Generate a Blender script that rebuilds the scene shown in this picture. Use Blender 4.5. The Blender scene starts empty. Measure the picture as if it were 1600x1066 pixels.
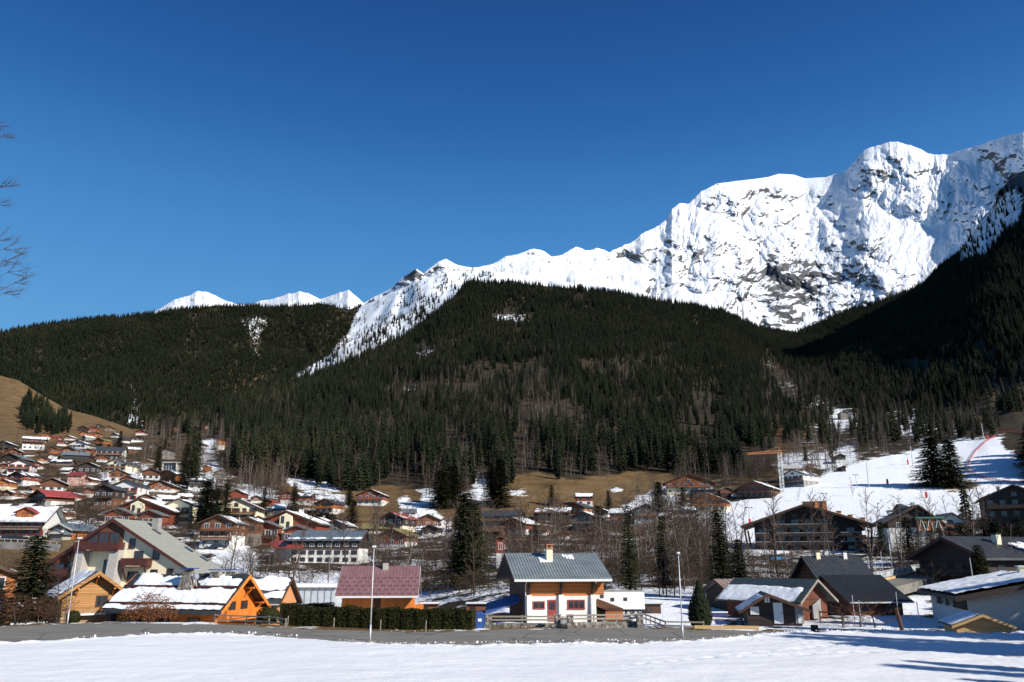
import bpy, math, random
import numpy as np
from mathutils import Vector, Matrix
R = math.radians
random.seed(7)
SC = bpy.context.scene
COL = SC.collection
F, TH, H = 1244.4, R(15.4), 5.8
CT, ST = math.cos(TH), math.sin(TH)
SUN_AZ, SUN_EL = 125.0, 30.0            # compass from +Y, degrees

# ---------- camera geometry of the photograph (1600 px wide frame) ----------
def ray(px, py):
    u = (px - 800.0) / F; v = (533.0 - py) / F
    return u, CT - v * ST, ST + v * CT
def P(px, py, Y):                        # world point seen at a pixel at distance Y
    x, y, z = ray(px, py)
    return Vector((x / y * Y, Y, H + z / y * Y))
def PZ(px, py, z):                       # world point seen at a pixel on the level z
    x, y, dz = ray(px, py)
    t = (z - H) / dz
    return Vector((x * t, y * t, z))
def mpp(Y): return Y * CT / F            # metres per photo pixel near the horizon

# ---------- numpy noise ----------
def vn(x, y, s=0):
    xi = np.floor(x); yi = np.floor(y); xf = x - xi; yf = y - yi
    def h(a, b):
        t = np.sin(a * 127.1 + b * 311.7 + s * 74.7) * 43758.5453
        return t - np.floor(t)
    u = xf * xf * (3 - 2 * xf); v = yf * yf * (3 - 2 * yf)
    return (h(xi, yi) * (1 - u) + h(xi + 1, yi) * u) * (1 - v) + (h(xi, yi + 1) * (1 - u) + h(xi + 1, yi + 1) * u) * v
def fbm(x, y, o=4, s=0, g=0.5):
    r = 0; a = 1; t = 0
    for i in range(o):
        r = r + a * vn(x, y, s + i * 3); t += a; a *= g; x = x * 2.03 + 5.1; y = y * 2.03 + 1.7
    return r / t * 2 - 1
def ridged(x, y, o=5, s=0, g=0.5):
    r = 0; a = 1; t = 0
    for i in range(o):
        n = 1 - np.abs(2 * vn(x, y, s + i * 3) - 1); r = r + a * n * n; t += a; a *= g; x = x * 2.07 + 3.3; y = y * 2.07 + 7.7
    return r / t
def inpoly(X, Y, poly):
    X = np.asarray(X, float); Y = np.asarray(Y, float)
    c = np.zeros(np.broadcast(X, Y).shape, bool); n = len(poly)
    for i in range(n):
        x1, y1 = poly[i]; x2, y2 = poly[(i + 1) % n]
        if y1 == y2: continue
        c ^= ((y1 > Y) != (y2 > Y)) & (X < (x2 - x1) * (Y - y1) / (y2 - y1) + x1)
    return c

# ---------- objects ----------
def tag(o, label=None, cat=None, group=None, kind=None):
    if label: o['label'] = label
    if cat: o['category'] = cat
    if group: o['group'] = group
    if kind: o['kind'] = kind
    return o
def empty(name, loc=(0, 0, 0), rz=0.0, label=None, cat=None, group=None):
    o = bpy.data.objects.new(name, None); COL.objects.link(o)
    o.location = loc; o.rotation_euler = (0, 0, rz); o.empty_display_size = 0.5
    return tag(o, label, cat, group)
def link(name, me, parent=None, loc=None, rz=None):
    o = bpy.data.objects.new(name, me); COL.objects.link(o)
    if parent is not None: o.parent = parent
    if loc is not None: o.location = loc
    if rz is not None: o.rotation_euler = (0, 0, rz)
    return o
def npmesh(name, V, Fq, mats, attrs=None, smooth=True, mi=None):
    me = bpy.data.meshes.new(name)
    V = np.asarray(V, np.float32); Fq = np.asarray(Fq, np.int32)
    me.vertices.add(len(V)); me.vertices.foreach_set('co', V.ravel())
    k = Fq.shape[1]
    me.loops.add(Fq.size); me.loops.foreach_set('vertex_index', Fq.ravel())
    me.polygons.add(len(Fq)); me.polygons.foreach_set('loop_start', np.arange(0, Fq.size, k, dtype=np.int32))
    if mi is not None: me.polygons.foreach_set('material_index', np.asarray(mi, np.int32))
    me.polygons.foreach_set('use_smooth', np.full(len(Fq), smooth))
    for m in (mats if isinstance(mats, (list, tuple)) else [mats]): me.materials.append(m)
    me.update(calc_edges=True)
    for n, a in (attrs or {}).items():
        at = me.attributes.new(n, 'FLOAT', 'POINT'); at.data.foreach_set('value', np.asarray(a, np.float32).ravel())
    return me
def gridfaces(nr, nc, keep=None):
    i = np.arange(nr - 1)[:, None] * nc + np.arange(nc - 1)[None, :]
    f = np.stack([i, i + 1, i + nc + 1, i + nc], -1).reshape(-1, 4)
    return f if keep is None else f[keep.reshape(-1)]

class MB:
    """collects shapes into one mesh"""
    def __init__(s): s.v = []; s.f = []; s.m = []
    def poly(s, pts, m=0):
        b = len(s.v); s.v += [tuple(p) for p in pts]; s.f.append(tuple(range(b, b + len(pts)))); s.m.append(m); return s
    def hexa(s, c, m=0):                 # 8 corners: bottom ring 0-3 ccw, top ring 4-7
        b = len(s.v); s.v += [tuple(p) for p in c]
        for q in ((3, 2, 1, 0), (4, 5, 6, 7), (0, 1, 5, 4), (1, 2, 6, 5), (2, 3, 7, 6), (3, 0, 4, 7)):
            s.f.append(tuple(b + i for i in q)); s.m.append(m)
        return s
    def box(s, x0, x1, y0, y1, z0, z1, m=0):
        return s.hexa([(x0, y0, z0), (x1, y0, z0), (x1, y1, z0), (x0, y1, z0), (x0, y0, z1), (x1, y0, z1), (x1, y1, z1), (x0, y1, z1)], m)
    def prism(s, pts, y0, y1, m=0):      # (x,z) outline ccw seen from -y
        n = len(pts); b = len(s.v)
        s.v += [(x, y0, z) for x, z in pts] + [(x, y1, z) for x, z in pts]
        s.f.append(tuple(b + i for i in range(n))); s.m.append(m)
        s.f.append(tuple(b + n + i for i in reversed(range(n)))); s.m.append(m)
        for i in range(n):
            j = (i + 1) % n; s.f.append((b + j, b + i, b + n + i, b + n + j)); s.m.append(m)
        return s
    def tube(s, p0, p1, r0, r1=None, n=6, m=0, cap=True):
        r1 = r0 if r1 is None else r1
        p0 = Vector(p0); p1 = Vector(p1); d = (p1 - p0)
        if d.length < 1e-6: return s
        d.normalize(); a = d.orthogonal().normalized(); c = d.cross(a); b = len(s.v)
        for p, r in ((p0, r0), (p1, r1)):
            for i in range(n):
                t = 2 * math.pi * i / n; s.v.append(tuple(p + (a * math.cos(t) + c * math.sin(t)) * r))
        for i in range(n):
            j = (i + 1) % n; s.f.append((b + i, b + j, b + n + j, b + n + i)); s.m.append(m)
        if cap: 
            s.f.append(tuple(b + i for i in reversed(range(n)))); s.m.append(m)
            s.f.append(tuple(b + n + i for i in range(n))); s.m.append(m)
        return s
    def bar(s, p0, p1, w, h, m=0):
        p0 = Vector(p0); p1 = Vector(p1); d = (p1 - p0).normalized()
        up = Vector((0, 0, 1)) if abs(d.z) < .95 else Vector((0, 1, 0))
        a = d.cross(up).normalized() * (w / 2); c = a.cross(d).normalized() * (h / 2)
        return s.hexa([p0 - a - c, p0 + a - c, p1 + a - c, p1 - a - c, p0 - a + c, p0 + a + c, p1 + a + c, p1 - a + c], m)
    def mesh(s, name, mats, smooth=False):
        me = bpy.data.meshes.new(name); me.from_pydata(s.v, [], s.f)
        for m in (mats if isinstance(mats, (list, tuple)) else [mats]): me.materials.append(m)
        me.polygons.foreach_set('material_index', s.m)
        if smooth: me.polygons.foreach_set('use_smooth', [True] * len(s.f))
        me.update(); return me
    def build(s, name, mats, parent=None, loc=None, rz=None, smooth=False):
        return link(name, s.mesh(name, mats, smooth), parent, loc, rz)

# ---------- materials ----------
def newmat(name):
    m = bpy.data.materials.new(name); m.use_nodes = True
    nt = m.node_tree; b = nt.nodes['Principled BSDF']; return m, nt, b
def N(nt, t, **k):
    n = nt.nodes.new(t)
    for a, v in k.items():
        if a.startswith('i_'): n.inputs[int(a[2:])].default_value = v
        else: setattr(n, a, v)
    return n
def noise_node(nt, vec, scale, detail=4, rough=.55):
    n = nt.nodes.new('ShaderNodeTexNoise'); n.inputs['Scale'].default_value = scale
    n.inputs['Detail'].default_value = detail; n.inputs['Roughness'].default_value = rough
    nt.links.new(vec, n.inputs['Vector']); return n.outputs['Fac']
def ramp(nt, fac, stops):
    r = nt.nodes.new('ShaderNodeValToRGB'); e = r.color_ramp.elements
    while len(e) < len(stops): e.new(.5)
    for i, (p, c) in enumerate(stops):
        e[i].position = p; e[i].color = (*(c if hasattr(c, '__len__') else (c, c, c)), 1)
    nt.links.new(fac, r.inputs[0]); return r.outputs[0]
def mix(nt, fac, a, b):
    m = nt.nodes.new('ShaderNodeMix'); m.data_type = 'RGBA'
    for s, v in ((0, fac), (6, a), (7, b)):
        if hasattr(v, 'is_linked') or hasattr(v, 'links'): nt.links.new(v, m.inputs[s])
        elif s: m.inputs[s].default_value = (*v, 1)
        else: m.inputs[0].default_value = v
    return m.outputs[2]
def mth(nt, op, a, b=None, c=None, clamp=False):
    m = nt.nodes.new('ShaderNodeMath'); m.operation = op; m.use_clamp = clamp
    for i, v in enumerate((a, b, c)):
        if v is None: continue
        if hasattr(v, 'links'): nt.links.new(v, m.inputs[i])
        else: m.inputs[i].default_value = v
    return m.outputs[0]
def smooth01(nt, v, a, b):
    m = nt.nodes.new('ShaderNodeMapRange'); m.interpolation_type = 'SMOOTHSTEP'
    nt.links.new(v, m.inputs[0]); m.inputs[1].default_value = a; m.inputs[2].default_value = b
    return m.outputs[0]
def bump(nt, b, h, strength, dist):
    n = nt.nodes.new('ShaderNodeBump'); n.inputs['Strength'].default_value = strength; n.inputs['Distance'].default_value = dist
    nt.links.new(h, n.inputs['Height']); nt.links.new(n.outputs[0], b.inputs['Normal'])
def attr(nt, name):
    a = nt.nodes.new('ShaderNodeAttribute'); a.attribute_name = name; return a.outputs['Fac']
def objco(nt): return nt.nodes.new('ShaderNodeTexCoord').outputs['Object']
def scaled(nt, vec, s):
    m = nt.nodes.new('ShaderNodeMapping'); m.inputs['Scale'].default_value = s; nt.links.new(vec, m.inputs['Vector']); return m.outputs[0]

def mottled(name, c1, c2, scale=1.5, rough=.8, bs=.15, bd=.03, rnd=0.0, stretch=(1, 1, 1), metal=0.0, spec=None):
    m, nt, b = newmat(name); co = scaled(nt, objco(nt), stretch)
    f = noise_node(nt, co, scale, 6, .65)
    c = ramp(nt, f, [(.3, c1), (.7, c2)])
    if rnd:
        oi = nt.nodes.new('ShaderNodeObjectInfo'); hs = nt.nodes.new('ShaderNodeHueSaturation')
        nt.links.new(mth(nt, 'MULTIPLY_ADD', oi.outputs['Random'], rnd, 1 - rnd / 2), hs.inputs['Value']); nt.links.new(c, hs.inputs['Color']); c = hs.outputs[0]
    nt.links.new(c, b.inputs['Base Color']); b.inputs['Roughness'].default_value = rough; b.inputs['Metallic'].default_value = metal
    if spec is not None: b.inputs['Specular IOR Level'].default_value = spec
    if bs: bump(nt, b, f, bs, bd)
    return m
def planks(name, c1, c2, h=.16, vert=False, rough=.75, aged=.35):
    m, nt, b = newmat(name); co = objco(nt)
    sep = nt.nodes.new('ShaderNodeSeparateXYZ'); nt.links.new(co, sep.inputs[0])
    a = mth(nt, 'ADD', sep.outputs[0], sep.outputs[1]) if vert else sep.outputs[2]
    t = mth(nt, 'DIVIDE', a, h); fr = mth(nt, 'FRACT', t); fl = mth(nt, 'FLOOR', t)
    wn = nt.nodes.new('ShaderNodeTexWhiteNoise'); wn.noise_dimensions = '1D'; nt.links.new(fl, wn.inputs['W'])
    g = noise_node(nt, scaled(nt, co, (12, 12, .7) if vert else (.7, .7, 12)), 1.2, 5, .7)
    big = noise_node(nt, co, .6, 3)
    f = mth(nt, 'ADD', mth(nt, 'MULTIPLY', wn.outputs[0], .4), mth(nt, 'ADD', mth(nt, 'MULTIPLY', g, .45), mth(nt, 'MULTIPLY', big, aged)))
    c = ramp(nt, f, [(.25, c1), (.85, c2)])
    edge = mth(nt, 'LESS_THAN', mth(nt, 'ABSOLUTE', mth(nt, 'SUBTRACT', fr, .5)), .44)
    dk = nt.nodes.new('ShaderNodeMix'); dk.data_type = 'RGBA'; nt.links.new(edge, dk.inputs[0]); nt.links.new(c, dk.inputs[7])
    dk.inputs[6].default_value = (c1[0] * .35, c1[1] * .35, c1[2] * .35, 1)
    nt.links.new(dk.outputs[2], b.inputs['Base Color']); b.inputs['Roughness'].default_value = rough
    bump(nt, b, edge, .5, .02); return m

M = {}
def snowmat():
    m, nt, b = newmat('snow'); co = objco(nt)
    f1 = noise_node(nt, co, .35, 6, .6); f2 = noise_node(nt, co, 5, 4, .6)
    nt.links.new(ramp(nt, f1, [(.3, (.80, .82, .84)), (.7, (.86, .87, .88))]), b.inputs['Base Color'])
    b.inputs['Roughness'].default_value = .65; b.inputs['Specular IOR Level'].default_value = .25
    bump(nt, b, mth(nt, 'ADD', mth(nt, 'MULTIPLY', f1, 2.0), mth(nt, 'MULTIPLY', f2, .15)), .35, .25); return m
M['snow'] = snowmat()
M['white'] = mottled('white_plaster', (.60, .58, .54), (.76, .74, .70), 2.2, .85, .2, .01)
M['cream'] = mottled('cream_plaster', (.76, .66, .44), (.84, .76, .55), 1.2, .85, .15, .01)
M['pink'] = mottled('pink_plaster', (.5, .25, .2), (.62, .36, .3), 2, .85)
M['greyw'] = mottled('grey_render', (.22, .21, .20), (.36, .35, .33), 1.2, .9, .25, .02)
M['concrete'] = mottled('concrete', (.34, .31, .28), (.46, .43, .39), 2.5, .9, .3, .02)
m, nt, b = newmat('stone'); co = objco(nt); vo = nt.nodes.new('ShaderNodeTexVoronoi'); vo.inputs['Scale'].default_value = 3.6; nt.links.new(co, vo.inputs['Vector'])
vd = nt.nodes.new('ShaderNodeTexVoronoi'); vd.feature = 'DISTANCE_TO_EDGE'; vd.inputs['Scale'].default_value = 3.6; nt.links.new(co, vd.inputs['Vector'])
sp_ = nt.nodes.new('ShaderNodeSeparateColor'); nt.links.new(vo.outputs['Color'], sp_.inputs[0]); c = ramp(nt, sp_.outputs[0], [(.0, (.11, .09, .075)), (.5, (.24, .21, .18)), (1, (.42, .38, .32))])
nt.links.new(mix(nt, smooth01(nt, vd.outputs['Distance'], .02, .08), (.05, .045, .04), c), b.inputs['Base Color']); b.inputs['Roughness'].default_value = .9; bump(nt, b, vd.outputs['Distance'], .8, .06); M['stone'] = m
M['brown'] = planks('brown_wood', (.075, .028, .014), (.21, .085, .040), .22)
M['orange'] = planks('orange_wood', (.24, .070, .018), (.50, .17, .045), .20)
M['orange2'] = planks('varnished_orange_wood', (.40, .11, .025), (.70, .24, .06), .20)
M['ochre'] = planks('ochre_wood', (.26, .12, .035), (.52, .26, .085), .18)
M['red'] = planks('red_wood', (.14, .028, .014), (.30, .070, .032), .22)
M['brown2'] = planks('honey_brown_wood', (.12, .038, .014), (.33, .11, .036), .2)
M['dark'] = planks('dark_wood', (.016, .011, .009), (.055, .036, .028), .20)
M['greywood'] = planks('grey_wood', (.10, .085, .07), (.24, .20, .17), .2)
M['vorange'] = planks('bright_vertical_boards', (.60, .15, .016), (.85, .27, .035), .18, True, .6, .2)
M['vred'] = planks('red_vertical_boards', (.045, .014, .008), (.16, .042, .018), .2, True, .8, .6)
M['palewood'] = planks('pale_new_wood', (.55, .33, .13), (.72, .47, .22), .15, False, .7, .15)
M['oldwood'] = planks('weathered_rails', (.20, .17, .13), (.36, .31, .25), .12, False, .9, .3)
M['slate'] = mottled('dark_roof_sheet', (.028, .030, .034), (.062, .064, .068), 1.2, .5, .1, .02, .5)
M['greyroof'] = mottled('grey_roof_sheet', (.10, .11, .115), (.18, .19, .195), .8, .5, .1, .02, .3)
M['bluegrey'] = mottled('blue_grey_roof', (.10, .13, .15), (.17, .20, .22), .8, .45, .1, .02, .3)
M['redroof'] = mottled('red_roof_sheet', (.22, .035, .03), (.32, .06, .045), .8, .5, .1, .02, .4)
M['brownroof'] = mottled('brown_roof_shingle', (.09, .045, .025), (.18, .095, .05), 2, .8, .2, .03, .2)
M['olive'] = mottled('mossy_roof', (.13, .12, .04), (.24, .20, .07), 1.5, .9, .2, .03)
M['frost'] = mottled('thin_snow_roof', (.30, .32, .34), (.72, .74, .77), 1.8, .7, .1, .03, .2)
M['timber'] = mottled('dark_beam', (.05, .022, .012), (.10, .045, .024), 3, .7, .1, .01)
M['obeam'] = mottled('orange_beam', (.55, .16, .02), (.75, .26, .05), 3, .6, .1, .01)
M['glass'] = mottled('window_glass', (.015, .018, .022), (.05, .055, .06), .6, .08, 0, spec=.8)
M['wframe'] = mottled('white_paint', (.62, .62, .6), (.75, .75, .73), 3, .5, 0)
M['bframe'] = mottled('brown_frame', (.045, .02, .013), (.09, .035, .02), 3, .6, 0)
M['rframe'] = mottled('red_frame', (.22, .022, .014), (.32, .04, .025), 3, .5, 0)
M['curtain'] = mottled('pale_shutter', (.50, .50, .47), (.70, .70, .66), 4, .7, 0)
M['black'] = mottled('black_plastic', (.012, .012, .012), (.03, .03, .03), 4, .5, 0)
M['steel'] = mottled('galvanised_steel', (.45, .46, .47), (.62, .63, .64), 6, .45, 0, metal=.3)
M['bluepaint'] = mottled('blue_plastic', (.02, .06, .22), (.03, .09, .30), 3, .4, 0)
M['tarp'] = mottled('blue_tarpaulin', (.05, .09, .25), (.08, .13, .34), 3, .5, .4, .05)
M['redpaint'] = mottled('red_padding', (.6, .03, .02), (.75, .06, .04), 3, .5, 0)
M['oyellow'] = mottled('orange_crane_paint', (.36, .12, .03), (.48, .18, .05), 3, .5, 0)
# ---------- terrain tables ----------
PX0, PX1, DP = -420, 2020, 4
CX = np.arange(PX0, PX1 + 1, DP).astype(float)
def zg(px): return np.interp(px, [660, 790], [-2.0, -0.12])
def planeY(px, py, z):
    v = (533.0 - py) / F; dy = CT - v * ST; dz = ST + v * CT
    return dy * (z - H) / dz
cols = [-420, 0, 100, 200, 330, 450, 560, 700, 850, 1000, 1150, 1240, 1350, 1450, 1550, 1700, 2020]
LEV = [  # (py, Y) per column, level 2 .. crest
 [(905,150),(890,170),(890,170),(885,180),(880,190),(885,190),(890,190),(890,190),(890,180),(890,180),(885,180),(882,195),(885,180),(890,165),(900,150),(905,145),(915,140)],
 [(830,235),(820,250),(825,250),(830,260),(830,270),(840,270),(850,270),(850,270),(850,280),(850,280),(842,270),(836,280),(832,270),(834,250),(835,230),(835,220),(840,200)],
 [(780,320),(765,340),(770,340),(770,350),(775,370),(785,370),(795,370),(800,370),(805,370),(800,380),(775,400),(760,400),(757,390),(762,370),(775,330),(775,320),(780,300)],
 [(720,470),(705,500),(710,500),(715,520),(730,500),(755,450),(765,440),(760,440),(755,450),(745,480),(735,500),(710,530),(700,520),(700,490),(690,470),(690,440),(690,400)],
 [(660,700),(665,720),(668,750),(680,740),(690,620),(700,600),(700,590),(690,600),(680,620),(670,660),(650,760),(640,850),(640,800),(640,720),(640,620),(640,580),(620,520)],
 [(600,850),(625,860),(650,880),(671,800),(665,760),(640,850),(610,900),(570,1000),(560,1000),(570,1050),(580,1200),(580,1400),(550,1250),(520,1050),(470,880),(430,780),(350,700)],
 [(0,1000),(0,1000),(0,950),(0,880),(0,880),(0,1250),(0,1500),(0,1800),(0,1800),(0,1800),(0,1950),(0,2500),(0,2150),(0,1900),(0,1500),(0,1250),(0,1000)],
]
CREST = [(-420,520),(-200,548),(0,584),(30,592),(55,607),(100,634),(140,645),(180,658),(205,667),(260,668),(300,655),(340,637),(400,606),(450,588),(500,560),(540,534),(580,514),(620,496),(660,475),(690,456),(715,444),(740,437),(800,440),(850,443),(880,446),(930,452),(960,455),(1020,466),(1080,474),(1130,484),(1180,508),(1210,514),(1240,519),(1270,508),(1300,494),(1340,480),(1380,466),(1420,455),(1445,442),(1465,420),(1480,404),(1500,388),(1530,344),(1545,330),(1555,312),(1565,292),(1580,274),(1600,262),(1640,240),(1700,200),(1800,140),(2020,60)]
def gsm(a, k):
    if k < 1: return a
    w = np.exp(-np.arange(-3 * k, 3 * k + 1) ** 2 / (2.0 * k * k)); w /= w.sum()
    return np.convolve(np.pad(a, 3 * k, mode='edge'), w, 'valid')
crest = np.interp(CX, *zip(*CREST))
crest = crest + 3.5 + 1.2 * fbm(CX / 9, CX * 0, 3, 5)
rockz = np.clip((CX - 1480) / 60, 0, 1)
crest += rockz * 7 * fbm(CX / 22, CX * 0 + 3, 4, 9)
lp = [np.full_like(CX, 958.0)]; ly = [np.log(planeY(CX, lp[0], zg(CX)))]
for L in LEV:
    lp.append(gsm(np.interp(CX, cols, [a for a, b in L]), 8)); ly.append(gsm(np.log(np.interp(CX, cols, [b for a, b in L])), 8))
lp[-1] = crest
lp = np.array(lp); ly = np.array(ly)
for k in range(len(lp) - 2, 0, -1):
    lp[k] = np.maximum(lp[k], lp[k + 1] + 6)
rows_lv = np.concatenate([np.linspace(i, i + 1, n, endpoint=False) for i, n in enumerate([22, 20, 20, 20, 22, 40, 70])] + [[7.0]])
PYT = np.array([np.interp(rows_lv, np.arange(8), lp[:, c]) for c in range(len(CX))]).T
LYT = np.array([np.interp(rows_lv, np.arange(8), ly[:, c]) for c in range(len(CX))]).T
for c in range(len(CX)): LYT[:, c] = gsm(LYT[:, c], 4)
LYT[0] = ly[0]
CXg = np.broadcast_to(CX, PYT.shape)
amp = np.interp(PYT, [420, 660, 720, 800], [.055, .04, .012, .002])
amp = np.where((CXg < 320) & (PYT > 560), amp * .4, amp)
nz = ridged(CXg / 150 + fbm(CXg / 90, PYT / 90, 2, 3) * .5, PYT / 210, 5, 21) - .45
LYT = LYT + nz * amp * 1.3 + rockz[None, :] * np.clip((430 - PYT) / 60, 0, 1) * .05 * (ridged(CXg / 30, PYT / 34, 4, 40) - .4)
for r in range(1, LYT.shape[0]): LYT[r] = np.maximum(LYT[r], LYT[r - 1] + 1e-4)
YT = np.exp(LYT)
YT = np.maximum(YT, YT[0] + 0.0)
def D(px, py):                           # distance of the hillside at a pixel
    c = (px - PX0) / DP; i = int(min(max(c, 0), len(CX) - 2)); t = c - i
    a = np.interp(-py, -PYT[:, i], YT[:, i]); b = np.interp(-py, -PYT[:, i + 1], YT[:, i + 1])
    return float(a * (1 - t) + b * t)
def G(px, py):
    Y = D(px, py)
    if py > 958: return PZ(px, py, float(zg(px)))
    return P(px, py, Y)
def world(PX, PY, YY):
    u = (PX - 800.0) / F; v = (533.0 - PY) / F; dy = CT - v * ST; dz = ST + v * CT
    return np.stack([u / dy * YY, YY, H + dz / dy * YY], -1)

# ---------- ground cover fields ----------
def sm_mask(PX, PY, poly, val=1.0, wob=4.0, s=0):
    wx = PX + wob * fbm(PX / 12, PY / 12, 3, s + 50); wy = PY + wob * fbm(PX / 12, PY / 12, 3, s + 60)
    return inpoly(wx, wy, poly) * val
FOREST = [(300,662),(345,632),(400,600),(450,584),(540,530),(620,495),(700,450),(760,432),(880,440),(1020,458),(1180,500),(1240,510),(1350,468),(1450,435),(1500,400),(1540,350),(1560,330),(1600,310),(1700,270),(1760,250),(1760,560),(1640,640),(1560,650),(1540,684),(1480,690),(1400,702),(1340,702),(1300,690),(1255,690),(1200,722),(1150,742),(1050,744),(1000,738),(960,750),(880,752),(840,742),(800,748),(790,775),(745,782),(720,765),(690,768),(650,756),(600,758),(560,772),(500,760),(440,748),(400,752),(355,740),(345,690)]
SPARSE = [(1185,560),(1235,585),(1330,640),(1420,630),(1500,660),(1560,655),(1560,690),(1500,690),(1400,704),(1330,725),(1260,745),(1215,735),(1240,690),(1250,650),(1190,600)]
SNOWP = [
 ([(440,604),(470,578),(520,548),(545,528),(600,500),(650,474),(700,440),(740,420),(716,458),(670,500),(630,528),(575,556),(510,585),(455,604)], 1.0),
 ([(165,737),(215,722),(236,735),(228,752),(205,768),(175,756),(150,752)], .8),
 ([(298,690),(345,684),(352,735),(350,765),(292,768),(282,742),(300,715)], .62),
 ([(365,762),(430,762),(436,780),(375,780)], .75), ([(440,752),(470,742),(510,748),(548,776),(545,800),(500,793),(470,772)], .66),
 ([(612,782),(632,768),(648,782),(690,800),(694,828),(665,832),(640,822),(628,800)], .80), ([(652,762),(682,760),(690,790),(662,788)], .8),
 ([(735,745),(768,745),(772,790),(745,795),(732,780)], .6), ([(790,768),(822,760),(830,772),(800,778)], .7),
 ([(955,762),(975,756),(975,770),(958,774)], .8), ([(968,800),(985,782),(1010,770),(1032,755),(1060,775),(1040,800),(990,806)], .85),
 ([(1095,805),(1120,800),(1150,787),(1200,772),(1270,755),(1330,730),(1400,710),(1480,694),(1550,680),(1760,660),(1760,800),(1560,800),(1500,808),(1440,812),(1400,815),(1200,862),(1150,868),(1110,850)], 1.0),
 (SPARSE, .33), ([(1300,640),(1330,640),(1335,668),(1300,672)], .8), ([(1268,712),(1330,695),(1345,730),(1290,745)], .7), ([(1205,725),(1240,700),(1262,712),(1250,740),(1210,745)], .6),
 ([(1185,545),(1200,545),(1245,610),(1240,640),(1220,620)], .36), ([(610,600),(700,600),(720,610),(650,622),(600,612)], .5), ([(760,488),(835,490),(830,505),(770,506)], .55), ([(640,545),(680,540),(680,560),(650,565)], .45),
 ([(330,870),(380,850),(400,880),(395,905),(345,905)], .85), ([(470,895),(620,890),(620,940),(430,940),(430,905)], .8), ([(995,925),(1080,930),(1130,945),(1130,985),(990,985)], .9),
 ([(1360,905),(1440,900),(1445,985),(1360,985)], .75), ([(1480,330),(1530,345),(1570,300),(1600,290),(1600,340),(1540,400),(1500,420)], .62), ([(1440,420),(1480,410),(1470,470),(1445,470)], .45), ([(1385,670),(1440,640),(1470,660),(1440,690)], .6)]
GRASSP = [([(-420,500),(0,580),(60,602),(100,630),(210,662),(212,676),(150,680),(60,690),(-420,700)], 1.0),
 ([(430,752),(560,768),(600,756),(700,788),(760,770),(800,742),(850,738),(880,750),(960,742),(1000,736),(1060,742),(1030,768),(985,784),(930,800),(800,812),(700,815),(600,828),(520,812)], .95),
 ([(1200,690),(1235,650),(1290,690),(1270,745),(1215,745)], .7), ([(-420,845),(120,845),(130,900),(-420,960)], .9), ([(1455,752),(1520,750),(1545,757),(1480,772)], 1.0), ([(350,865),(400,868),(390,890),(350,885)], .8)]
snow = np.interp(PYT, [690, 760, 850, 900, 960], [.10, .34, .42, .45, .5]) * (CXg * 0 + 1)
snow = np.where((PYT < 690) | sm_mask(CXg, PYT, FOREST).astype(bool), .05, snow)
grass = np.where((PYT > 670), .45, .0) * (CXg * 0 + 1)
grass = np.where(sm_mask(CXg, PYT, FOREST).astype(bool), .0, grass)
for i, (p, v) in enumerate(GRASSP):
    k = sm_mask(CXg, PYT, p, 1, 5, i).astype(bool); grass = np.where(k, v, grass); snow = np.where(k, .06 if v > .85 else snow, snow)
for i, (p, v) in enumerate(SNOWP):
    k = sm_mask(CXg, PYT, p, 1, 5 if v < 1 else 2.5, i + 20).astype(bool); snow = np.where(k, v, snow)
mound = sm_mask(CXg, PYT, [(1563,688),(1580,679),(1640,676),(1800,676),(1800,730),(1600,716),(1572,706)], 1, 1.5)
snow = np.where(mound > 0, .0, snow); grass = np.where(mound > 0, .2, grass)
gtest = sm_mask(CXg, PYT, [(1455,752),(1520,750),(1545,757),(1480,772)], 1, 2).astype(bool); snow = np.where(gtest, .1, snow); grass = np.where(gtest, 1, grass)
rocka = rockz[None, :] * np.clip((440 - PYT) / 60, 0, 1) * np.clip((PYT - crest[None, :]) / 10 + .4, 0, 1)

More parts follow.
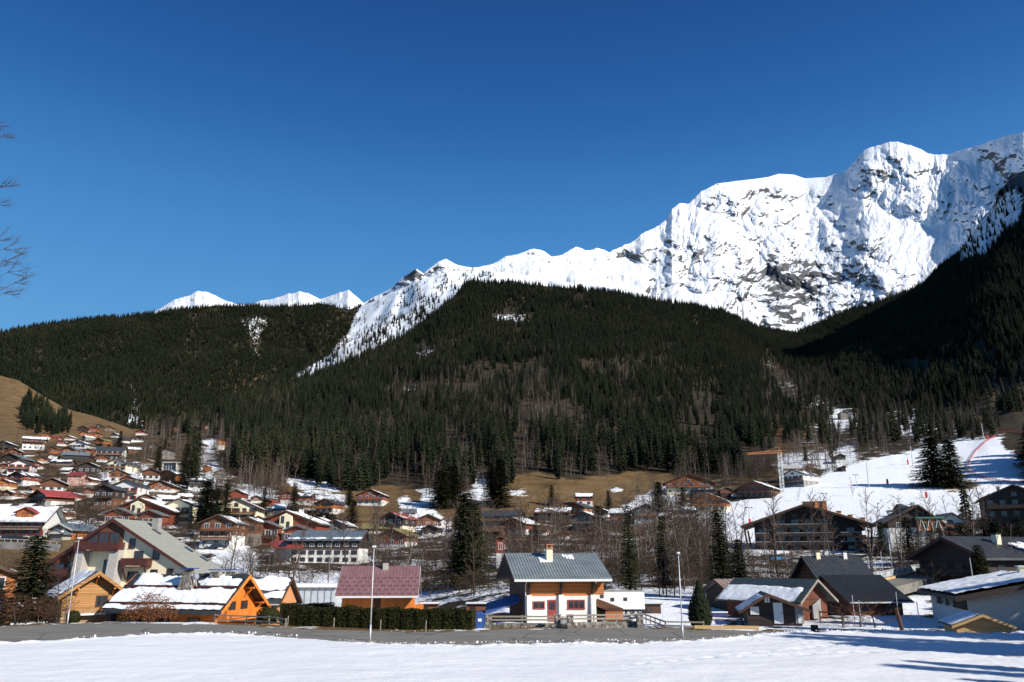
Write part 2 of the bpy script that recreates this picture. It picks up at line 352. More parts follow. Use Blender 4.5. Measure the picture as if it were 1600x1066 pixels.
def blur2(a, k=1.2):
    w = np.exp(-np.arange(-4, 5) ** 2 / (2 * k * k)); w /= w.sum()
    for ax in (0, 1):
        p = np.pad(a, [(4, 4) if i == ax else (0, 0) for i in (0, 1)], mode='edge')
        a = sum(w[j] * (p[j:j + a.shape[0]] if ax == 0 else p[:, j:j + a.shape[1]]) for j in range(9))
    return a
snow = blur2(snow, 2.0); grass = blur2(grass, 1.6)
def ground_mat(name):
    m, nt, b = newmat(name); co = objco(nt)
    n1 = noise_node(nt, co, .012, 8, .65); n2 = noise_node(nt, co, .09, 6, .65); n3 = noise_node(nt, co, .9, 5, .6)
    nn = mth(nt, 'ADD', mth(nt, 'MULTIPLY', n1, .25), mth(nt, 'ADD', mth(nt, 'MULTIPLY', n2, .5), mth(nt, 'MULTIPLY', n3, .25)))
    sf = smooth01(nt, mth(nt, 'ADD', attr(nt, 'snow'), mth(nt, 'MULTIPLY', mth(nt, 'SUBTRACT', nn, .5), 2.4)), .47, .53)
    floor_ = ramp(nt, n2, [(.3, (.022, .018, .010)), (.7, (.055, .042, .026))])
    gr = ramp(nt, nn, [(.35, (.085, .050, .022)), (.5, (.15, .095, .042)), (.66, (.21, .145, .07))])
    gf = smooth01(nt, mth(nt, 'ADD', attr(nt, 'grass'), mth(nt, 'MULTIPLY', mth(nt, 'SUBTRACT', n2, .5), 1.2)), .35, .65)
    c = mix(nt, gf, floor_, gr)
    rk = ramp(nt, n2, [(.3, (.03, .03, .032)), (.7, (.14, .135, .13))])
    c = mix(nt, smooth01(nt, mth(nt, 'ADD', attr(nt, 'rock'), mth(nt, 'MULTIPLY', mth(nt, 'SUBTRACT', n2, .5), .8)), .35, .5), c, rk)
    c = mix(nt, sf, c, (.84, .86, .88))
    nt.links.new(c, b.inputs['Base Color']); b.inputs['Roughness'].default_value = .85; b.inputs['Specular IOR Level'].default_value = .15
    bump(nt, b, nn, .5, 2.0); return m
M['ground'] = ground_mat('hillside_ground')

def rows_with_skirts(PYx, YYx, back=(1.12, 1.5), drop=(.03, .25), front=None):
    W = world(np.broadcast_to(CXc, PYx.shape), PYx, YYx)
    ex = []
    for k, d in zip(back, drop):
        q = W[-1].copy(); q[:, 0] *= k; q[:, 1] *= k; q[:, 2] = q[:, 2] * (1 - d); ex.append(q)
    W = np.concatenate([W] + [e[None] for e in ex]); return W
CXc = CX
W1 = rows_with_skirts(PYT, YT)
def ext(a, n=2): return np.concatenate([a] + [a[-1:]] * n)
# front apron: level strip running in under the road platform
ap = []
for Yk in (60.0, 74.0, 84.0, 92.0):
    q = W1[0].copy(); k = Yk / q[:, 1]; q[:, 0] *= k; q[:, 1] = Yk; ap.append(q)
ap = np.array([a for a in ap]); 
W1 = np.concatenate([ap, W1])
A = {n: np.concatenate([a[:1]] * 4 + [ext(a)]) for n, a in (('snow', snow), ('grass', grass), ('rock', rocka))}
me = npmesh('valley_terrain', W1.reshape(-1, 3), gridfaces(*W1.shape[:2]), M['ground'], A)
tag(link('terrain', me), kind='structure')

# ---------- left wooded mountain ----------
CX2 = np.arange(-420, 1001, 4).astype(float)
c2 = np.interp(CX2, *zip(*[(-420,560),(-200,535),(0,521),(60,509),(120,501),(200,494),(250,489),(310,481),(350,477),(420,480),(500,476),(545,483),(570,476),(600,463),(625,452),(650,440),(680,430),(700,424),(740,421),(790,426),(860,438),(1000,455)])) + 1.5 * fbm(CX2 / 11, CX2 * 0, 3, 77)
nr2 = 130; t2 = np.linspace(0, 1, nr2)[:, None]
f2 = 720.0
PY2 = f2 + (c2[None] - f2) * t2 + 0 * CX2[None]
C2g = np.broadcast_to(CX2, PY2.shape)
ycrest = np.interp(CX2, [-420, 0, 200, 350, 480, 560, 640, 700, 1000], [1900, 2300, 2600, 2900, 3000, 3000, 2900, 2800, 2700])
yfoot = np.interp(CX2, [-420, 0, 200, 350, 500, 1000], [1150, 1150, 1150, 1300, 1700, 1900])
Y2 = np.exp(np.log(yfoot)[None] + (np.log(ycrest) - np.log(yfoot))[None] * t2 ** 1.1)
Y2 *= np.exp((ridged(C2g / 170 + fbm(C2g / 90, PY2 / 90, 2, 4) * .6, PY2 / 240, 5, 31) - .45) * .10)
# the long gully between the two wooded flanks
SNOW2 = [([(535,560),(545,515),(556,490),(566,470),(600,450),(640,425),(700,405),(1010,405),(1010,600),(560,600)], .95), ([(372,498),(398,492),(428,500),(418,512),(408,520),(408,560),(398,570),(394,540),(380,515)], .46), ([(194,668),(208,668),(222,672),(218,645),(213,622),(206,600),(201,600),(206,630)], 1.0), ([(500,575),(520,545),(540,520),(552,500),(556,540),(520,580)], .55), ([(-100,560),(0,540),(30,560),(-100,600)], .2)]
s2 = np.full(PY2.shape, .03)
for i, (p, v) in enumerate(SNOW2):
    s2 = np.where(sm_mask(C2g, PY2, p, 1, 4, i + 80).astype(bool), v, s2)
s2 = blur2(s2)
g2 = sm_mask(C2g, PY2, [(320,585),(345,570),(420,590),(400,612),(330,610)], .5, 8, 5)
CXc = CX2
W2 = rows_with_skirts(PY2, Y2)
me = npmesh('wooded_mountain', W2.reshape(-1, 3), gridfaces(*W2.shape[:2]), M['ground'], {'snow': ext(s2), 'grass': ext(g2), 'rock': ext(s2 * 0)})
tag(link('hills', me), kind='structure')

# ---------- snow mountains ----------
CX3 = np.arange(60, 2000, 1.5)
C3 = [(60,520),(200,505),(237,489),(262,474),(285,464),(310,456),(325,457),(345,466),(368,475),(385,477),(410,470),(440,463),(468,455),(485,460),(500,467),(520,462),(545,452),(556,462),(568,473),(590,462),(615,448),(632,432),(650,418),(662,427),(680,414),(697,404),(712,412),(725,417),(745,418),(765,414),(790,403),(815,394),(835,389),(850,393),(862,402),(880,397),(900,385),(915,391),(932,388),(952,394),(985,379),(1010,362),(1030,354),(1042,341),(1050,325),(1062,319),(1075,320),(1095,300),(1118,287),(1160,282),(1200,277),(1216,272),(1240,273),(1258,279),(1290,277),(1320,268),(1334,254),(1350,236),(1362,230),(1382,224),(1402,220),(1418,226),(1440,235),(1470,243),(1490,240),(1520,230),(1560,216),(1600,205),(1700,190),(2000,150)]
c3 = np.interp(CX3, *zip(*C3)) - 3.5 * (ridged(CX3 / 26, CX3 * 0, 3, 15) - .45) * np.interp(CX3, [60, 1000, 1060, 1110, 1130, 1330, 1345], [.8, 1, 1, 1, .1, .1, 1.1]) + .8 * fbm(CX3 / 14, CX3 * 0, 4, 12) * np.interp(CX3, [1110, 1130, 1310, 1330], [1.6, .3, .3, 1.6]) * 1.2
nr3 = 330; t3 = np.linspace(0, 1, nr3)[:, None] ** .9
PY3 = 620 + (c3[None] - 620) * t3; C3g = np.broadcast_to(CX3, PY3.shape)
yc = np.interp(CX3, [60, 400, 650, 850, 1100, 1250, 1400, 1480, 1600, 2000], [5200, 5600, 4600, 4900, 6000, 6400, 5900, 5600, 4700, 3500])
yf = np.interp(CX3, [60, 650, 1100, 1400, 1600, 2000], [3300, 3000, 3600, 3500, 2900, 2600])
Y3 = np.exp(np.log(yf)[None] + (np.log(yc) - np.log(yf))[None] * t3 ** 1.15)
wx = C3g + 26 * fbm(C3g / 70, PY3 / 70, 4, 90); wy = PY3 + 20 * fbm(C3g / 60, PY3 / 60, 4, 95)
n_big = ridged(wx / 120 + wy / 240, wy / 150 - wx / 300, 4, 51) - .4
r1 = ridged((wx * .9 + wy * .55) / 46, (wy * .9 - wx * .3) / 74, 6, 61, .55) - .42
r2 = ridged(wx / 19 - wy / 52, wy / 40 + wx / 100, 5, 66, .58) - .42
n_gul = ridged(wx / 13 + wy / 80, wy / 80, 4, 71, .55) - .42
blob = lambda x, y, a, b: np.exp(-((C3g - x) / a) ** 2 - ((PY3 - y) / b) ** 2)
steep = blob(1410, 285, 80, 60) + .9 * blob(1540, 290, 80, 60) + .7 * blob(1170, 305, 70, 20) + .6 * blob(660, 445, 45, 30) + .6 * blob(1060, 330, 30, 25)
calm = 1 - .8 * blob(1255, 287, 60, 20) - .6 * blob(1450, 385, 50, 40) - .5 * blob(850, 420, 90, 20)
edge = np.clip((1 - t3) * 14, .15, 1)
rel = (n_big * .058 + r1 * .021 * (1 + .5 * blob(1230, 430, 90, 60)) + r2 * .009 + n_gul * .015 * steep) * calm
rel = rel - .02 * blob(1345, 290, 26, 60) + .02 * blob(1440, 410, 40, 50)
Y3 = Y3 * np.exp(rel * edge)
Wn = world(C3g, PY3, Y3); du = np.gradient(Wn, axis=1); dv = np.gradient(Wn, axis=0); nn_ = np.cross(du, dv); nn_ /= np.linalg.norm(nn_, axis=-1, keepdims=True) + 1e-9
nzv = np.abs(nn_[..., 2])
rkf = .55 * blob(1235, 445, 70, 45) + .35 * blob(1200, 305, 34, 16) + .25 * blob(1375, 275, 40, 30) + .25 * blob(1345, 385, 45, 22) + .25 * blob(1290, 430, 100, 40) + .25 * blob(1030, 400, 60, 30) + .4 * blob(650, 445, 60, 30) + .3 * blob(560, 468, 60, 12) + .25 * blob(320, 475, 30, 10) + .35 * blob(1230, 490, 50, 22) + .2 * blob(900, 410, 40, 14) + .2 * blob(1540, 300, 50, 45) + .22 * blob(1150, 390, 90, 35)
rkf = rkf - .6 * blob(1260, 285, 55, 14) - .5 * blob(1445, 370, 50, 30) - .4 * blob(820, 425, 100, 20) - .3 * blob(1100, 350, 60, 18)
rk = rkf + 1.15 * (.60 - nzv) + .80 * fbm(wx / 15 - wy / 26, wy / 5 + wx / 24, 5, 33, .62) + .3 * fbm(C3g / 4.5, PY3 / 2.6, 3, 35) + .26
print('alpine nz', np.percentile(nzv, [5, 25, 50, 75, 95]))
m, nt, b = newmat('alpine_snow_and_rock'); co = objco(nt)
n1 = noise_node(nt, co, .012, 9, .7); n2 = noise_node(nt, scaled(nt, co, (1, 1, 2.5)), .03, 8, .7)
v = mth(nt, 'ADD', attr(nt, 'rock'), mth(nt, 'ADD', mth(nt, 'MULTIPLY', mth(nt, 'SUBTRACT', n2, .5), .7), mth(nt, 'MULTIPLY', mth(nt, 'SUBTRACT', n1, .5), .5)))
sf = smooth01(nt, v, .56, .74)
rc = ramp(nt, n1, [(.3, (.045, .047, .052)), (.7, (.17, .165, .165))])
nt.links.new(mix(nt, sf, (.86, .87, .89), rc), b.inputs['Base Color']); b.inputs['Roughness'].default_value = .8; b.inputs['Specular IOR Level'].default_value = .1
bump(nt, b, mth(nt, 'ADD', n1, n2), .55, 26)
M['alpine'] = m
CXc = CX3
W3 = rows_with_skirts(PY3, Y3)
me = npmesh('snow_mountain', W3.reshape(-1, 3), gridfaces(*W3.shape[:2]), m, {'rock': ext(rk)}, smooth=False)
tag(link('mountain', me), kind='structure')
# ---------- trees ----------
def treemat(name, stops, rough=.9, trans=0):
    m, nt, b = newmat(name); oi = nt.nodes.new('ShaderNodeObjectInfo')
    f = noise_node(nt, objco(nt), 9 if name != 'bark' else 4, 3)
    ln = noise_node(nt, oi.outputs['Location'], .006, 4, .6)
    v = mth(nt, 'ADD', mth(nt, 'MULTIPLY', oi.outputs['Random'], .55), mth(nt, 'ADD', mth(nt, 'MULTIPLY', f, .2), mth(nt, 'MULTIPLY', mth(nt, 'SUBTRACT', ln, .35), 1.0)))
    nt.links.new(ramp(nt, v, stops), b.inputs['Base Color']); b.inputs['Roughness'].default_value = rough; b.inputs['Specular IOR Level'].default_value = .1
    return m
M['needles'] = treemat('spruce_needles', [(.1, (.007, .011, .006)), (.4, (.014, .020, .010)), (.7, (.023, .029, .014)), (.86, (.035, .037, .018)), (.97, (.060, .044, .026))])
M['needles_near'] = treemat('spruce_needles_near', [(.1, (.012, .018, .008)), (.5, (.026, .034, .013)), (.9, (.052, .058, .022))])
M['bark'] = treemat('bark', [(.1, (.040, .030, .024)), (.9, (.10, .078, .062))])
M['twigs'] = treemat('bare_twigs', [(.1, (.055, .038, .030)), (.5, (.090, .064, .050)), (.9, (.14, .10, .078))])
M['birch'] = treemat('pale_bark', [(.1, (.09, .078, .068)), (.9, (.21, .185, .165))])
M['brush'] = treemat('scrub_twigs', [(.1, (.035, .026, .020)), (.5, (.065, .046, .034)), (.9, (.11, .075, .052))])
M['rusty'] = treemat('dry_brown_leaves', [(.1, (.13, .05, .022)), (.9, (.24, .10, .045))])
M['hedge'] = treemat('clipped_hedge', [(.1, (.020, .022, .007)), (.9, (.058, .052, .016))])

def conifer(rng, tiers=20, per=8, w=.15, low=.06, droop=.25, gap=.0, full=1.0):
    """unit-height spruce: (trunk MB, crown verts/faces)"""
    tr = MB(); tr.tube((0, 0, -.04), (0, 0, .45), .014, .010, 6); tr.tube((0, 0, .45), (0, 0, .97), .010, .002, 5)
    cr = MB()
    for k in range(tiers):
        t = k / (tiers - 1); z = low + (1 - low) * t ** .92
        rr = w * (1 - t) ** .80 * (rng.uniform(.78, 1.12)) + .006
        if t < .12: rr *= .72 + t * 2.3
        n = max(4, int(per * (1 - .45 * t)))
        a0 = rng.uniform(0, 6.28)
        for j in range(n):
            if rng.random() < gap: continue
            a = a0 + 6.283 * (j + rng.uniform(-.35, .35)) / n; L = rr * rng.uniform(.7, 1.15)
            zz = z + rng.uniform(-.012, .012); dz = -droop * L * rng.uniform(.6, 1.5)
            ca, sa = math.cos(a), math.sin(a); bw = L * rng.uniform(.28, .42) * full
            px_, py_ = -sa, ca
            base = (ca * .004, sa * .004, zz + .018)
            mid = L * .55
            m1 = (ca * mid + px_ * bw, sa * mid + py_ * bw, zz + dz * .45 - .012)
            m2 = (ca * mid - px_ * bw, sa * mid - py_ * bw, zz + dz * .45 - .012)
            mc = (ca * mid, sa * mid, zz + dz * .3 + .012)
            tip = (ca * L, sa * L, zz + dz + .2 * L * droop)
            cr.poly([base, m1, mc]); cr.poly([base, mc, m2]); cr.poly([mc, m1, tip]); cr.poly([mc, tip, m2])
            h1 = (ca * mid * .9, sa * mid * .9, zz + dz * .45 - .035 * (1 - t * .6))
            cr.poly([base, tip, h1])
    cr.poly([(-.004, 0, .95), (.004, 0, .95), (0, 0, 1.01)])
    return tr, cr
def lush_conifer(rng, tiers=38, per=11, w=.2, low=.03):
    """closer tree: every branch is a spine hung with sprays"""
    tr = MB(); tr.tube((0, 0, -.04), (0, 0, .5), .016, .011, 7); tr.tube((0, 0, .5), (0, 0, .98), .011, .002, 5); cr = MB()
    for k in range(tiers):
        t = k / (tiers - 1); z = low + (1 - low) * t ** .95
        rr = w * (1 - t) ** .85 * rng.uniform(.8, 1.15) + .006
        n = max(4, int(per * (1 - .5 * t)))
        for j in range(n):
            a = 6.283 * (j + rng.uniform(-.5, .5)) / n + k * 1.3; L = rr * rng.uniform(.6, 1.15); sl = rng.uniform(-.55, -.1)
            ca, sa = math.cos(a), math.sin(a); ns = max(3, int(L / w * 8))
            for q in range(ns):
                s = (q + .5) / ns; c = Vector((ca * L * s, sa * L * s, z + sl * L * s + .25 * L * s * s))
                ln = .055 * w / .2 * rng.uniform(.6, 1.2) * (1.15 - .5 * s)
                for sg in (-1, 1):
                    b2 = a + sg * rng.uniform(.5, 1.1); e = c + Vector((math.cos(b2) * ln, math.sin(b2) * ln, -ln * rng.uniform(.1, .6)))
                    wv = Vector((-math.sin(b2), math.cos(b2), rng.uniform(-.6, .6))) * ln * .22
                    cr.poly([c - wv * .4, c + wv * .4, e + wv * .5, e - wv * .5])
                e = c + Vector((ca * ln, sa * ln, rng.uniform(-.3, .1) * ln)); cr.poly([c + Vector((-sa, ca, 0)) * ln * .2, e, c - Vector((-sa, ca, 0)) * ln * .2])
    return tr, cr
def bare(rng, n1=16, spread=.22, low=.22, up=.75, tw=1.0, forks=3, rad=.010):
    """unit-height leafless tree"""
    tr = MB(); cr = MB(); p = Vector((0, 0, -.03)); d = Vector((rng.uniform(-.06, .06), rng.uniform(-.06, .06), 1)); pts = [p]
    for i in range(5):
        p = p + d * .2; d = (d + Vector((rng.uniform(-.12, .12), rng.uniform(-.12, .12), 0))); pts.append(p.copy())
    for i in range(5):
        tr.tube(pts[i], pts[i + 1], rad * (1 - i * .18), rad * (1 - (i + 1) * .18) + .001, 5, cap=False)
    def rib(a, b, w0):
        d = (b - a); s = d.cross(Vector((rng.uniform(-1, 1), rng.uniform(-1, 1), rng.uniform(-1, 1))))
        if s.length < 1e-6: return
        s = s.normalized() * w0
        cr.poly([a - s, a + s, b + s * .45, b - s * .45])
    def grow(a, d, L, w0, k):
        nseg = 3; q = a
        for i in range(nseg):
            d = (d + Vector((rng.uniform(-.25, .25), rng.uniform(-.25, .25), rng.uniform(-.08, .22)))).normalized()
            b = q + d * L / nseg; rib(q, b, w0 * (1 - i * .22)); 
            if k > 0:
                for _ in range(forks):
                    if rng.random() < .8:
                        dd = (d + Vector((rng.uniform(-1, 1), rng.uniform(-1, 1), rng.uniform(-.4, .7))) * .75).normalized()
                        grow(q.lerp(b, rng.random()), dd, L * rng.uniform(.3, .55), w0 * .55, k - 1)
            q = b
    for j in range(n1):
        t = low + (1 - low) * (j + .5) / n1; x = t * 5; i = min(4, int(x)); a = pts[i].lerp(pts[i + 1], x - i)
        an = j * 2.4 + rng.uniform(-.5, .5); L = spread * (1.15 - t * .75) * rng.uniform(.8, 1.2) + .03
        grow(a, Vector((math.cos(an), math.sin(an), up * rng.uniform(.6, 1.3))).normalized(), L, .0030 * tw, 2 if t < .9 else 1)
    return tr, cr
rng = random.Random(11)
def pack(name, pair, mats, parts=('trunk', 'crown')):
    a, b = pair
    j = MB(); j.v = a.v + b.v; j.f = a.f + [tuple(i + len(a.v) for i in f) for f in b.f]; j.m = [0] * len(a.f) + [1] * len(b.f)
    return dict(name=name, t=a.mesh(name + '_trunk', mats[0], True), c=b.mesh(name + '_crown', mats[1]), j=j.mesh(name + '_whole', mats))
CON = [pack('spruce', conifer(rng, 20, 8, rng.uniform(.125, .165), .05 + .05 * (i % 3), .35, .06), (M['bark'], M['needles'])) for i in range(6)]
CONH = [pack('spruce', lush_conifer(rng, 34, 12, w_), (M['bark'], M['needles_near'])) for w_ in (.20, .17, .235)]
BAR = [pack('bare_tree', bare(rng, 20, .17 + .02 * i, .14 + .05 * (i % 2), .9, 1.5, 2), (M['twigs'] if i % 2 else M['birch'], M['twigs'])) for i in range(4)]
BARF = [pack('bare_tree', bare(rng, 18, .17, .16, 1.0, 2.0, 2, .011), (M['birch'], M['twigs'])) for i in range(3)]
BUSH = [pack('bush', bare(rng, 16, .75, .02, .55, 3.2, 2, .02), (M['brush'], M['brush'])) for i in range(3)]

def tree_obj(kind, src, loc, h, wd=1.0, label=None, group=None, rz=None):
    cat = {'spruce': 'tree', 'bare_tree': 'tree', 'bush': 'bush'}[kind]
    e = empty(kind, loc, random.uniform(0, 6.28) if rz is None else rz, label, cat, group); e.scale = (h * wd, h * wd, h)
    link('trunk' if kind != 'bush' else 'stem', src['t'], e); link('crown' if kind != 'bush' else 'branches', src['c'], e); return e

def cell_centers(W, PYm, PXm, YTm):
    a = W[:-1, :-1]; b = W[:-1, 1:]; c = W[1:, :-1]
    ar = np.linalg.norm(np.cross(b - a, c - a), axis=-1)
    return ar
rs = np.random.RandomState(5)
def scatter(W, PYm, CXm, dens, kmax=None):
    """random points on the cells of a terrain grid; dens per square metre"""
    ar = cell_centers(W, None, None, None)
    n = rs.poisson(np.minimum(ar * dens, 60))
    r, c = np.nonzero(n); k = n[r, c]; r = np.repeat(r, k); c = np.repeat(c, k)
    u = rs.rand(len(r))[:, None]; v = rs.rand(len(r))[:, None]
    a = W[r, c]; b = W[r, c + 1]; d = W[r + 1, c]; e = W[r + 1, c + 1]
    p = a * (1 - u) * (1 - v) + b * u * (1 - v) + d * (1 - u) * v + e * u * v
    return p, CXm[c] + (CXm[1] - CXm[0]) * u[:, 0], PYm[r, c]
WT = world(CXg, PYT, YT)
pc = PYT[:-1, :-1]; xc = CXg[:-1, :-1]
forest = inpoly(xc, pc, FOREST); sparse = inpoly(xc, pc, SPARSE)
clear = np.zeros_like(forest)
for p_, v_ in SNOWP[:1] + SNOWP[2:9] + SNOWP[13:20]: clear |= inpoly(xc, pc, p_)
rag = fbm(xc / 26, pc / 18, 4, 8)
con = np.where(forest, np.interp(pc, [620, 700], [1 / 34., 1 / 50.]), 0) * np.clip(1.15 + rag * 1.6, .15, 1.6)
con = np.where((pc > 560) & forest & (xc > 600), con * np.clip(.85 + 2.2 * fbm(xc / 55, pc / 34, 4, 14), .10, 1.15), con)
con = np.where(sparse, 1 / 150.0, con)
con = np.where(clear & (PYT[:-1, :-1] < 740), con * .12, con)
con = np.where(inpoly(xc, pc, [(22,655),(42,622),(60,622),(80,655),(92,684),(60,684),(40,672)]) | inpoly(xc, pc, [(84,668),(92,652),(108,662),(108,684),(86,684)]), 1 / 45., con)
con = np.where(inpoly(xc, pc, SNOWP[24][0]) , 1 / 500., con)
con = np.where(inpoly(xc, pc, [(225,640),(300,650),(345,640),(345,700),(300,712),(280,735),(265,690),(230,672)]), 1 / 150., con)
vil = (pc > 700) & (pc < 935) & ~forest & ~inpoly(xc, pc, SNOWP[11][0]) & (xc > -300)
grassclear = inpoly(xc, pc, GRASSP[1][0]) | inpoly(xc, pc, GRASSP[0][0])
con = np.where(vil & ~grassclear, 1 / 2600., con)
bar_ = np.where(forest & (pc > 540), 1 / 420.0, np.where(forest, 1 / 1500., 0)) * np.clip(1 + 2.5 * fbm(xc / 70, pc / 50, 3, 19), 0, 4)
lowf = inpoly(xc, pc, [(340,700),(520,690),(700,640),(860,640),(960,700),(960,755),(780,785),(560,778),(430,755),(350,745)])
bar_ = np.where(lowf & forest, 1 / 115.0 * np.clip(1.2 + 2 * fbm(xc / 40, pc / 30, 3, 29), .2, 3), bar_)
bar_ = np.where(inpoly(xc, pc, [(600,620),(720,570),(900,640),(880,700),(740,700),(640,680)]), 1 / 95., bar_)
bar_ = np.where(sparse, 1 / 210., bar_)
bar_ = np.where(inpoly(xc, pc, [(225,660),(345,670),(345,700),(280,745),(240,720)]), 1 / 140., bar_)
near = (pc < 958) & (pc > 868) & (xc > 430) & (xc < 1250)
bar_ = np.where(vil & ~grassclear, 1 / 80., bar_)
bar_ = np.where(vil & (pc > 845) & (xc > 350) & (xc < 1140), 1 / 24., bar_)
bar_ = np.where(vil & (pc > 868) & (xc > 500) & (xc < 1130), 1 / 12., bar_)
bar_ = np.where(inpoly(xc, pc, SNOWP[11][0]), 0, bar_)
bar_ = np.where(inpoly(xc, pc, [(70,800),(110,745),(160,760),(180,830),(120,842)]), 1 / 90., bar_)
bush = np.where(vil & ~grassclear, 1 / 26., np.where(grassclear & (pc > 735), 1 / 260., 0)); bush = np.where(vil & (pc > 845) & (xc > 330) & (xc < 1260), 1 / 16., bush)
bush = np.where(sparse, 1 / 100., bush); bush = np.where(inpoly(xc, pc, GRASSP[2][0]), 1 / 60., bush)
WINS = []                                 # house and clearing keep-outs: (px, py, half width px, above, below)
# ---------- houses ----------
FACE = {'F': 0.0, 'R': R(90), 'B': R(180), 'L': R(-90)}
def face_loc(face, w, d, u, out, z):
    if face == 'F': return (u, -d / 2 - out, z)
    if face == 'R': return (w / 2 + out, u, z)
    if face == 'L': return (-w / 2 - out, -u, z)
    return (-u, d / 2 + out, z)
_WM = {}
def window_mesh(ww, wh, frame, bars=1, shut=None, detail=True):
    key = (round(ww, 2), round(wh, 2), frame, bars, shut, detail)
    if key in _WM: return _WM[key]
    f = MB(); t = .09 if detail else .12
    f.box(-ww / 2 - t, ww / 2 + t, -.05, .05, wh, wh + t); f.box(-ww / 2 - t - .03, ww / 2 + t + .03, -.09, .05, -t, 0)
    f.box(-ww / 2 - t, -ww / 2, -.05, .05, 0, wh); f.box(ww / 2, ww / 2 + t, -.05, .05, 0, wh)
    for i in range(bars):
        x = -ww / 2 + ww * (i + 1) / (bars + 1); f.box(x - t * .35, x + t * .35, -.04, .04, 0, wh)
    a = f.mesh('window_frame', M[frame])
    g = MB(); g.box(-ww / 2, ww / 2, -.015, .02, 0, wh); b = g.mesh('window_pane', M['glass'])
    s = None
    if shut:
        q = MB(); sw = ww * .5
        q.box(-ww / 2 - t - sw, -ww / 2 - t - .02, -.06, -.02, -.02, wh + .04); s = q.mesh('shutter', M[shut])
    _WM[key] = (a, b, s); return _WM[key]
def add_window(root, w, d, face, u, z, ww, wh, frame='wframe', bars=1, shut=None, out=.03, label=None, pane=True):
    a, b, s = window_mesh(ww, wh, frame, bars, shut)
    o = link('window', a, root, face_loc(face, w, d, u, out, z), FACE[face])
    if pane: link('pane', b, o)
    if s:
        q = link('shutter', s, o); q2 = link('shutter', s, o); q2.rotation_euler = (0, 0, math.pi); q2.location = (0, -.08, 0)
    if label: o['label'] = label
    return o
def add_balcony(root, w, d, face, u0, u1, z, dep=1.1, mat='brown', rail=.95, gaps=True, slabm=None):
    b = MB(); L = u1 - u0
    b.box(-L / 2, L / 2, -dep, 0, -.14, 0)
    o = b.build('balcony', M[slabm or 'timber'], root, face_loc(face, w, d, (u0 + u1) / 2, .01, z), FACE[face])
    r = MB(); r.box(-L / 2, L / 2, -dep - .03, -dep + .03, rail - .1, rail)
    r.box(-L / 2, L / 2, -dep - .02, -dep + .02, .08, rail - .1 if not gaps else rail - .22)
    for x in (-L / 2, L / 2): r.box(x - .04, x + .04, -dep, -.02, .08, rail)
    r.build('railing', M[mat], o); return o
def roof_pts(w, he, rise, over, th=.22):
    s = rise / (w / 2); e = w / 2 + over
    return s, e
def add_roof(root, w, d, he, rise, oh, og, mat, th=.2, ribs=0, fascia='timber', trim=True, asym=0.0, ridge_x=0.0):
    """two slabs meeting on the ridge (along local y); oh eaves overhang, og gable overhang"""
    s1 = rise / (w / 2 + ridge_x); s2 = rise / (w / 2 - ridge_x)
    xl = -w / 2 - oh; xr = w / 2 + oh; zl = he - s1 * oh; zr = he - s2 * oh; zt = he + rise
    y0 = -d / 2 - og; y1 = d / 2 + og; m = MB()
    v = th * 1.05
    m.prism([(xl, zl), (ridge_x, zt), (xr, zr), (xr, zr + v), (ridge_x, zt + v), (xl, zl + v)], y0, y1)
    o = m.build('roof', M[mat], root)
    if ribs:
        q = MB(); n = int((y1 - y0) / ribs)
        for i in range(n + 1):
            y = y0 + (y1 - y0) * i / n
            for (xa, za, xb, zb) in ((xl, zl, ridge_x, zt), (ridge_x, zt, xr, zr)):
                q.hexa([(xa, y - .03, za + v), (xb, y - .03, zb + v), (xb, y + .03, zb + v), (xa, y + .03, za + v), (xa, y - .03, za + v + .05), (xb, y - .03, zb + v + .05), (xb, y + .03, zb + v + .05), (xa, y + .03, za + v + .05)])
        q.build('seam', M[mat], o); 
    if trim:
        for yy in (y0 - .04, y1 + .003):
            for (xa, za, xb, zb) in ((xl, zl, ridge_x, zt), (xr, zr, ridge_x, zt)):
                b = MB()
                if xa < xb: b.hexa([(xa, yy, za - .12), (xb, yy, zb - .12), (xb, yy + .037, zb - .12), (xa, yy + .037, za - .12), (xa, yy, za + v + .03), (xb, yy, zb + v + .03), (xb, yy + .037, zb + v + .03), (xa, yy + .037, za + v + .03)])
                else: b.hexa([(xb, yy, zb - .12), (xa, yy, za - .12), (xa, yy + .037, za - .12), (xb, yy + .037, zb - .12), (xb, yy, zb + v + .03), (xa, yy, za + v + .03), (xa, yy + .037, za + v + .03), (xb, yy + .037, zb + v + .03)])
                b.build('bargeboard', M[fascia], o)
    return o, dict(xl=xl, xr=xr, zl=zl + v, zr=zr + v, rx=ridge_x, zt=zt + v, y0=y0, y1=y1)
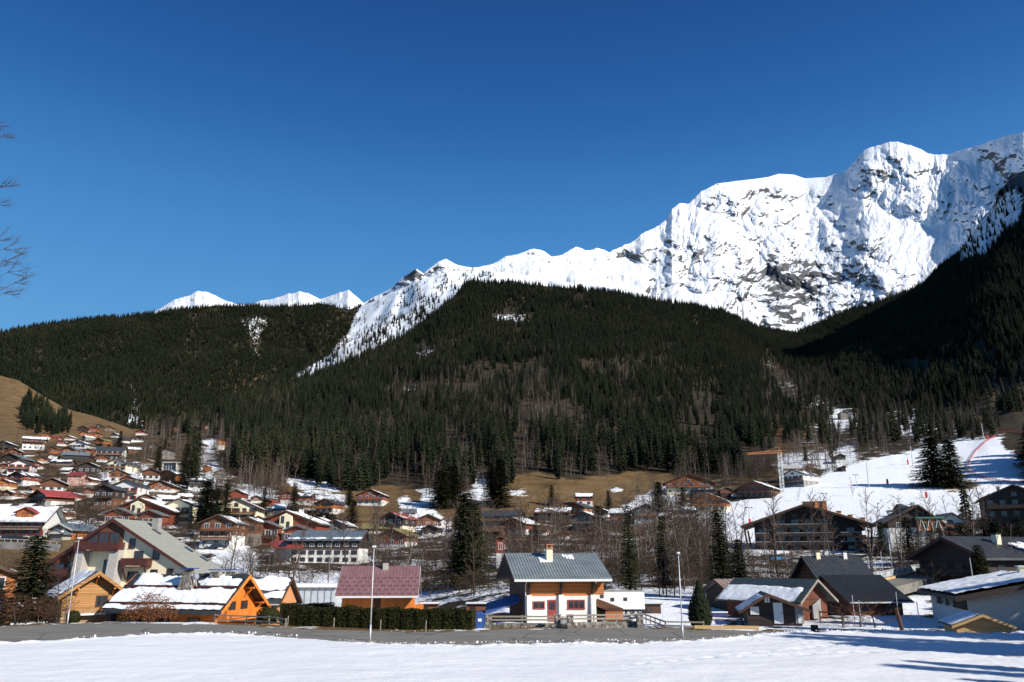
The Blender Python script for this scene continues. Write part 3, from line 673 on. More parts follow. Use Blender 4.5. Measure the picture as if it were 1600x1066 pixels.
def snow_on(roof, g, side, cover=.8, th=.16, n=(14, 18), seed=0, u=(0, 1), v=(0, 1), name='snow_cover', mat='snow', wob=1.0):
    """lumpy snow sheet on one slope; u runs along the eaves, v from eaves to ridge"""
    xa, za = (g['xl'], g['zl']) if side == 'L' else (g['xr'], g['zr'])
    nu, nv = n; U = np.linspace(u[0], u[1], nu); V = np.linspace(v[0], v[1], nv)
    VV, UU = np.meshgrid(V, U, indexing='ij')
    x = xa + (g['rx'] - xa) * VV; z = za + (g['zt'] - za) * VV; y = g['y0'] + (g['y1'] - g['y0']) * UU
    eu = np.minimum(UU - u[0], u[1] - UU) * (g['y1'] - g['y0']); ev = np.minimum(VV - v[0], v[1] - VV) * abs(xa - g['rx'])
    f = cover + .75 * wob * fbm(x * .7 + seed, y * .7, 4, seed) - .7 * np.exp(-np.minimum(eu, ev) / .45)
    h = np.clip(f - .15, 0, .35) / .35 * th * (1 + .3 * fbm(x * 2, y * 2, 2, seed)) - .02
    keep = (h[:-1, :-1] > 0) | (h[1:, :-1] > 0) | (h[:-1, 1:] > 0) | (h[1:, 1:] > 0)
    if not keep.any(): return
    fc = gridfaces(nv, nu, keep)
    if side == 'R': fc = fc[:, ::-1]
    me = npmesh('snow_cover', np.stack([x, y, z + h], -1).reshape(-1, 3), fc, M[mat])
    return link(name, me, roof)
def add_walls(root, w, d, he, rise, split, low, up, found=3.0, ridge_x=0.0, gap=.03):
    if split > 0:
        MB().box(-w / 2, w / 2, -d / 2, d / 2, -found, split).build('lower_wall', M[low], root)
    m = MB(); e = .06 if split > 0 else 0
    m.prism([(-w / 2 - e, split if split > 0 else -found), (w / 2 + e, split if split > 0 else -found), (w / 2 + e, he - .02), (ridge_x, he + rise - .02), (-w / 2 - e, he - .02)], -d / 2 - e, d / 2 + e)
    m.build('upper_wall' if split > 0 else 'wall', M[up], root)
def add_chimney(root, x, y, z0, z1, s=.7, mat='stone', cap='slate', name='chimney'):
    m = MB(); m.box(x - s / 2, x + s / 2, y - s / 2, y + s / 2, z0, z1); o = m.build(name, M[mat], root)
    c = MB(); c.box(x - s * .62, x + s * .62, y - s * .62, y + s * .62, z1 + .16, z1 + .24)
    for a in (-.4, .4):
        for b_ in (-.4, .4): c.box(x + a * s - .05, x + a * s + .05, y + b_ * s - .05, y + b_ * s + .05, z1 - .02, z1 + .17)
    c.build('chimney_cap', M[cap], o); return o

HB = []   # (px, py, w, h) footprints in view for keeping trees clear
def chalet(px, py, wp, hp, kind, yaw, low, up, roof, label, name='chalet', cat='house', snowc=None, opt='', group=None, Y=None, dk=1.0):
    """a far house: wp, hp size in photo pixels; kind G gable to the valley, S eaves to the valley"""
    rg = random.Random(int(px * 13 + py * 7)); hp = hp * (1.2 if wp < 60 else 1.05)
    if up == 'orange' and Y is None and rg.random() < .6: up = 'brown2'; low = 'brown2' if low == 'orange' else low
    if low == up and low in ('orange', 'brown', 'red', 'dark', 'brown2') and 13 < wp < 60 and rg.random() < .6: low = 'white'
    g = G(px, py) if Y is None else P(px, py, Y)
    s = mpp(g.y); W = wp * s; Ht = hp * s
    if kind == 'G':
        w = W * .86; d = max(8., min(W * .95, 16.)) * dk; rise = w / 2 * math.tan(R(20 if W > 22 else 23)); rise = min(rise, Ht * .55); he = Ht - rise; a = R(yaw); oh = W * .07
    else:
        d = W * .90; w = max(8., min(W * .62, 12.)) * dk; rise = min(w / 2 * math.tan(R(22)), Ht * .5); he = Ht - rise; a = R(yaw - 90); oh = .8
    # sit it into the slope, front wall on the ground seen at the pixel
    back = (d if kind == 'G' else w) / 2
    az = math.atan2(g.x, g.y)
    loc = g + Vector((g.x, g.y, 0)).normalized() * back * .8
    root = empty(name, loc, a - az * .25, label, cat, group)
    fr = ['F', 'L' if px > 800 else 'R', 'R'] if kind == 'G' else ['R', 'F' if px > 800 else 'B']
    nfl = max(1, round(he / 2.75)); fh = he / nfl
    split = 0 if low == up else (fh * (nfl - 1 if nfl < 3 else nfl - 1.5) if nfl > 1 else he * .45)
    if 'h' in opt: split = he * .5
    add_walls(root, w, d, he, rise, split, low, up)
    rf, gm = add_roof(root, w, d, he, rise, oh, .95 if W > 9 else .6, roof, th=.25 if W < 30 else .4, fascia='timber' if up != 'dark' else 'dark')
    sc = snowc if snowc is not None else 0
    if sc:
        nn_ = (16, 12) if W < 25 else (24, 16)
        for i, sd in enumerate('LR'):
            snow_on(rf, gm, sd, sc * rg.uniform(.45, .95), .18, nn_, int(px) + i)
    frame = {'white': 'bframe', 'cream': 'bframe', 'pink': 'wframe'}.get(up, 'wframe' if rg.random() < .6 else 'bframe')
    front = 'F' if kind == 'G' else 'R'; FW = w if kind == 'G' else d; SWD = d if kind == 'G' else w
    nw = max(1, int(FW / (2.6 if FW < 20 else 3.4)))
    big = wp > 30
    for k in range(nfl):
        z = k * fh + .85
        for i in range(nw):
            u = (i + .5) / nw * FW - FW / 2
            if 'w' not in opt or k: add_window(root, w, d, front, u, z, min(1.25, FW / nw * .45), min(1.3, fh * .5), frame, 1, (None if not big else 'rframe' if 'r' in opt else ('timber' if up in ('white', 'cream') and rg.random() < .7 else None)), .03 + (.06 if z > split > 0 else 0), pane=wp > 24)
    if kind == 'G' and rise > 2.2 and wp > 22:
        add_window(root, w, d, front, 0, he + .25, min(1.2, w * .12), min(1.1, rise * .35), frame, 1, None, .09, pane=wp > 24)
    for f2 in fr[1:]:
        if f2 in ('F', 'B') and kind == 'G': continue
        n2 = max(1, int(SWD / 4))
        for k in range(nfl):
            for i in range(n2): add_window(root, w, d, f2, (i + .5) / n2 * SWD - SWD / 2, k * fh + .9, .95, min(1.2, fh * .45), frame, 1, None, .09 if k * fh + .9 > split > 0 else .03, pane=False)
    bm = {'orange': 'orange', 'brown2': 'brown2', 'red': 'red', 'brown': 'brown', 'dark': 'dark', 'white': 'brown', 'cream': 'brown', 'greywood': 'greywood', 'pink': 'brown'}.get(up, 'brown')
    if 'b' in opt or (W > 9 and nfl > 1 and 'n' not in opt):
        for k in range(1, nfl):
            if 'b' in opt or k == nfl - 1: add_balcony(root, w, d, front, -FW * .46, FW * .46, k * fh + .05, 1.2, bm)
    if W > 8:
        cx = rg.choice((-1, 1)) * w * .2; sl = rise / (w / 2)
        zr_ = he + rise - abs(cx) * sl
        add_chimney(root, cx, rg.uniform(-.2, .2) * d, zr_ - .3, zr_ + 1.3, .7, rg.choice(('stone', 'greyw', 'concrete')))
    HB.append((px, py, wp, hp)); return root

T = [
 # px, py, w, h, kind, yaw, lower, upper, roof, label, snow, opt
 (72,687,14,9,'G',10,'orange','orange','brownroof','small bright orange timber chalet alone under the brown meadow',0,''),
 (89,688,10,6,'S',0,'orange','orange','redroof','tiny orange hut just right of the bright chalet under the meadow',0,''),
 (52,703,34,18,'S',18,'white','brown','slate','chalet with white balcony band and snowy roof below the meadow spruces',.75,''),
 (9,707,26,15,'G',0,'brown','dark','slate','dark chalet cut by the left edge, snow along its ridge',.5,''),
 (25,713,26,10,'G',5,'orange','orange','slate','low orange gabled chalet in front of the dark one at the left edge',.5,''),
 (49,713,16,7,'S',0,'brown','brown','brownroof','small brown lean shed right of the low orange gabled chalet',0,''),
 (26,726,42,14,'G',-8,'white','dark','greyroof','wide dark gable chalet over a white ground floor near the left edge',0,''),
 (85,709,14,9,'G',0,'orange','brown','brownroof','little orange brown chalet beside the dark bush clump on the left hillside',0,''),
 (86,717,14,6,'G',0,'white','white','slate','tiny white walled hut with black roof on the left hillside',0,''),
 (128,701,32,11,'G',-10,'white','white','slate','white arched chalet with black roof above the blue grey roofed one',.3,''),
 (113,709,24,9,'G',-10,'orange','orange','bluegrey','orange chalet with blue grey roof right of the little brown one',0,''),
 (119,719,40,11,'S',15,'dark','dark','bluegrey','long dark house with smooth blue grey roof and snow lip at its eaves',0,''),
 (11,738,20,11,'G',0,'orange','orange','redroof','small orange chalet with red roof at the left edge',0,''),
 (34,741,38,19,'G',8,'white','white','redroof','white arcaded chalet with dark red roof on the left hillside',0,'r'),
 (38,759,34,18,'G',-25,'white','red','slate','red brown chalet over white garages, below the white arcaded one',.4,''),
 (9,766,24,14,'G',0,'cream','orange','brownroof','orange and cream chalet at the left edge above the large white hotel',.3,''),
 (84,768,38,17,'G',10,'white','brown','bluegrey','brown chalet with pale snowy roof behind the big maroon roofed chalet',.8,''),
 (120,759,22,18,'S',0,'pink','pink','redroof','pink walled house with rusty red roof among bare trees',0,''),
 (97,727,34,8,'S',0,'greywood','greywood','slate','low grey hut with snow lines on its roof, deep in the trees',.45,''),
 (131,674,16,7,'G',0,'dark','dark','brownroof','dark brown chalet, leftmost of the top village row',0,''),
 (147,676,12,8,'G',0,'red','red','brownroof','red brown chalet, second from left in the top village row',0,''),
 (156,669,10,5,'G',0,'dark','dark','slate','tiny dark hut behind the top village row',0,''),
 (172,674,15,7,'G',0,'greywood','brown','brownroof','pinkish brown chalet, last of the top row before the tall spruce',0,''),
 (135,682,16,7,'G',-10,'orange','orange','brownroof','orange chalet just under the top village row, left one of two',0,''),
 (153,684,10,7,'G',0,'orange','orange','brownroof','narrow orange chalet just under the top village row, right one of two',0,''),
 (138,688,12,6,'G',-35,'greyw','greyw','frost','small shed with a frosty blue roof under the top village row',.9,''),
 (161,699,22,12,'G',-20,'brown','orange','olive','orange brown chalet with yellow green mossy roof',0,''),
 (173,719,44,18,'S',8,'stone','white','slate','long white guesthouse with black hipped roof over a stone base',0,''),
 (140,713,13,10,'G',0,'orange','orange','redroof','small orange gabled chalet left of the long white guesthouse',0,''),
 (140,739,32,14,'G',5,'dark','dark','slate','dark brown chalet with white snow edges on both roof slopes',.45,''),
 (190,738,44,17,'G',-12,'cream','cream','slate','broad cream chalet with dark roof beside the bright snow patch',0,''),
 (186,754,28,17,'G',5,'white','orange','slate','orange gabled chalet with white lower floors below the broad cream one',.5,''),
 (222,680,17,7,'G',0,'red','red','brownroof','red brown chalet where the top piste meets the village',0,''),
 (214,691,22,8,'G',20,'dark','dark','greyroof','dark brown chalet with a snow streaked roof below the top piste',.5,''),
 (209,709,20,9,'S',25,'brown','brown','frost','low brown house with tilted snow covered roof right of the guesthouse',.9,''),
 (198,706,8,5,'G',0,'orange','orange','brownroof','tiny orange shed beside the long white guesthouse',0,''),
 (262,718,18,14,'G',0,'stone','greywood','slate','grey stone tower house standing behind the flat pavilion',0,'n'),
 (240,750,32,15,'G',0,'white','brown','slate','brown chalet with a long white lower storey above the orange ones',0,'h'),
 (268,752,32,14,'G',-15,'orange','orange','bluegrey','orange chalet with snowy left slope right of the long white storey',.7,''),
 (256,769,46,15,'G',0,'white','orange','slate','wide orange and white chalet with dark roof and full balcony',.1,'b'),
 (312,766,36,17,'S',10,'dark','dark','slate','black hip roofed chalet behind the three spruces',.1,''),
 (346,703,13,14,'G',0,'white','orange','brownroof','bright orange house above white base at the forest edge',0,''),
 (323,738,9,9,'G',0,'orange','orange','redroof','tiny orange red cabin amid the snow patches',0,''),
 (347,743,24,7,'G',5,'greywood','greywood','slate','low grey cabin with snow on its right slope below the forest',.6,''),
 (277,674,12,6,'G',0,'brown','brown','redroof','tiny red roofed cabin inside the bare wood on the upper left',0,''),
 (322,671,9,5,'G',30,'red','red','redroof','tiny cabin with pale red roof on the snow patch at the forest edge',.4,''),
 (4,805,20,14,'S',0,'white','white','frost','small white house at the left edge behind the large snowy roofed hotel',.9,''),
 (143,777,18,12,'G',0,'white','orange','brownroof','small orange and white chalet left of the dark brown balconied one',0,''),
 (170,793,38,29,'G',-12,'brown','dark','slate','dark brown balconied chalet beside the white one with red shutters',0,'b'),
 (206,757,28,11,'G',-10,'dark','brown','slate','brown gabled chalet directly behind the white one with red shutters',.3,''),
 (203,784,46,28,'G',-4,'white','white','slate','white chalet with dark gable, balconies and red shutters',0,'rb'),
 (286,819,44,32,'G',-12,'cream','cream','greyroof','cream chalet with grey double roof beside the big grey tiled roof',.55,'b'),
 (262,788,34,12,'S',15,'white','brown','greyroof','low brown house with snowy roof behind the red brown lodge wing',.8,''),
 (372,784,28,15,'G',0,'white','red','brownroof','small red brown and white chalet above the wide balconied building',.7,''),
 (374,815,76,34,'G',3,'cream','cream','timber','wide cream building with four rows of brown balconies, snow on left slope',.5,'b'),
 (347,857,60,48,'G',-5,'white','brown','greyroof','tall chalet with white base, orange garage door and snow rimmed roof',.35,'b'),
 (391,853,36,36,'G',-5,'greywood','brown','greyroof','grey brown chalet against the right side of the tall white based one',.4,''),
 (452,790,24,18,'G',-5,'white','red','slate','red brown chalet on white base just left of the lone village spruce',0,''),
 (477,789,26,16,'S',5,'white','red','slate','long roofed red brown chalet just right of the lone village spruce',.3,''),
 (515,803,38,19,'G',-20,'white','orange','slate','orange brown chalet with black roof and white terrace above the hedge',0,''),
 (424,798,16,14,'G',-10,'white','orange','redroof','small orange cabin below the snow field edge, left of the snowy box',0,''),
 (439,802,20,12,'S',0,'white','dark','frost','flat snow capped little house in front of the village spruce',1.2,''),
 (500,828,36,16,'G',-8,'greyw','greywood','greyroof','grey stone gabled house left of the twin grey chalets',.6,'n'),
 (531,834,46,17,'G',-12,'greywood','greywood','greyroof','twin grey brown chalet with snow rimmed roofs behind the long hotel',.5,''),
 (583,790,48,21,'G',-6,'white','red','timber','red brown chalet with three balconies alone on the brown meadow',.35,'b'),
 (621,834,48,27,'G',-22,'cream','dark','redroof','cream and dark chalet with long red roof below the brown meadow',.1,''),
 (588,834,40,13,'S',5,'dark','dark','olive','low house with mossy green roof left of the red roofed chalet',0,''),
 (668,825,44,17,'G',5,'red','brown','timber','brown gabled chalet right of the red roofed one',.15,''),
 (622,855,52,23,'G',-18,'white','brown','olive','white walled chalet with olive roof above the bare wood',.0,'r'),
 (660,836,16,12,'S',0,'greyw','white','slate','small pale annex with dark windows under the brown gabled chalet',.6,''),
 (676,838,28,14,'G',-10,'dark','dark','slate','dark slate gabled shed in front of the brown gabled chalet',.1,''),
 (698,822,18,10,'G',0,'white','white','greyroof','small white gable peeping out left of the big spruce',.5,''),
 (752,755,26,15,'G',10,'white','dark','redroof','dark cottage with one white framed window at the forest edge',.55,'n'),
 (787,824,64,25,'S',-12,'greyw','slate','slate','dark grey roofed house with shaded gable right of the big spruce',0,''),
 (813,835,50,21,'G',-28,'white','red','timber','brick red chalet with thick white snow on its left slope',1.2,''),
 (771,842,34,16,'S',-10,'dark','brown','brownroof','brown roofed house with white chimney below the dark grey roofed one',0,''),
 (782,888,14,40,'G',0,'white','red','brownroof','narrow white tower house with dark red top in the bare wood',0,'n'),
 (864,814,62,20,'S',-10,'dark','dark','brownroof','wide dark brown barn with snow streaks behind the trees',.4,''),
 (913,791,28,17,'S',0,'red','red','brownroof','small red chalet with a thick snow slab on its roof',1.1,'n'),
 (906,803,36,14,'G',-30,'orange','orange','slate','dark roofed chalet with glowing orange front below the small red one',0,''),
 (918,830,44,25,'G',-22,'brown','greywood','greyroof','grey brown gabled chalet with white windows and snow on the left slope',.7,''),
 (970,818,32,19,'S',-15,'brown','orange','frost','orange sided house with lumpy snow roof among the conifers',1.0,''),
 (1008,818,44,25,'G',0,'greyw','slate','slate','dark grey green gabled house with pale balcony line',.05,''),
 (1077,772,84,30,'G',-8,'cream','orange','redroof','big cream and orange hotel with many small windows on the slope',.45,''),
 (1112,800,60,27,'G',-18,'cream','orange','frost','orange chalet with snow roof and stone terrace beside the piste',1.2,''),
 (1100,772,34,10,'S',0,'dark','dark','slate','low black roofed house under the big cream and orange hotel',.1,''),
 (1133,775,22,11,'G',0,'dark','brown','slate','little dark chalet with snowy roof between hotel and piste',.9,''),
 (1068,808,40,14,'S',-10,'dark','dark','slate','dark roofed house hidden behind bare trees left of the snow roofed chalet',.25,''),
 (1187,778,64,25,'G',-30,'dark','brown','slate','wide dark brown chalet with snow roof at the left foot of the piste',1.0,''),
 (1234,753,24,22,'S',0,'concrete','concrete','concrete','bare concrete building shell behind the crane mast',0,'n'),
 (1252,760,44,22,'G',-48,'greyw','white','slate','white gabled house with very long slate roof beside the piste',.1,''),
 (1311,724,18,12,'G',0,'dark','dark','slate','small dark hut at the upper left edge of the piste',.1,''),
 (1315,737,8,7,'G',0,'dark','dark','slate','tiny dark box shed just below the hut on the piste edge',0,'n'),
 (1318,656,16,12,'G',0,'stone','stone','frost','little pale stone ruin in the snowy clearing',.4,'n'),
 (1413,800,18,10,'S',0,'greyw','red','slate','small reddish shed beside the parked silver pickup',.2,'n'),
 (1592,822,30,18,'G',15,'dark','brown','bluegrey','small brown lodge at the right edge with a blue shaded snow roof',.9,''),
]
# smaller chalets filling the rows between, told apart by the landmarks they stand at
FILL = [(60,733,18,9,'G','brown','left of the pink walled house row, below the white arcaded chalet'),(160,722,18,9,'G','orange','just below the small orange gabled chalet'),(106,740,16,8,'S','dark','under the low grey hut'),(142,758,20,10,'G','brown','under the dark brown chalet with white roof edges'),
 (163,770,18,9,'G','dark','between the pink walled house and the white one with red shutters'),(232,767,20,10,'S','orange','left of the wide orange and white chalet'),(228,786,22,11,'G','brown','right of the white chalet with red shutters'),(118,782,20,10,'G','red','left of the small orange and white chalet'),
 (100,812,24,12,'G','brown','above the orange brown chalet with two gables'),(20,780,22,11,'G','brown','left of the big maroon roofed chalet'),(4,752,20,10,'G','red','at the left edge above the gabled orange and cream one'),(70,724,16,8,'G','orange','right of the wide dark gable over white'),
 (196,692,14,7,'S','brown','left of the snow streaked roof under the top piste'),(182,684,12,6,'G','dark','right end of the second village row'),(110,688,13,6,'G','brown','left of the second village row'),(98,697,14,7,'G','red','right of the snowy roofed chalet with white band'),
 (240,700,14,7,'G','dark','in the bare wood right of the top piste'),(300,718,14,8,'G','brown','left of the tiny orange red cabin'),(232,727,16,8,'G','orange','left of the pale pavilion'),(290,785,24,12,'S','dark','under the three village spruces'),
 (338,786,20,10,'G','brown','left of the small red brown chalet with white base'),(400,786,18,9,'G','brown','right of the small red brown chalet with white base'),(405,822,24,12,'G','orange','right of the wide balconied building'),(560,838,22,10,'G','brown','left of the olive roofed chalet'),
 (640,806,20,9,'S','dark','on the meadow edge above the red roofed chalet'),(718,832,24,12,'G','brown','behind the left side of the big spruce'),(845,836,26,12,'S','orange','below the wide dark brown barn'),(945,808,20,10,'G','dark','left of the lumpy snow roofed house'),
 (1035,832,26,12,'G','brown','right below the dark grey green gabled house'),(990,842,24,12,'S','red','in the right thicket below the lumpy snow roof'),(1150,776,16,8,'G','brown','right of the little dark chalet by the piste'),(880,842,22,10,'G','red','left of the grey brown gabled chalet'),
 (318,700,10,6,'G','dark','left of the bright orange house at the forest edge'),(178,730,18,8,'S','brown','under the long white guesthouse'),(56,770,14,7,'G','orange','left of the snowy roofed brown chalet'),(44,798,20,9,'S','brown','above the large white hotel roof')]
for (a, b_, c, d, k, wl, tx) in FILL:
    sn = random.Random(a).choice((0, .3, .5, .8)); T.append((a, b_, c, d, k, random.Random(a + 1).randint(-20, 15), 'white', wl, random.Random(a + 2).choice(('slate', 'brownroof', 'greyroof', 'timber')), 'small ' + {'brown': 'brown', 'orange': 'orange', 'dark': 'dark', 'red': 'red brown'}[wl] + ' chalet ' + tx, sn, ''))
for t in T:
    chalet(*t[:10], snowc=t[10], opt=t[11], name={'hotel': 'hotel'}.get(t[9].split()[-1], 'hotel' if ' hotel ' in t[9] and ('big cream and orange hotel with' in t[9]) else 'chalet' if 'chalet' in t[9] else 'shed' if 'shed' in t[9] or 'hut' in t[9] or 'cabin' in t[9] else 'house'))

# bigger village buildings ---------------------------------------------------
def twin_lodge(px, py, wp, hp, label, flip=1):
    g = G(px, py); s = mpp(g.y); w = wp * s; Ht = hp * s; rise = w / 2 * .36; he = Ht - rise; d = 13
    root = empty('lodge', g + Vector((0, d / 2, 0)), R(-4), label, 'building')
    add_walls(root, w * .9, d, he + .05 * w * .36, rise * .9, 0, 'red', 'red')
    rf, gm = add_roof(root, w * .9, d, he + .05 * w * .36, rise * .9, w * .05, 1.0, 'greyroof', .35)
    for i, sd in enumerate('LR'): snow_on(rf, gm, sd, .45, .25, (24, 20), int(px) + i)
    tw = w * .17; tx = -w * .02 * flip
    MB().prism([(tx - tw / 2, -3), (tx + tw / 2, -3), (tx + tw / 2, he + rise * .62), (tx, he + rise * .85), (tx - tw / 2, he + rise * .62)], -d / 2 - 1.4, -d / 2 + .5).build('stair_tower', M['cream'], root)
    add_window(root, w, d, 'F', tx - tw * .25, he + rise * .1, .8, 1.9, 'bframe', 0, None, 1.42); add_window(root, w, d, 'F', tx + tw * .22, he * .75, .8, 2.2, 'bframe', 0, None, 1.42)
    for (cx, ww, hh) in ((-w * .20, w * .36, he * .86), (w * .24, w * .34, he * .68)):
        wing = MB(); r2 = ww / 2 * .36
        wing.prism([(cx - ww / 2, -3), (cx + ww / 2, -3), (cx + ww / 2, hh), (cx, hh + r2), (cx - ww / 2, hh)], -d / 2 - 4.5, -d / 2 - .1).build('gabled_wing', M['red'], root)
        e = empty('wing_roof_frame', (cx, -d / 2 - 2.3, 0)); e.parent = root
        bpy.data.objects.remove(e)
        m = MB(); o1 = ww * .08; s1 = .36; v = .35
        m.prism([(cx - ww / 2 - o1, hh - s1 * o1), (cx, hh + r2), (cx + ww / 2 + o1, hh - s1 * o1), (cx + ww / 2 + o1, hh - s1 * o1 + v), (cx, hh + r2 + v), (cx - ww / 2 - o1, hh - s1 * o1 + v)], -d / 2 - 5.6, -d / 2 - .15)
        r_ = m.build('wing_roof', M['greyroof'], root)
        snow_on(r_, dict(xl=cx - ww / 2 - o1, xr=cx + ww / 2 + o1, zl=hh - s1 * o1 + v, zr=hh - s1 * o1 + v, rx=cx, zt=hh + r2 + v, y0=-d / 2 - 5.6, y1=-d / 2 - .15), 'L', .6, .15, (10, 16), int(px + cx))
        nfl = max(1, int(hh / 2.8))
        for k in range(nfl):
            for i in range(4): add_window(root, w, d, 'F', cx - ww * .36 + ww * .24 * i, hh - 2.5 - k * 2.8, 1.5, 1.5, 'wframe', 1, None, 4.55)
            if k < nfl: 
                b = add_balcony(root, w, d, 'F', cx - ww * .15, cx + ww * .44, hh - 3.2 - k * 2.8, 1.2, 'dark'); b.location.y -= 4.5
    add_chimney(root, w * .1, 1, he + rise * .6, he + rise + 1.0, 1.2, 'white')
    HB.append((px, py, wp, hp)); return root
twin_lodge(218, 818, 118, 38, 'red brown lodge with cream stair tower just behind the big grey tiled roof')
twin_lodge(446, 852, 112, 52, 'red brown lodge with white stair tower and two gables behind the long hotel', -1)

def long_hotel():
    g = G(507, 880); s = mpp(g.y); L = 108 * s; w = 11.0; he = 36 * s; rise = 2.0
    root = empty('hotel', g + Vector((0, w / 2, 0)), R(-90 - 2), 'long low hotel with green grey roof, white window band and red end', 'hotel')
    add_walls(root, w, L, he, rise, he * .62, 'white', 'dark', 4)
    rf, gm = add_roof(root, w, L, he, rise, 1.0, .8, 'bluegrey', .35)
    snow_on(rf, gm, 'R', .35, .2, (40, 8), 3, v=(0, .25)); snow_on(rf, gm, 'L', .8, .2, (40, 8), 3)
    n = 8
    for i in range(n):
        u = -L / 2 + (i + .5) * L / n
        add_window(root, w, L, 'R', u, he * .38, 1.3, .8, 'bframe', 1, None, .03); add_window(root, w, L, 'R', u, he * .08, 1.1, .8, 'bframe', 1, None, .03)
        add_window(root, w, L, 'R', u, he * .70, 1.0, .7, 'wframe', 1, None, .10)
    m = MB(); m.box(w / 2, w / 2 + .3, -L / 2, L / 2, he * .60, he * .63); m.build('ledge', M['timber'], root)
    m = MB(); m.box(-4.5, 4.5, -L / 2 - 4.2, -L / 2 - .1, -4, he * .62); m.build('annex', M['white'], root)
    m = MB(); m.prism([(-5.2, he * .62), (5.9, he * .62), (5.9, he * .64), (0, he * .98), (-5.2, he * .64)], -L / 2 - 5, -L / 2 + 7 * 0 - .05); m.build('annex_roof', M['redroof'], root)
    m = MB(); m.prism([(w / 2 + .05, he * .64), (w / 2 + 2.0, he * .60), (w / 2 + 2.0, he * .63), (.3, he * 1.12 + .5), (.3, he * 1.12 + .3)], -L / 2 - .8, -L / 2 + L * .2); 
    m.build('red_roof_end', M['redroof'], root)
    HB.append((507, 880, 116, 42))
long_hotel()

def white_hotel():
    g = G(30, 842); s = mpp(g.y); L = 76 * s; w = 12; he = 30 * s; rise = 3.6
    root = empty('hotel', g + Vector((-2, w / 2, 0)), R(-90 + 8), 'large white hotel with red shutters, snowy roof and wooden dormer at the left edge', 'hotel')
    add_walls(root, w, L, he, rise, 0, 'white', 'white', 3)
    rf, gm = add_roof(root, w, L, he, rise, 1.3, 1.4, 'frost', .3)
    snow_on(rf, gm, 'R', .5, .12, (30, 14), 3)
    for k in range(2):
        for i in range(7):
            add_window(root, w, L, 'R', -L / 2 + (i + .5) * L / 7, .9 + k * he / 2, 1.2, 1.5, 'rframe', 1, 'rframe', .03)
    add_balcony(root, w, L, 'R', -L * .5, L * .5, he * .5 - .1, 1.3, 'timber')
    m = MB(); x0 = w / 2 - 1.0; m.prism([(-2.2, he - .2), (2.2, he - .2), (2.2, he + 2.0), (0, he + 3.1), (-2.2, he + 2.0)], -.1, 3.0)
    o = m.build('dormer', M['orange'], root, (x0 + .6, 1.5, 0), R(90))
    m = MB(); m.prism([(-2.9, he + 1.65), (0, he + 3.1), (2.9, he + 1.65), (2.9, he + 1.9), (0, he + 3.38), (-2.9, he + 1.9)], -.8, 3.6); m.build('dormer_roof', M['redroof'], o)
    a, b, _ = window_mesh(1.1, 1.2, 'bframe', 1, None); q = link('window', a, o, (0, -.14, he + .5)); 
    add_chimney(root, 0, L * .35, he + rise - .5, he + rise + 1.5, 1.1, 'greyw')
    HB.append((30, 842, 80, 44))
white_hotel()
def maroon():
    g = G(66, 790); s = mpp(g.y); root = empty('chalet', g + Vector((0, 7, 0)), R(-32), 'big brown chalet with maroon roof, white ground floor and white windows', 'house')
    w, d, he, rise = 42 * s, 46 * s, 16 * s, 8.5 * s
    add_walls(root, w, d, he, rise, he * .48, 'white', 'brown', 4)
    rf, gm = add_roof(root, w, d, he, rise, 1.4, 1.3, 'redroof', .35)
    for k in range(2):
        for i in range(4): add_window(root, w, d, 'F', -w * .36 + w * .24 * i, .8 + k * he * .5, 1.5, 1.3, 'wframe', 1, None, .03 + k * .07)
        for i in range(4): add_window(root, w, d, 'L', -d * .36 + d * .24 * i, .8 + k * he * .5, 1.1, 1.4, 'bframe', 1, None, .03 + k * .07)
    add_window(root, w, d, 'F', 0, he + .2, 1.8, 1.3, 'wframe', 1, None, .1)
    add_balcony(root, w, d, 'F', -w * .5, w * .5, he * .5, 1.3, 'dark'); add_chimney(root, -w * .15, 0, he + rise * .5, he + rise + 1, .9, 'greyw')
    HB.append((66, 790, 64, 32))
maroon()
def twin_gable():
    g = G(98, 842); s = mpp(g.y)
    root = empty('chalet', g + Vector((0, 5, 0)), R(-14), 'orange brown chalet with two stepped gables above the roadside wall', 'house')
    w, d, he, rise = 40 * s, 9, 15 * s, 8 * s
    add_walls(root, w, d, he, rise, 0, 'orange', 'orange', 4)
    rf, gm = add_roof(root, w, d, he, rise, 1.2, 1.2, 'bluegrey', .3, fascia='white')
    w2 = 24 * s; cx = w * .22; h2 = 8 * s; r2 = 5 * s
    m = MB(); m.prism([(cx - w2 / 2, 1.0), (cx + w2 / 2, 1.0), (cx + w2 / 2, h2), (cx, h2 + r2), (cx - w2 / 2, h2)], -d / 2 - 3, -d / 2 - .05); m.build('gabled_wing', M['orange'], root)
    m = MB(); m.prism([(cx - w2 / 2 - 1, h2 - .4), (cx, h2 + r2), (cx + w2 / 2 + 1, h2 - .4), (cx + w2 / 2 + 1, h2 - .1), (cx, h2 + r2 + .3), (cx - w2 / 2 - 1, h2 - .1)], -d / 2 - 4, -d / 2 - .1); m.build('wing_roof', M['bluegrey'], root)
    m = MB(); m.box(cx - w2 / 2, cx + w2 / 2, -d / 2 - 3.3, -d / 2 - .1, -4, .98); m.build('stone_garage', M['concrete'], root)
    add_window(root, w, d, 'F', cx, 1.6, 2.6, 1.5, 'bframe', 2, None, 3.04); add_balcony(root, w, d, 'F', cx - w2 / 2, cx + w2 / 2, 1.1, .9, 'white').location.y -= 3
    for u in (-w * .3, -w * .08, w * .16): add_window(root, w, d, 'F', u, he * .68, 1.1, 1.4, 'wframe', 1, None, .04)
    add_balcony(root, w, d, 'F', -w * .45, w * .1, he * .55, 1.2, 'timber')
    HB.append((98, 842, 52, 32))
twin_gable()
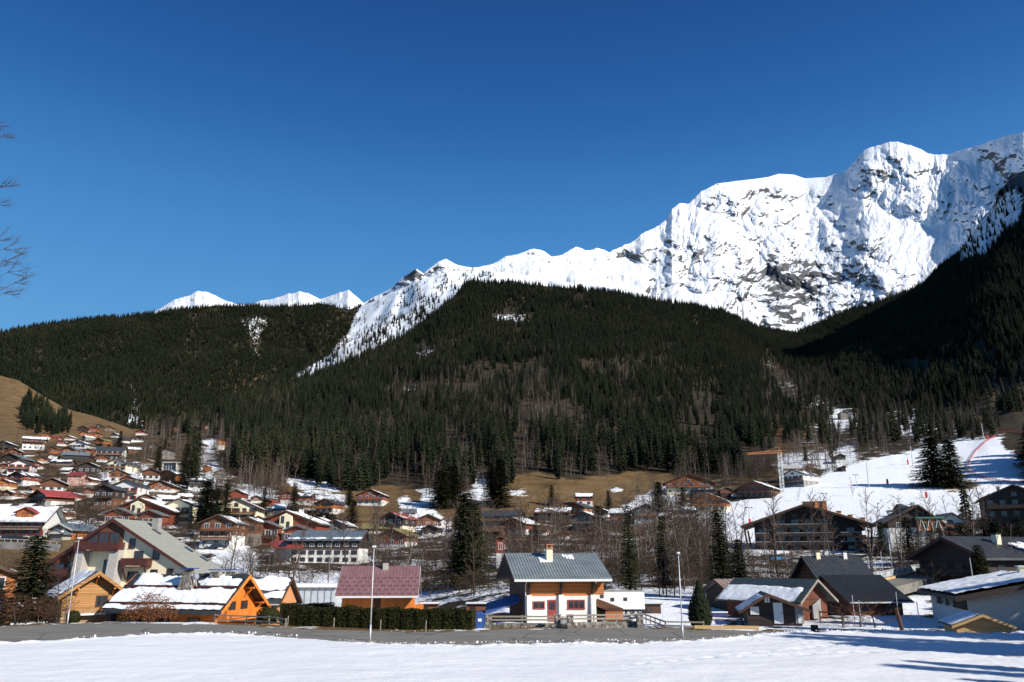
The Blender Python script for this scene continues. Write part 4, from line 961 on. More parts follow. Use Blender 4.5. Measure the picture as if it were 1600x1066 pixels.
def pavilion():
    g = G(263, 737); s = mpp(g.y); L = 28 * s
    root = empty('pavilion', g + Vector((0, 5, 0)), 0, 'flat roofed pale pavilion with glass front below the grey tower house', 'building')
    MB().box(-L * .42, L * .42, -4, 4, -3, .8).build('terrace', M['concrete'], root)
    MB().box(-L * .38, L * .38, -3, 4, .8, 5.2).build('wall', M['greyw'], root)
    MB().box(-L * .52, L * .52, -4.6, 4.6, 5.2, 5.6).build('roof', M['wframe'], root)
    for i in range(5): add_window(root, L * .76, 6, 'F', -L * .3 + L * .15 * i, 1.4, L * .12, 3.0, 'wframe', 0, None, .06)
    for x in (-L * .40, L * .40): MB().box(x - .3, x + .3, -4.3, -3.8, .8, 5.2).build('pillar', M['white'], root)
    HB.append((263, 737, 30, 14))
pavilion()
# ---------- near ground: road, snow field ----------
far_e = [(-600,1000),(-300,992),(0,981),(100,975.5),(200,975),(330,976),(450,982),(560,987),(700,990),(760,986),(850,982),(1000,981),(1120,984),(1200,989),(1320,990),(1500,990),(1900,990)]
near_e = [(-600,1036),(-300,1020),(0,1004),(60,1002),(150,997),(240,991),(330,989),(400,991),(480,997),(560,1004),(600,1006),(700,1008),(850,1004),(1000,1002),(1100,1000),(1180,992),(1250,987),(1330,988),(1420,984),(1500,993),(1600,991),(1900,990)]
ctab = lambda tab, z: np.array([tuple(PZ(a, b, z))[:2] for a, b in tab])
FE = ctab(far_e, 0); NE = ctab(near_e, .35)
XS = np.linspace(-150, 150, 241)
yf_ = gsm(np.interp(XS, FE[:, 0], FE[:, 1]), 2); yn_ = gsm(np.interp(XS, NE[:, 0], NE[:, 1]), 1)
# platform under everything near
ys = np.linspace(0, 1, 40)
W_ = np.zeros((43, len(XS), 3)); 
for i, t in enumerate(ys): W_[i, :, 0] = XS; W_[i, :, 1] = -40 + (yf_ + 1.6 + 40) * t
for i, (dy, z) in enumerate(((1.7, -.05), (3.2, -1.6), (3.6, -3.0))):
    W_[40 + i, :, 0] = XS; W_[40 + i, :, 1] = yf_ + 1.6 + dy; W_[40 + i, :, 2] = z
W_[37:40, :, 2] += .10 * (fbm(W_[37:40, :, 0] / 1.5, W_[37:40, :, 1] / 1.5, 3, 2)) + .03
W_[39, :, 2] += .05
sn_ = .40 + .25 * fbm(W_[..., 0] / 6, W_[..., 1] / 3, 3, 4)
tag(link('near_ground', npmesh('near_ground', W_.reshape(-1, 3), gridfaces(43, len(XS)), M['ground'], {'snow': sn_, 'grass': sn_ * 0 + .75, 'rock': sn_ * 0})), kind='structure')
m, nt, b = newmat('asphalt'); co = objco(nt)
n1 = noise_node(nt, scaled(nt, co, (.25, 1, 1)), .8, 6, .65); n2 = noise_node(nt, co, 14, 4)
vo = nt.nodes.new('ShaderNodeTexVoronoi'); vo.feature = 'DISTANCE_TO_EDGE'; vo.inputs['Scale'].default_value = .22
mx_ = nt.nodes.new('ShaderNodeMixRGB'); mx_.inputs[0].default_value = .12; nt.links.new(co, mx_.inputs[1]); no = nt.nodes.new('ShaderNodeTexNoise'); no.inputs['Scale'].default_value = 1.5; nt.links.new(co, no.inputs['Vector']); nt.links.new(no.outputs['Color'], mx_.inputs[2]); nt.links.new(mx_.outputs[0], vo.inputs['Vector'])
c = ramp(nt, mth(nt, 'ADD', mth(nt, 'MULTIPLY', n1, .7), mth(nt, 'MULTIPLY', n2, .3)), [(.35, (.135, .125, .105)), (.62, (.225, .21, .178))])
nt.links.new(mix(nt, smooth01(nt, vo.outputs['Distance'], .002, .012), (.04, .038, .035), c), b.inputs['Base Color']); b.inputs['Roughness'].default_value = .85; bump(nt, b, n2, .3, .01); M['asphalt'] = m
RW = np.zeros((8, len(XS), 3))
for i in range(8): RW[i, :, 0] = XS; RW[i, :, 1] = (yn_ - 2.2) + (yf_ - yn_ + 2.2) * i / 7; RW[i, :, 2] = .06 + .05 * math.sin(i / 7 * math.pi)
RW[7, :, 1] += .25 * fbm(XS / 2.2, XS * 0, 3, 8)
keep = np.ones((7, len(XS) - 1), bool); keep &= (XS[:-1] < 27)[None]
tag(link('road', npmesh('road', RW.reshape(-1, 3), gridfaces(8, len(XS), keep), M['asphalt'])), kind='structure')
# the snow meadow in front
m, nt, b = newmat('meadow_snow'); co = objco(nt)
f1 = noise_node(nt, scaled(nt, co, (.5, 1, 1)), .5, 7, .6); f2 = noise_node(nt, co, 3.5, 5, .65); f3 = noise_node(nt, scaled(nt, co, (.35, 1.2, 1)), .22, 4)
dirt = smooth01(nt, mth(nt, 'ADD', attr(nt, 'dirt'), mth(nt, 'MULTIPLY', mth(nt, 'SUBTRACT', f2, .5), 1.8)), .62, .75)
base = ramp(nt, f3, [(.3, (.79, .80, .81)), (.7, (.87, .875, .88))])
nt.links.new(mix(nt, dirt, base, (.16, .12, .09)), b.inputs['Base Color']); b.inputs['Roughness'].default_value = .6; b.inputs['Specular IOR Level'].default_value = .25
bump(nt, b, mth(nt, 'ADD', mth(nt, 'MULTIPLY', f1, 1.2), mth(nt, 'MULTIPLY', f2, .22)), .5, .28); M['meadow'] = m
XM = np.linspace(-100, 100, 1301); ynm = np.interp(XM, XS, yn_) + .22 * fbm(XM / 1.1, XM * 0 + 9, 4, 3)
rt = np.concatenate([np.linspace(0, .62, 26, endpoint=False), np.linspace(.62, 1, 190)])
MW = np.zeros((len(rt), len(XM), 3)); MW[..., 0] = XM[None]; MW[..., 1] = -30 + (ynm[None] + 30) * rt[:, None]
x_, y_ = MW[..., 0], MW[..., 1]; de = ynm[None] - y_
z_ = .34 + .10 * fbm(x_ / 9, y_ / 5, 4, 1) + .025 * fbm(x_ / 1.2, y_ / .8, 3, 2)
ploughed = np.exp(-((de - .9) / .8) ** 2); z_ += ploughed * (.06 + .20 * np.clip(fbm(x_ / .6, y_ / .5, 5, 6, .65), -.3, 1)) * np.interp(x_, [-22, -14, -8, 8, 40], [1.0, .1, .9, 1.2, .8])
rough = np.clip((x_ - 4) / 22, 0, 1) * np.clip(fbm(x_ / 8, y_ / 4, 2, 15) + .35, 0, 1)
z_ += rough * .09 * np.clip(fbm(x_ / .55, y_ / .45, 3, 16), -.5, .8)
for k, (xa, ya, xb, yb) in enumerate([(12, 50, 30, 55), (20, 58, 36, 60), (6, 46, 26, 60), (28, 50, 40, 47), (10, 62, 30, 57)]):   # footprint trails
    L_ = math.hypot(xb - xa, yb - ya); n_ = int(L_ / .75)
    for q in range(n_):
        fx = xa + (xb - xa) * q / n_ + (.14 if q % 2 else -.14) + .3 * math.sin(q * .3 + k); fy = ya + (yb - ya) * q / n_ + (.12 if q % 2 else -.12)
        sel = (np.abs(x_ - fx) < .8) & (np.abs(y_ - fy) < .8); z_[sel] -= .08 * np.exp(-(((x_[sel] - fx) / .2) ** 2 + ((y_[sel] - fy) / .24) ** 2)) 
z_ = np.where(x_ > 30, z_ + np.clip((x_ - 30) / 22, 0, 1) * np.clip((y_ - 45) / 22, 0, 1) * .5, z_)
z_ *= np.clip(de / .5, 0, 1); z_ -= .02 * (de < .02)
MW[..., 2] = z_
dirt_ = .66 * np.exp(-(de / 1.3) ** 2) * np.interp(x_, [-60, -20, -12, -6, 8, 40], [.9, .6, .1, 1.1, 1.25, .9]) + .02
tag(link('snow_meadow', npmesh('snow_meadow', MW.reshape(-1, 3), gridfaces(len(rt), len(XM)), M['meadow'], {'dirt': dirt_})), kind='structure')

# clods of ploughed snow thrown along the road edge
def clods():
    r_ = np.random.RandomState(8); V = []; Fc = []; mi = []
    base = np.array([(1, 0, 0), (-.5, .87, 0), (-.5, -.87, 0), (0, 0, 1), (0, 0, -1)]); fs = [(0, 1, 3), (1, 2, 3), (2, 0, 3), (1, 0, 4), (2, 1, 4), (0, 2, 4)]
    for i in range(2600):
        x = r_.uniform(-62, 52); near = r_.rand() < .93; ye = np.interp(x, XM, ynm); y = ye + (r_.normal(-.25, .55) if near else 0) if near else np.interp(x, XS, yf_) + r_.normal(.4, .4)
        if (x < -12 and r_.rand() < .7): continue
        s = .02 + .07 * r_.rand() ** 3; q = base * s * (1 + .5 * (r_.rand(5, 3) - .5)); a = r_.uniform(0, 6.28); q = q @ np.array([(math.cos(a), math.sin(a), 0), (-math.sin(a), math.cos(a), 0), (0, 0, 1)])
        z = .10 + max(0, min(.42, (ye - y) / .5 * .36)) if near else .10
        b_ = len(V); V += list(q + np.array([x, y, z + s * .3])); Fc += [(a_ + b_, c_ + b_, d_ + b_) for a_, c_, d_ in fs]; mi += [1 if r_.rand() < .5 else 0] * 6
    tag(link('snow_clods', npmesh('snow_clods', V, Fc, [M['snow'], M['dirtclod']], smooth=False, mi=mi)), kind='stuff')
M['dirtclod'] = mottled('dirty_ice', (.20, .16, .12), (.5, .46, .42), 6, .9)
clods()
# ---------- house with the ribbed grey roof ----------
def S(label, name, Xc, Yc, z, yaw, cat='house'): return empty(name, (Xc, Yc, z), R(yaw - 90), label, cat)
def house_grey():
    c = P(877, 968, 83.9); yw = R(10.6); w, L, he, rise = 8.4, 7.1, 4.5, 1.95
    cen = Vector((c.x, 83.9, 0)) + Vector((-math.sin(yw), math.cos(yw), 0)) * w / 2
    root = S('house with ribbed grey metal roof, orange boarded upper wall and white ground floor', 'house', cen.x, cen.y, -.05, 10.6)
    MB().box(-w / 2, w / 2, -L / 2, L / 2, -1, 2.4).build('lower_wall', M['white'], root)
    m = MB(); e = .05; m.prism([(-w / 2 - e, 2.4), (w / 2 - .12, 2.4), (w / 2 - .12, he), (0, he + rise - .05), (-w / 2 - e, he)], -L / 2 - e, L / 2 + e); m.build('upper_wall', M['orange2'], root)
    m = MB(); m.box(-w / 2 - .09, w / 2 - .13, -L / 2 - .13, -L / 2 - .055, -.5, he - .02); m.build('clad_or_shaded_side', M['dark'], root)  # dark sheet stands in for the shade on the side away from the sun
    rf, g = add_roof(root, w, L, he, rise, 1.25, 1.45, 'ribroof', .14, ribs=.30, fascia='timber')
    snow_on(rf, g, 'R', 1.1, .10, (14, 10), 5, u=(.34, .47), v=(.62, .86), wob=.5); snow_on(rf, g, 'R', .75, .07, (14, 10), 8, u=(.60, .74), v=(.72, .95), wob=1)
    MB().box(g['xr'] - .02, g['xr'] + .1, g['y0'], g['y1'], g['zr'] - .24, g['zr'] - .02).build('gutter', M['wframe'], rf)
    for i, (u, ww) in enumerate(((-L / 2 + .26, .52), (.0, .56), (L / 2 - .26, .52))):
        MB().hexa([(w / 2 - .1, u - ww / 2, -.5), (w / 2 + .42, u - ww / 2, -.5), (w / 2 + .42, u + ww / 2, -.5), (w / 2 - .1, u + ww / 2, -.5), (w / 2 - .1, u - ww / 2, 2.52), (w / 2 + .26, u - ww / 2, 2.52), (w / 2 + .26, u + ww / 2, 2.52), (w / 2 - .1, u + ww / 2, 2.52)]).build('buttress', M['white'], root)
        b = MB(); b.bar((w / 2 + .05, u, 2.6), (w / 2 + 1.0, u, he - .42), .16, .18); b.bar((w / 2 - .02, u, 2.5), (w / 2 - .02, u, he - .1), .16, .16); b.bar((w / 2 - .05, u, he - .30), (w / 2 + 1.15, u, he - .60), .16, .16); b.build('bracket', M['timber'], root)
    o = add_window(root, w, L, 'R', -2.3, 1.28, 1.05, .55, 'rframe', 1, None, .04); o = add_window(root, w, L, 'R', 1.55, 1.22, 1.6, .72, 'rframe', 2, None, .04)
    d = MB(); d.box(-.42, .42, -.05, .03, 0, 2.05); dr = d.build('door', M['rframe'], root, face_loc('R', w, L, -.95, .03, 0), FACE['R'])
    d = MB(); d.box(-.28, .0, -.07, -.05, 1.1, 1.9); d.box(.04, .3, -.07, -.05, 1.1, 1.9); d.build('door_pane', M['glass'], dr)
    d = MB(); d.box(-.36, -.3, -.12, -.05, 1.0, 1.06); d.build('handle', M['steel'], dr)
    ch = MB(); ch.box(1.0, 1.75, -.85, -.2, he + .4, 7.0); o = ch.build('chimney', M['cream'], root)
    q = MB(); q.box(.92, 1.83, -.93, -.12, 7.0, 7.1); q.box(.92, 1.83, -.93, -.12, 7.4, 7.5)
    for a in (1.0, 1.62):
        for b_ in (-.85, -.33): q.box(a, a + .13, b_, b_ + .13, 7.1, 7.4)
    q.build('chimney_cap', M['brick'], o)
    p = MB(); p.tube((w / 2 + 1.2, -L / 2 - .1, he - .55), (w / 2 + .1, -L / 2 - .1, he - 1.0), .05); p.tube((w / 2 + .1, -L / 2 - .1, he - 1.0), (w / 2 + .1, -L / 2 - .1, .1), .05); p.build('downpipe', M['wframe'], root)
    b = MB(); b.box(w / 2 - 2.2, w / 2 - .2, L / 2 + .06, L / 2 + 1.0, 2.5, 2.62); b.box(w / 2 - .26, w / 2 - .2, L / 2 + .06, L / 2 + 1.0, 2.62, 3.6); b.box(w / 2 - 2.2, w / 2 - .27, L / 2 + .94, L / 2 + 1.0, 2.62, 3.6); b.build('side_balcony', M['orange'], root)
    return root
M['ribroof'] = mottled('ribbed_grey_green_roof', (.14, .165, .175), (.23, .26, .27), 1.6, .42, .05, .01, 0, (1, .3, 1))
M['brick'] = mottled('terracotta', (.32, .12, .06), (.46, .20, .11), 6, .8)
M['maroon'] = mottled('maroon_trim', (.055, .014, .011), (.10, .025, .018), 3, .6)
house_grey()

# blue lean-to, bin, van box, shrubs, wall ------------------------------------------------
def leanto():
    a = P(812, 941, 85.0); b_ = P(758, 962, 83.5); root = empty('lean_to', (0, 0, 0), 0, 'blue tarpaulin lean-to sloping off the shaded side of the grey roofed house', 'shelter')
    m = MB(); d = Vector((0, 3.6, .9)); t = Vector((0, 0, .12))
    m.hexa([b_, a, a + d * .8, b_ + d, b_ + t, a + t, a + d * .8 + t, b_ + d + t]); m.build('tarpaulin', M['tarp'], root)
    for p in (b_ + Vector((.2, .1, 0)), a + Vector((-.2, .1, 0)), b_ + d + Vector((.2, -.1, 0)), a + d * .8 + Vector((-.2, -.1, 0))):
        MB().tube((p.x, p.y, -.4), (p.x, p.y, p.z), .05).build('post', M['timber'], root)
leanto()
def binn(px, py, h, wd, label):
    c = PZ(px, py, 0); root = empty('recycling_bin', c, R(5), label, 'bin')
    m = MB(); w = wd / 2; m.hexa([(-w * .85, -w * .8, .1), (w * .85, -w * .8, .1), (w * .85, w * .8, .1), (-w * .85, w * .8, .1), (-w, -w, h * .8), (w, -w, h * .8), (w, w, h * .8), (-w, w, h * .8)]); m.build('bin_body', M['bluepaint'], root)
    m = MB(); m.prism([(-w * 1.05, h * .8), (w * 1.05, h * .8), (w * 1.05, h * .86), (w * .6, h), (-w * .6, h), (-w * 1.05, h * .86)], -w * 1.05, w * 1.05); m.build('lid', M['bluepaint'], root)
    for x in (-w * .7, w * .7): MB().tube((x - .03, -w * .8, .1), (x + .03, -w * .8, .1), .1, n=10).build('wheel', M['black'], root)
    m = MB(); m.box(-w * .35, w * .35, -w - .03, -w + .0, h * .45, h * .62); m.build('sticker', M['wframe'], root)
binn(749, 983, 1.45, .95, 'blue recycling bin at the right end of the long hedge'); 
def trailer():
    a = P(926, 955, 88.5); b_ = P(1006, 955, 89.5); L = b_.x - a.x; root = empty('trailer', (a.x + L / 2, 90, 0), R(3), 'white box trailer with small dark windows parked beside the grey roofed house', 'trailer')
    m = MB(); m.prism([(-L / 2, .80), (L / 2, .80), (L / 2, 2.45), (L / 2 - .12, 2.58), (-L / 2, 2.62)], -1.1, 1.1); o = m.build('box_body', M['bwhite'], root)
    MB().box(-L / 2 + .1, L / 2 - .05, -1.13, 1.13, 2.60, 2.68).build('roof_edge', M['greyw'], root)
    for x, z in ((-L * .32, 1.95), (-L * .12, 1.62), (L * .13, 1.66)): 
        q = MB(); q.box(x - .19, x + .19, -1.14, -1.102, z, z + .34); q.build('window', M['glass'], root)
    for x in (L * .18, L * .32):
        w_ = MB(); w_.tube((x, -1.12, .38), (x, -.85, .38), .36, n=16); r = w_.build('wheel', M['black'], root); MB().tube((x, -1.14, .38), (x, -1.10, .38), .19, n=12).build('rim', M['steel'], r)
    MB().box(-L / 2 + .2, L / 2 - .1, -.9, .9, .55, .79).build('chassis', M['black'], root)
M['bwhite'] = mottled('white_trailer_skin', (.74, .74, .73), (.82, .82, .81), 1.2, .4, 0)
trailer()
def stair():
    a = P(931, 941, 85.5); b_ = P(972, 955, 85.0); root = empty('outdoor_stair', (0, 0, 0), 0, 'brown wooden stair and low board fence in front of the white trailer', 'stair')
    m = MB(); m.bar(a, b_ + Vector((0, 0, -.1)), .08, .75); m.bar(a + Vector((0, 1.1, 0)), b_ + Vector((0, 1.1, -.1)), .08, .3); m.build('stringer', M['brown'], root)
    for i in range(9):
        p = a.lerp(b_, (i + .5) / 9); MB().box(p.x - .16, p.x + .16, p.y + .05, p.y + 1.05, p.z - .12, p.z - .07).build('step', M['brown'], root)
    c = P(946, 965, 82.5); d = P(974, 965, 82.8); MB().bar(Vector((c.x, c.y, .55)), Vector((d.x, d.y, .55)), .06, .8).build('board_fence', M['orange'], root)
stair()
def leaf_shell(fn, n, size, mat, name, parent, seedv, inner=None, flat=.5):
    r_ = random.Random(seedv); m = MB()
    for _ in range(n):
        p, nn = fn(r_); p = Vector(p); nn = Vector(nn).normalized()
        t = nn.orthogonal().normalized(); t.rotate(Matrix.Rotation(r_.uniform(0, 6.28), 3, nn)); bt = nn.cross(t)
        tilt = nn * r_.uniform(-flat, flat); s = size * r_.uniform(.6, 1.3); p = p + nn * r_.uniform(-.6, .5) * size * 1.5
        m.poly([p - t * s * .5, p + (bt + tilt) * s * .4, p + t * s * .6, p - (bt + tilt) * s * .4])
    return m.build(name, M[mat], parent)
def ball_bush(px, py, w, h, label, mat='hedge', name='shrub', z=0, cone=False, n=1800, group=None):
    c = PZ(px, py, z); root = empty(name, c, 0, label, 'bush' if not cone else 'tree', group)
    def fn(r_):
        a = r_.uniform(0, 6.28); 
        if cone:
            t = r_.random() ** 1.5; rr = w / 2 * min(1, (1 - t) * 1.6) * (.75 + .25 * math.sin(min(1, t * 5) * 1.57)); return (math.cos(a) * rr, math.sin(a) * rr, .05 + t * h), (math.cos(a), math.sin(a), .25)
        b_ = math.acos(r_.uniform(-.6, 1)); k = 1 + .1 * math.sin(a * 3 + b_ * 4); x, y, zz = math.sin(b_) * math.cos(a), math.sin(b_) * math.sin(a), math.cos(b_)
        return (x * w / 2 * k, y * w / 2 * k, h * .45 + zz * h * .55 * k), (x, y, zz)
    leaf_shell(fn, n, .17 if w > 1.5 else .13, mat, 'leaves', root, int(px))
    MB().tube((0, 0, -.3), (0, 0, h * .6), .08, .03, 6).build('stem', M['bark'], root)
    m = MB(); k = .36 if not cone else .30
    m.tube((0, 0, .05), (0, 0, h * .5), w * k, w * k * .9, 8); m.tube((0, 0, h * .5), (0, 0, h * .88), w * k * .9, w * .05, 8); m.build('inner_twigs', M['hedge_in'], root)
    return root
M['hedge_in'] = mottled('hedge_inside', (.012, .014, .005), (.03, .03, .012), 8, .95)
ball_bush(931, 967, 2.0, 1.35, 'round clipped evergreen shrub against the white wall of the grey roofed house')
ball_bush(1095, 978, 2.0, 3.9, 'tall dark conical evergreen beside the road right of the third lamp', 'needles', 'cypress', cone=True, n=5200)
ball_bush(419, 975, 2.1, 1.5, 'round evergreen shrub by the rustic fence right of the snowy orange chalet')
def stone_wall(pa, pb, h, label, t=.4, rails=True, name='garden_wall'):
    a = PZ(*pa, 0); b_ = PZ(*pb, 0); d = b_ - a; L = d.length; root = empty(name, a, math.atan2(d.y, d.x), label, 'wall'); r_ = random.Random(3)
    MB().box(0, L, -.12, .12, -.3, h * .9).build('core', M['stone'], root)
    m = MB(); x = 0
    for k in range(int(h / .16)):
        x = r_.uniform(-.2, 0)
        while x < L:
            l_ = r_.uniform(.18, .42); z = k * .16; e = r_.uniform(-.03, .05); m.hexa([(x, -.13 - e, z), (x + l_ - .03, -.13 - e, z + r_.uniform(-.01, .02)), (x + l_ - .03, .14, z), (x, .14, z), (x + .02, -.12 - e, z + .14), (x + l_ - .06, -.12 - e, z + .15), (x + l_ - .06, .13, z + .14), (x + .02, .13, z + .14)]); x += l_
    m.build('stonework', M['stone'], root)
    if rails:
        n = int(L / 2.0)
        for i in range(n + 1): MB().box(i * L / n - .05, i * L / n + .05, -.05, .05, h * .6, h + .62).build('post', M['oldwood'], root)
        for z in (h + .22, h + .5): MB().box(.05, L - .05, -.09, -.052, z - .07, z + .07).build('rail', M['oldwood'], root)
    return root
stone_wall((764, 981), (868, 981), .45, 'low stone wall with grey rails left of the garden gate')
stone_wall((892, 983), (999, 981), .62, 'low stone wall with grey rails right of the garden gate')
def pillar(px, py, label):
    c = PZ(px, py, 0); root = empty('gate_pillar', c, 0, label, 'pillar'); MB().box(-.28, .28, -.28, .28, -.2, 1.15).build('shaft', M['stone'], root); MB().box(-.33, .33, -.33, .33, 1.15, 1.24).build('cap_stone', M['greyw'], root)
pillar(763, 982, 'stone pillar beside the blue recycling bin'); pillar(871, 983, 'stone pillar on the left of the garden gate'); pillar(891, 984, 'stone pillar on the right of the garden gate'); pillar(1000, 982, 'stone pillar at the right end of the garden wall')
g1, g2 = PZ(874, 983, 0), PZ(888, 983.5, 0); root = empty('garden_gate', g1, 0, 'small grey picket gate between two stone pillars', 'gate'); Lg = (g2 - g1).length
for i in range(7): MB().box(i * Lg / 7 + .02, i * Lg / 7 + .10, -.02, .02, .1, 1.0 + .1 * math.sin(i / 6 * 3.14)).build('picket', M['oldwood'], root)
for z in (.3, .8): MB().box(0, Lg, .022, .06, z, z + .08).build('rail', M['oldwood'], root)
def rail_fence(pts, h, label, n_rails=2, step=2.2, mat='oldwood', zb=0, cat='fence', name='wooden_fence', hv=0, thick=.09):
    W = [p if isinstance(p, Vector) else PZ(p[0], p[1], zb) for p in pts]; root = empty(name, W[0], 0, label, cat); o = W[0]
    for a, b_ in zip(W[:-1], W[1:]):
        L = (b_ - a).length; n = max(1, int(L / step))
        for i in range(n + (1 if b_ is W[-1] else 0)):
            p = a.lerp(b_, i / n) - o; MB().box(p.x - .05, p.x + .05, p.y - .05, p.y + .05, p.z - .4, p.z + h + .05).build('post', M[mat], root)
        for k in range(n_rails):
            z = h * (k + 1) / n_rails - .05; up = Vector((0, -.10, z)); MB().bar(a - o + up, b_ - o + up, .05, thick * 1.4).build('rail', M[mat], root)
    return root
rail_fence([(1003, 970), (1040, 985), (1100, 986)], .75, 'grey rail fence running from the garden wall down to the road edge')
rail_fence([(1085, 987), (1185, 988)], .42, 'long pale timber guard beam beside the road in front of the sheds', 1, 3.2, 'palewood', thick=.2)
rail_fence([(1105, 975), (1160, 974)], .8, 'dark rail fence left of the black shed', 2, 2.0, 'timber')
rail_fence([(1282, 972), (1318, 975)], 1.0, 'dark rail fence in front of the red barn gable', 2, 1.6, 'timber')
rail_fence([(335, 974), (385, 976), (420, 978), (446, 982)], .8, 'rustic grey fence in front of the snowy orange chalet', 2, 1.7)

# clipped hedges
def hedge(pa, pb, h, dep, label, n, mat='hedge', z=0, cells=14):
    a = PZ(*pa, z); b_ = PZ(*pb, z); d = b_ - a; L = d.length; root = empty('hedge', a, math.atan2(d.y, d.x), label, 'hedge')
    def fn(r_):
        x = r_.uniform(0, L); cell = (x / L * cells) % 1; bulge = .16 * math.sin(cell * math.pi) ** .5 - .12
        hh = h * (1 + .035 * math.sin(x * 1.3) + .03 * math.sin(x * 3.1)) + bulge * .4
        k = r_.random()
        if k < .68: return (x, -dep / 2 - bulge, r_.uniform(0.02, hh)), (0.2 * math.cos(cell * math.pi), -1, .1)
        if k < .94: return (x, r_.uniform(-dep / 2, dep / 2), hh), (0, 0, 1)
        e = r_.choice((0, L)); return (e, r_.uniform(-dep / 2, dep / 2), r_.uniform(0, hh)), (-1 if e == 0 else 1, 0, .1)
    leaf_shell(fn, n, .13, mat, 'leaves', root, int(pa[0]), flat=1.2)
    MB().box(.08, L - .08, -dep / 2 + .1, dep / 2 - .1, -.4, h - .08).build('inner_twigs', M['hedge_in'], root); return root
hedge((447, 978), (739, 985.5), 1.62, 1.1, 'long clipped thuja hedge along the road in front of the purple roofed chalet', 30000)
hedge((425, 967), (520, 967), 1.6, 1.2, 'dark clipped hedge between the snowy orange chalet and the purple roofed one', 5000, 'needles', -.6)
for i, (x, y) in enumerate(((449, 980), (521, 983), (594, 987), (665, 988.5))):
    c = PZ(x, y, 0); o = MB().tube((0, 0, -.3), (.02, 0, .95), .05, .045, 7).build('fence_post', M['oldwood'], None, c)
    tag(o, ['grey post at the left end of the long thuja hedge', 'grey post before the hedge, second from its left end', 'grey post before the hedge just right of the middle lamp', 'grey post before the hedge, last before its right end'][i], 'post', 'posts in front of the long hedge')

# ---------- purple roofed chalet ----------
def chalet_purple():
    yw = R(4.6); c = P(589.5, 940, 91.0); w, L, he, rise = 8.0, 7.6, 2.7, 2.35
    cen = Vector((c.x, 91.0, 0)) + Vector((-math.sin(yw), math.cos(yw), 0)) * w / 2
    root = S('chalet with purple tiled metal roof over bright orange boards behind the long hedge', 'chalet', cen.x, cen.y, 0, 4.6)
    add_walls(root, w, L, he, rise, 0, 'vorange', 'vorange', 3.5)
    rf, g = add_roof(root, w, L, he, rise, 1.2, .62, 'purple', .14, fascia='wframe')
    q = MB(); sl = (g['zt'] - g['zr']) / (g['xr'] - g['rx'])
    n = 24
    for i in range(n + 1):
        y = g['y0'] + (g['y1'] - g['y0']) * i / n; xa, za, xb, zb = g['rx'], g['zt'], g['xr'], g['zr']
        q.hexa([(xa, y - .02, za), (xb, y - .02, zb), (xb, y + .02, zb), (xa, y + .02, za), (xa, y - .02, za + .035), (xb, y - .02, zb + .035), (xb, y + .02, zb + .035), (xa, y + .02, za + .035)])
    q.build('seam', M['purple'], rf); q = MB(); r_ = random.Random(5)
    for i in range(n):
        for k in range(5):
            if (i + k) % 2 == 0: continue
            t = .42 + .13 * k; xx = g['rx'] + (g['xr'] - g['rx']) * t; zz = g['zt'] - sl * (xx - g['rx']); y = g['y0'] + (g['y1'] - g['y0']) * i / n
            q.hexa([(xx, y + .04, zz), (xx + .06, y + .04, zz - sl * .06), (xx + .06, y + .32, zz - sl * .06), (xx, y + .32, zz), (xx, y + .04, zz + .05), (xx + .06, y + .04, zz + .05 - sl * .06), (xx + .06, y + .32, zz + .05 - sl * .06), (xx, y + .32, zz + .05)])
    q.build('snow_stops', M['maroon'], rf); 
    MB().box(g['xr'] - .02, g['xr'] + .1, g['y0'], g['y1'], g['zr'] - .22, g['zr'] - .03).build('gutter', M['wframe'], rf)
    add_chimney(root, .5, .5, he + 1.3, he + rise + .45, .6, 'concrete', 'black')
    d = MB(); d.box(-.35, .35, -.03, .03, -2, 1.9); d.build('door', M['timber'], root, face_loc('R', w, L, .0, .02, 0), FACE['R'])
    add_window(root, w, L, 'R', -2.9, -.2, .9, 1.2, 'bframe', 1, None, .03)
    b = MB(); b.box(w / 2 - 3, w / 2 - .3, L / 2 + .05, L / 2 + 1.2, .2, .35); b.box(w / 2 - .36, w / 2 - .3, L / 2 + .05, L / 2 + 1.2, .35, 1.2); b.build('side_deck', M['vorange'], root)
M['purple'] = mottled('purple_metal_tiles', (.175, .090, .095), (.255, .140, .145), 1.2, .45, .05, .01)
chalet_purple()
def hut(px, py, wp, hp, Y, label, mat='dark', name='shed'):
    g = P(px, py, Y); s = mpp(Y); w = wp * s; h = hp * s; root = empty(name, g, 0, label, 'shed')
    MB().box(-w / 2, w / 2, 0, 2.0, -2, h).build('wall', M[mat], root); m = MB(); m.prism([(-w / 2 - .15, h), (w / 2 + .15, h), (w / 2 + .15, h + .12), (-w / 2 - .15, h + .12)], -.2, 2.2); r = m.build('roof', M['slate'], root)
    m = MB(); m.box(-w / 2 - .1, w / 2 + .1, -.15, 2.1, h + .12, h + .2); m.build('snow_cover', M['snow'], r)
    add_window(root, w, 0, 'F', -w * .2, h * .45, .4, .3, 'bframe', 0, None, .03)
hut(670, 958, 26, 12, 95, 'small flat brown shed just right of the purple roofed chalet', 'brown'); hut(746, 960, 34, 14, 97, 'low dark shed behind the right end of the long hedge', 'brown'); hut(1020, 963, 26, 17, 97, 'small dark shed right of the white trailer', 'timber')

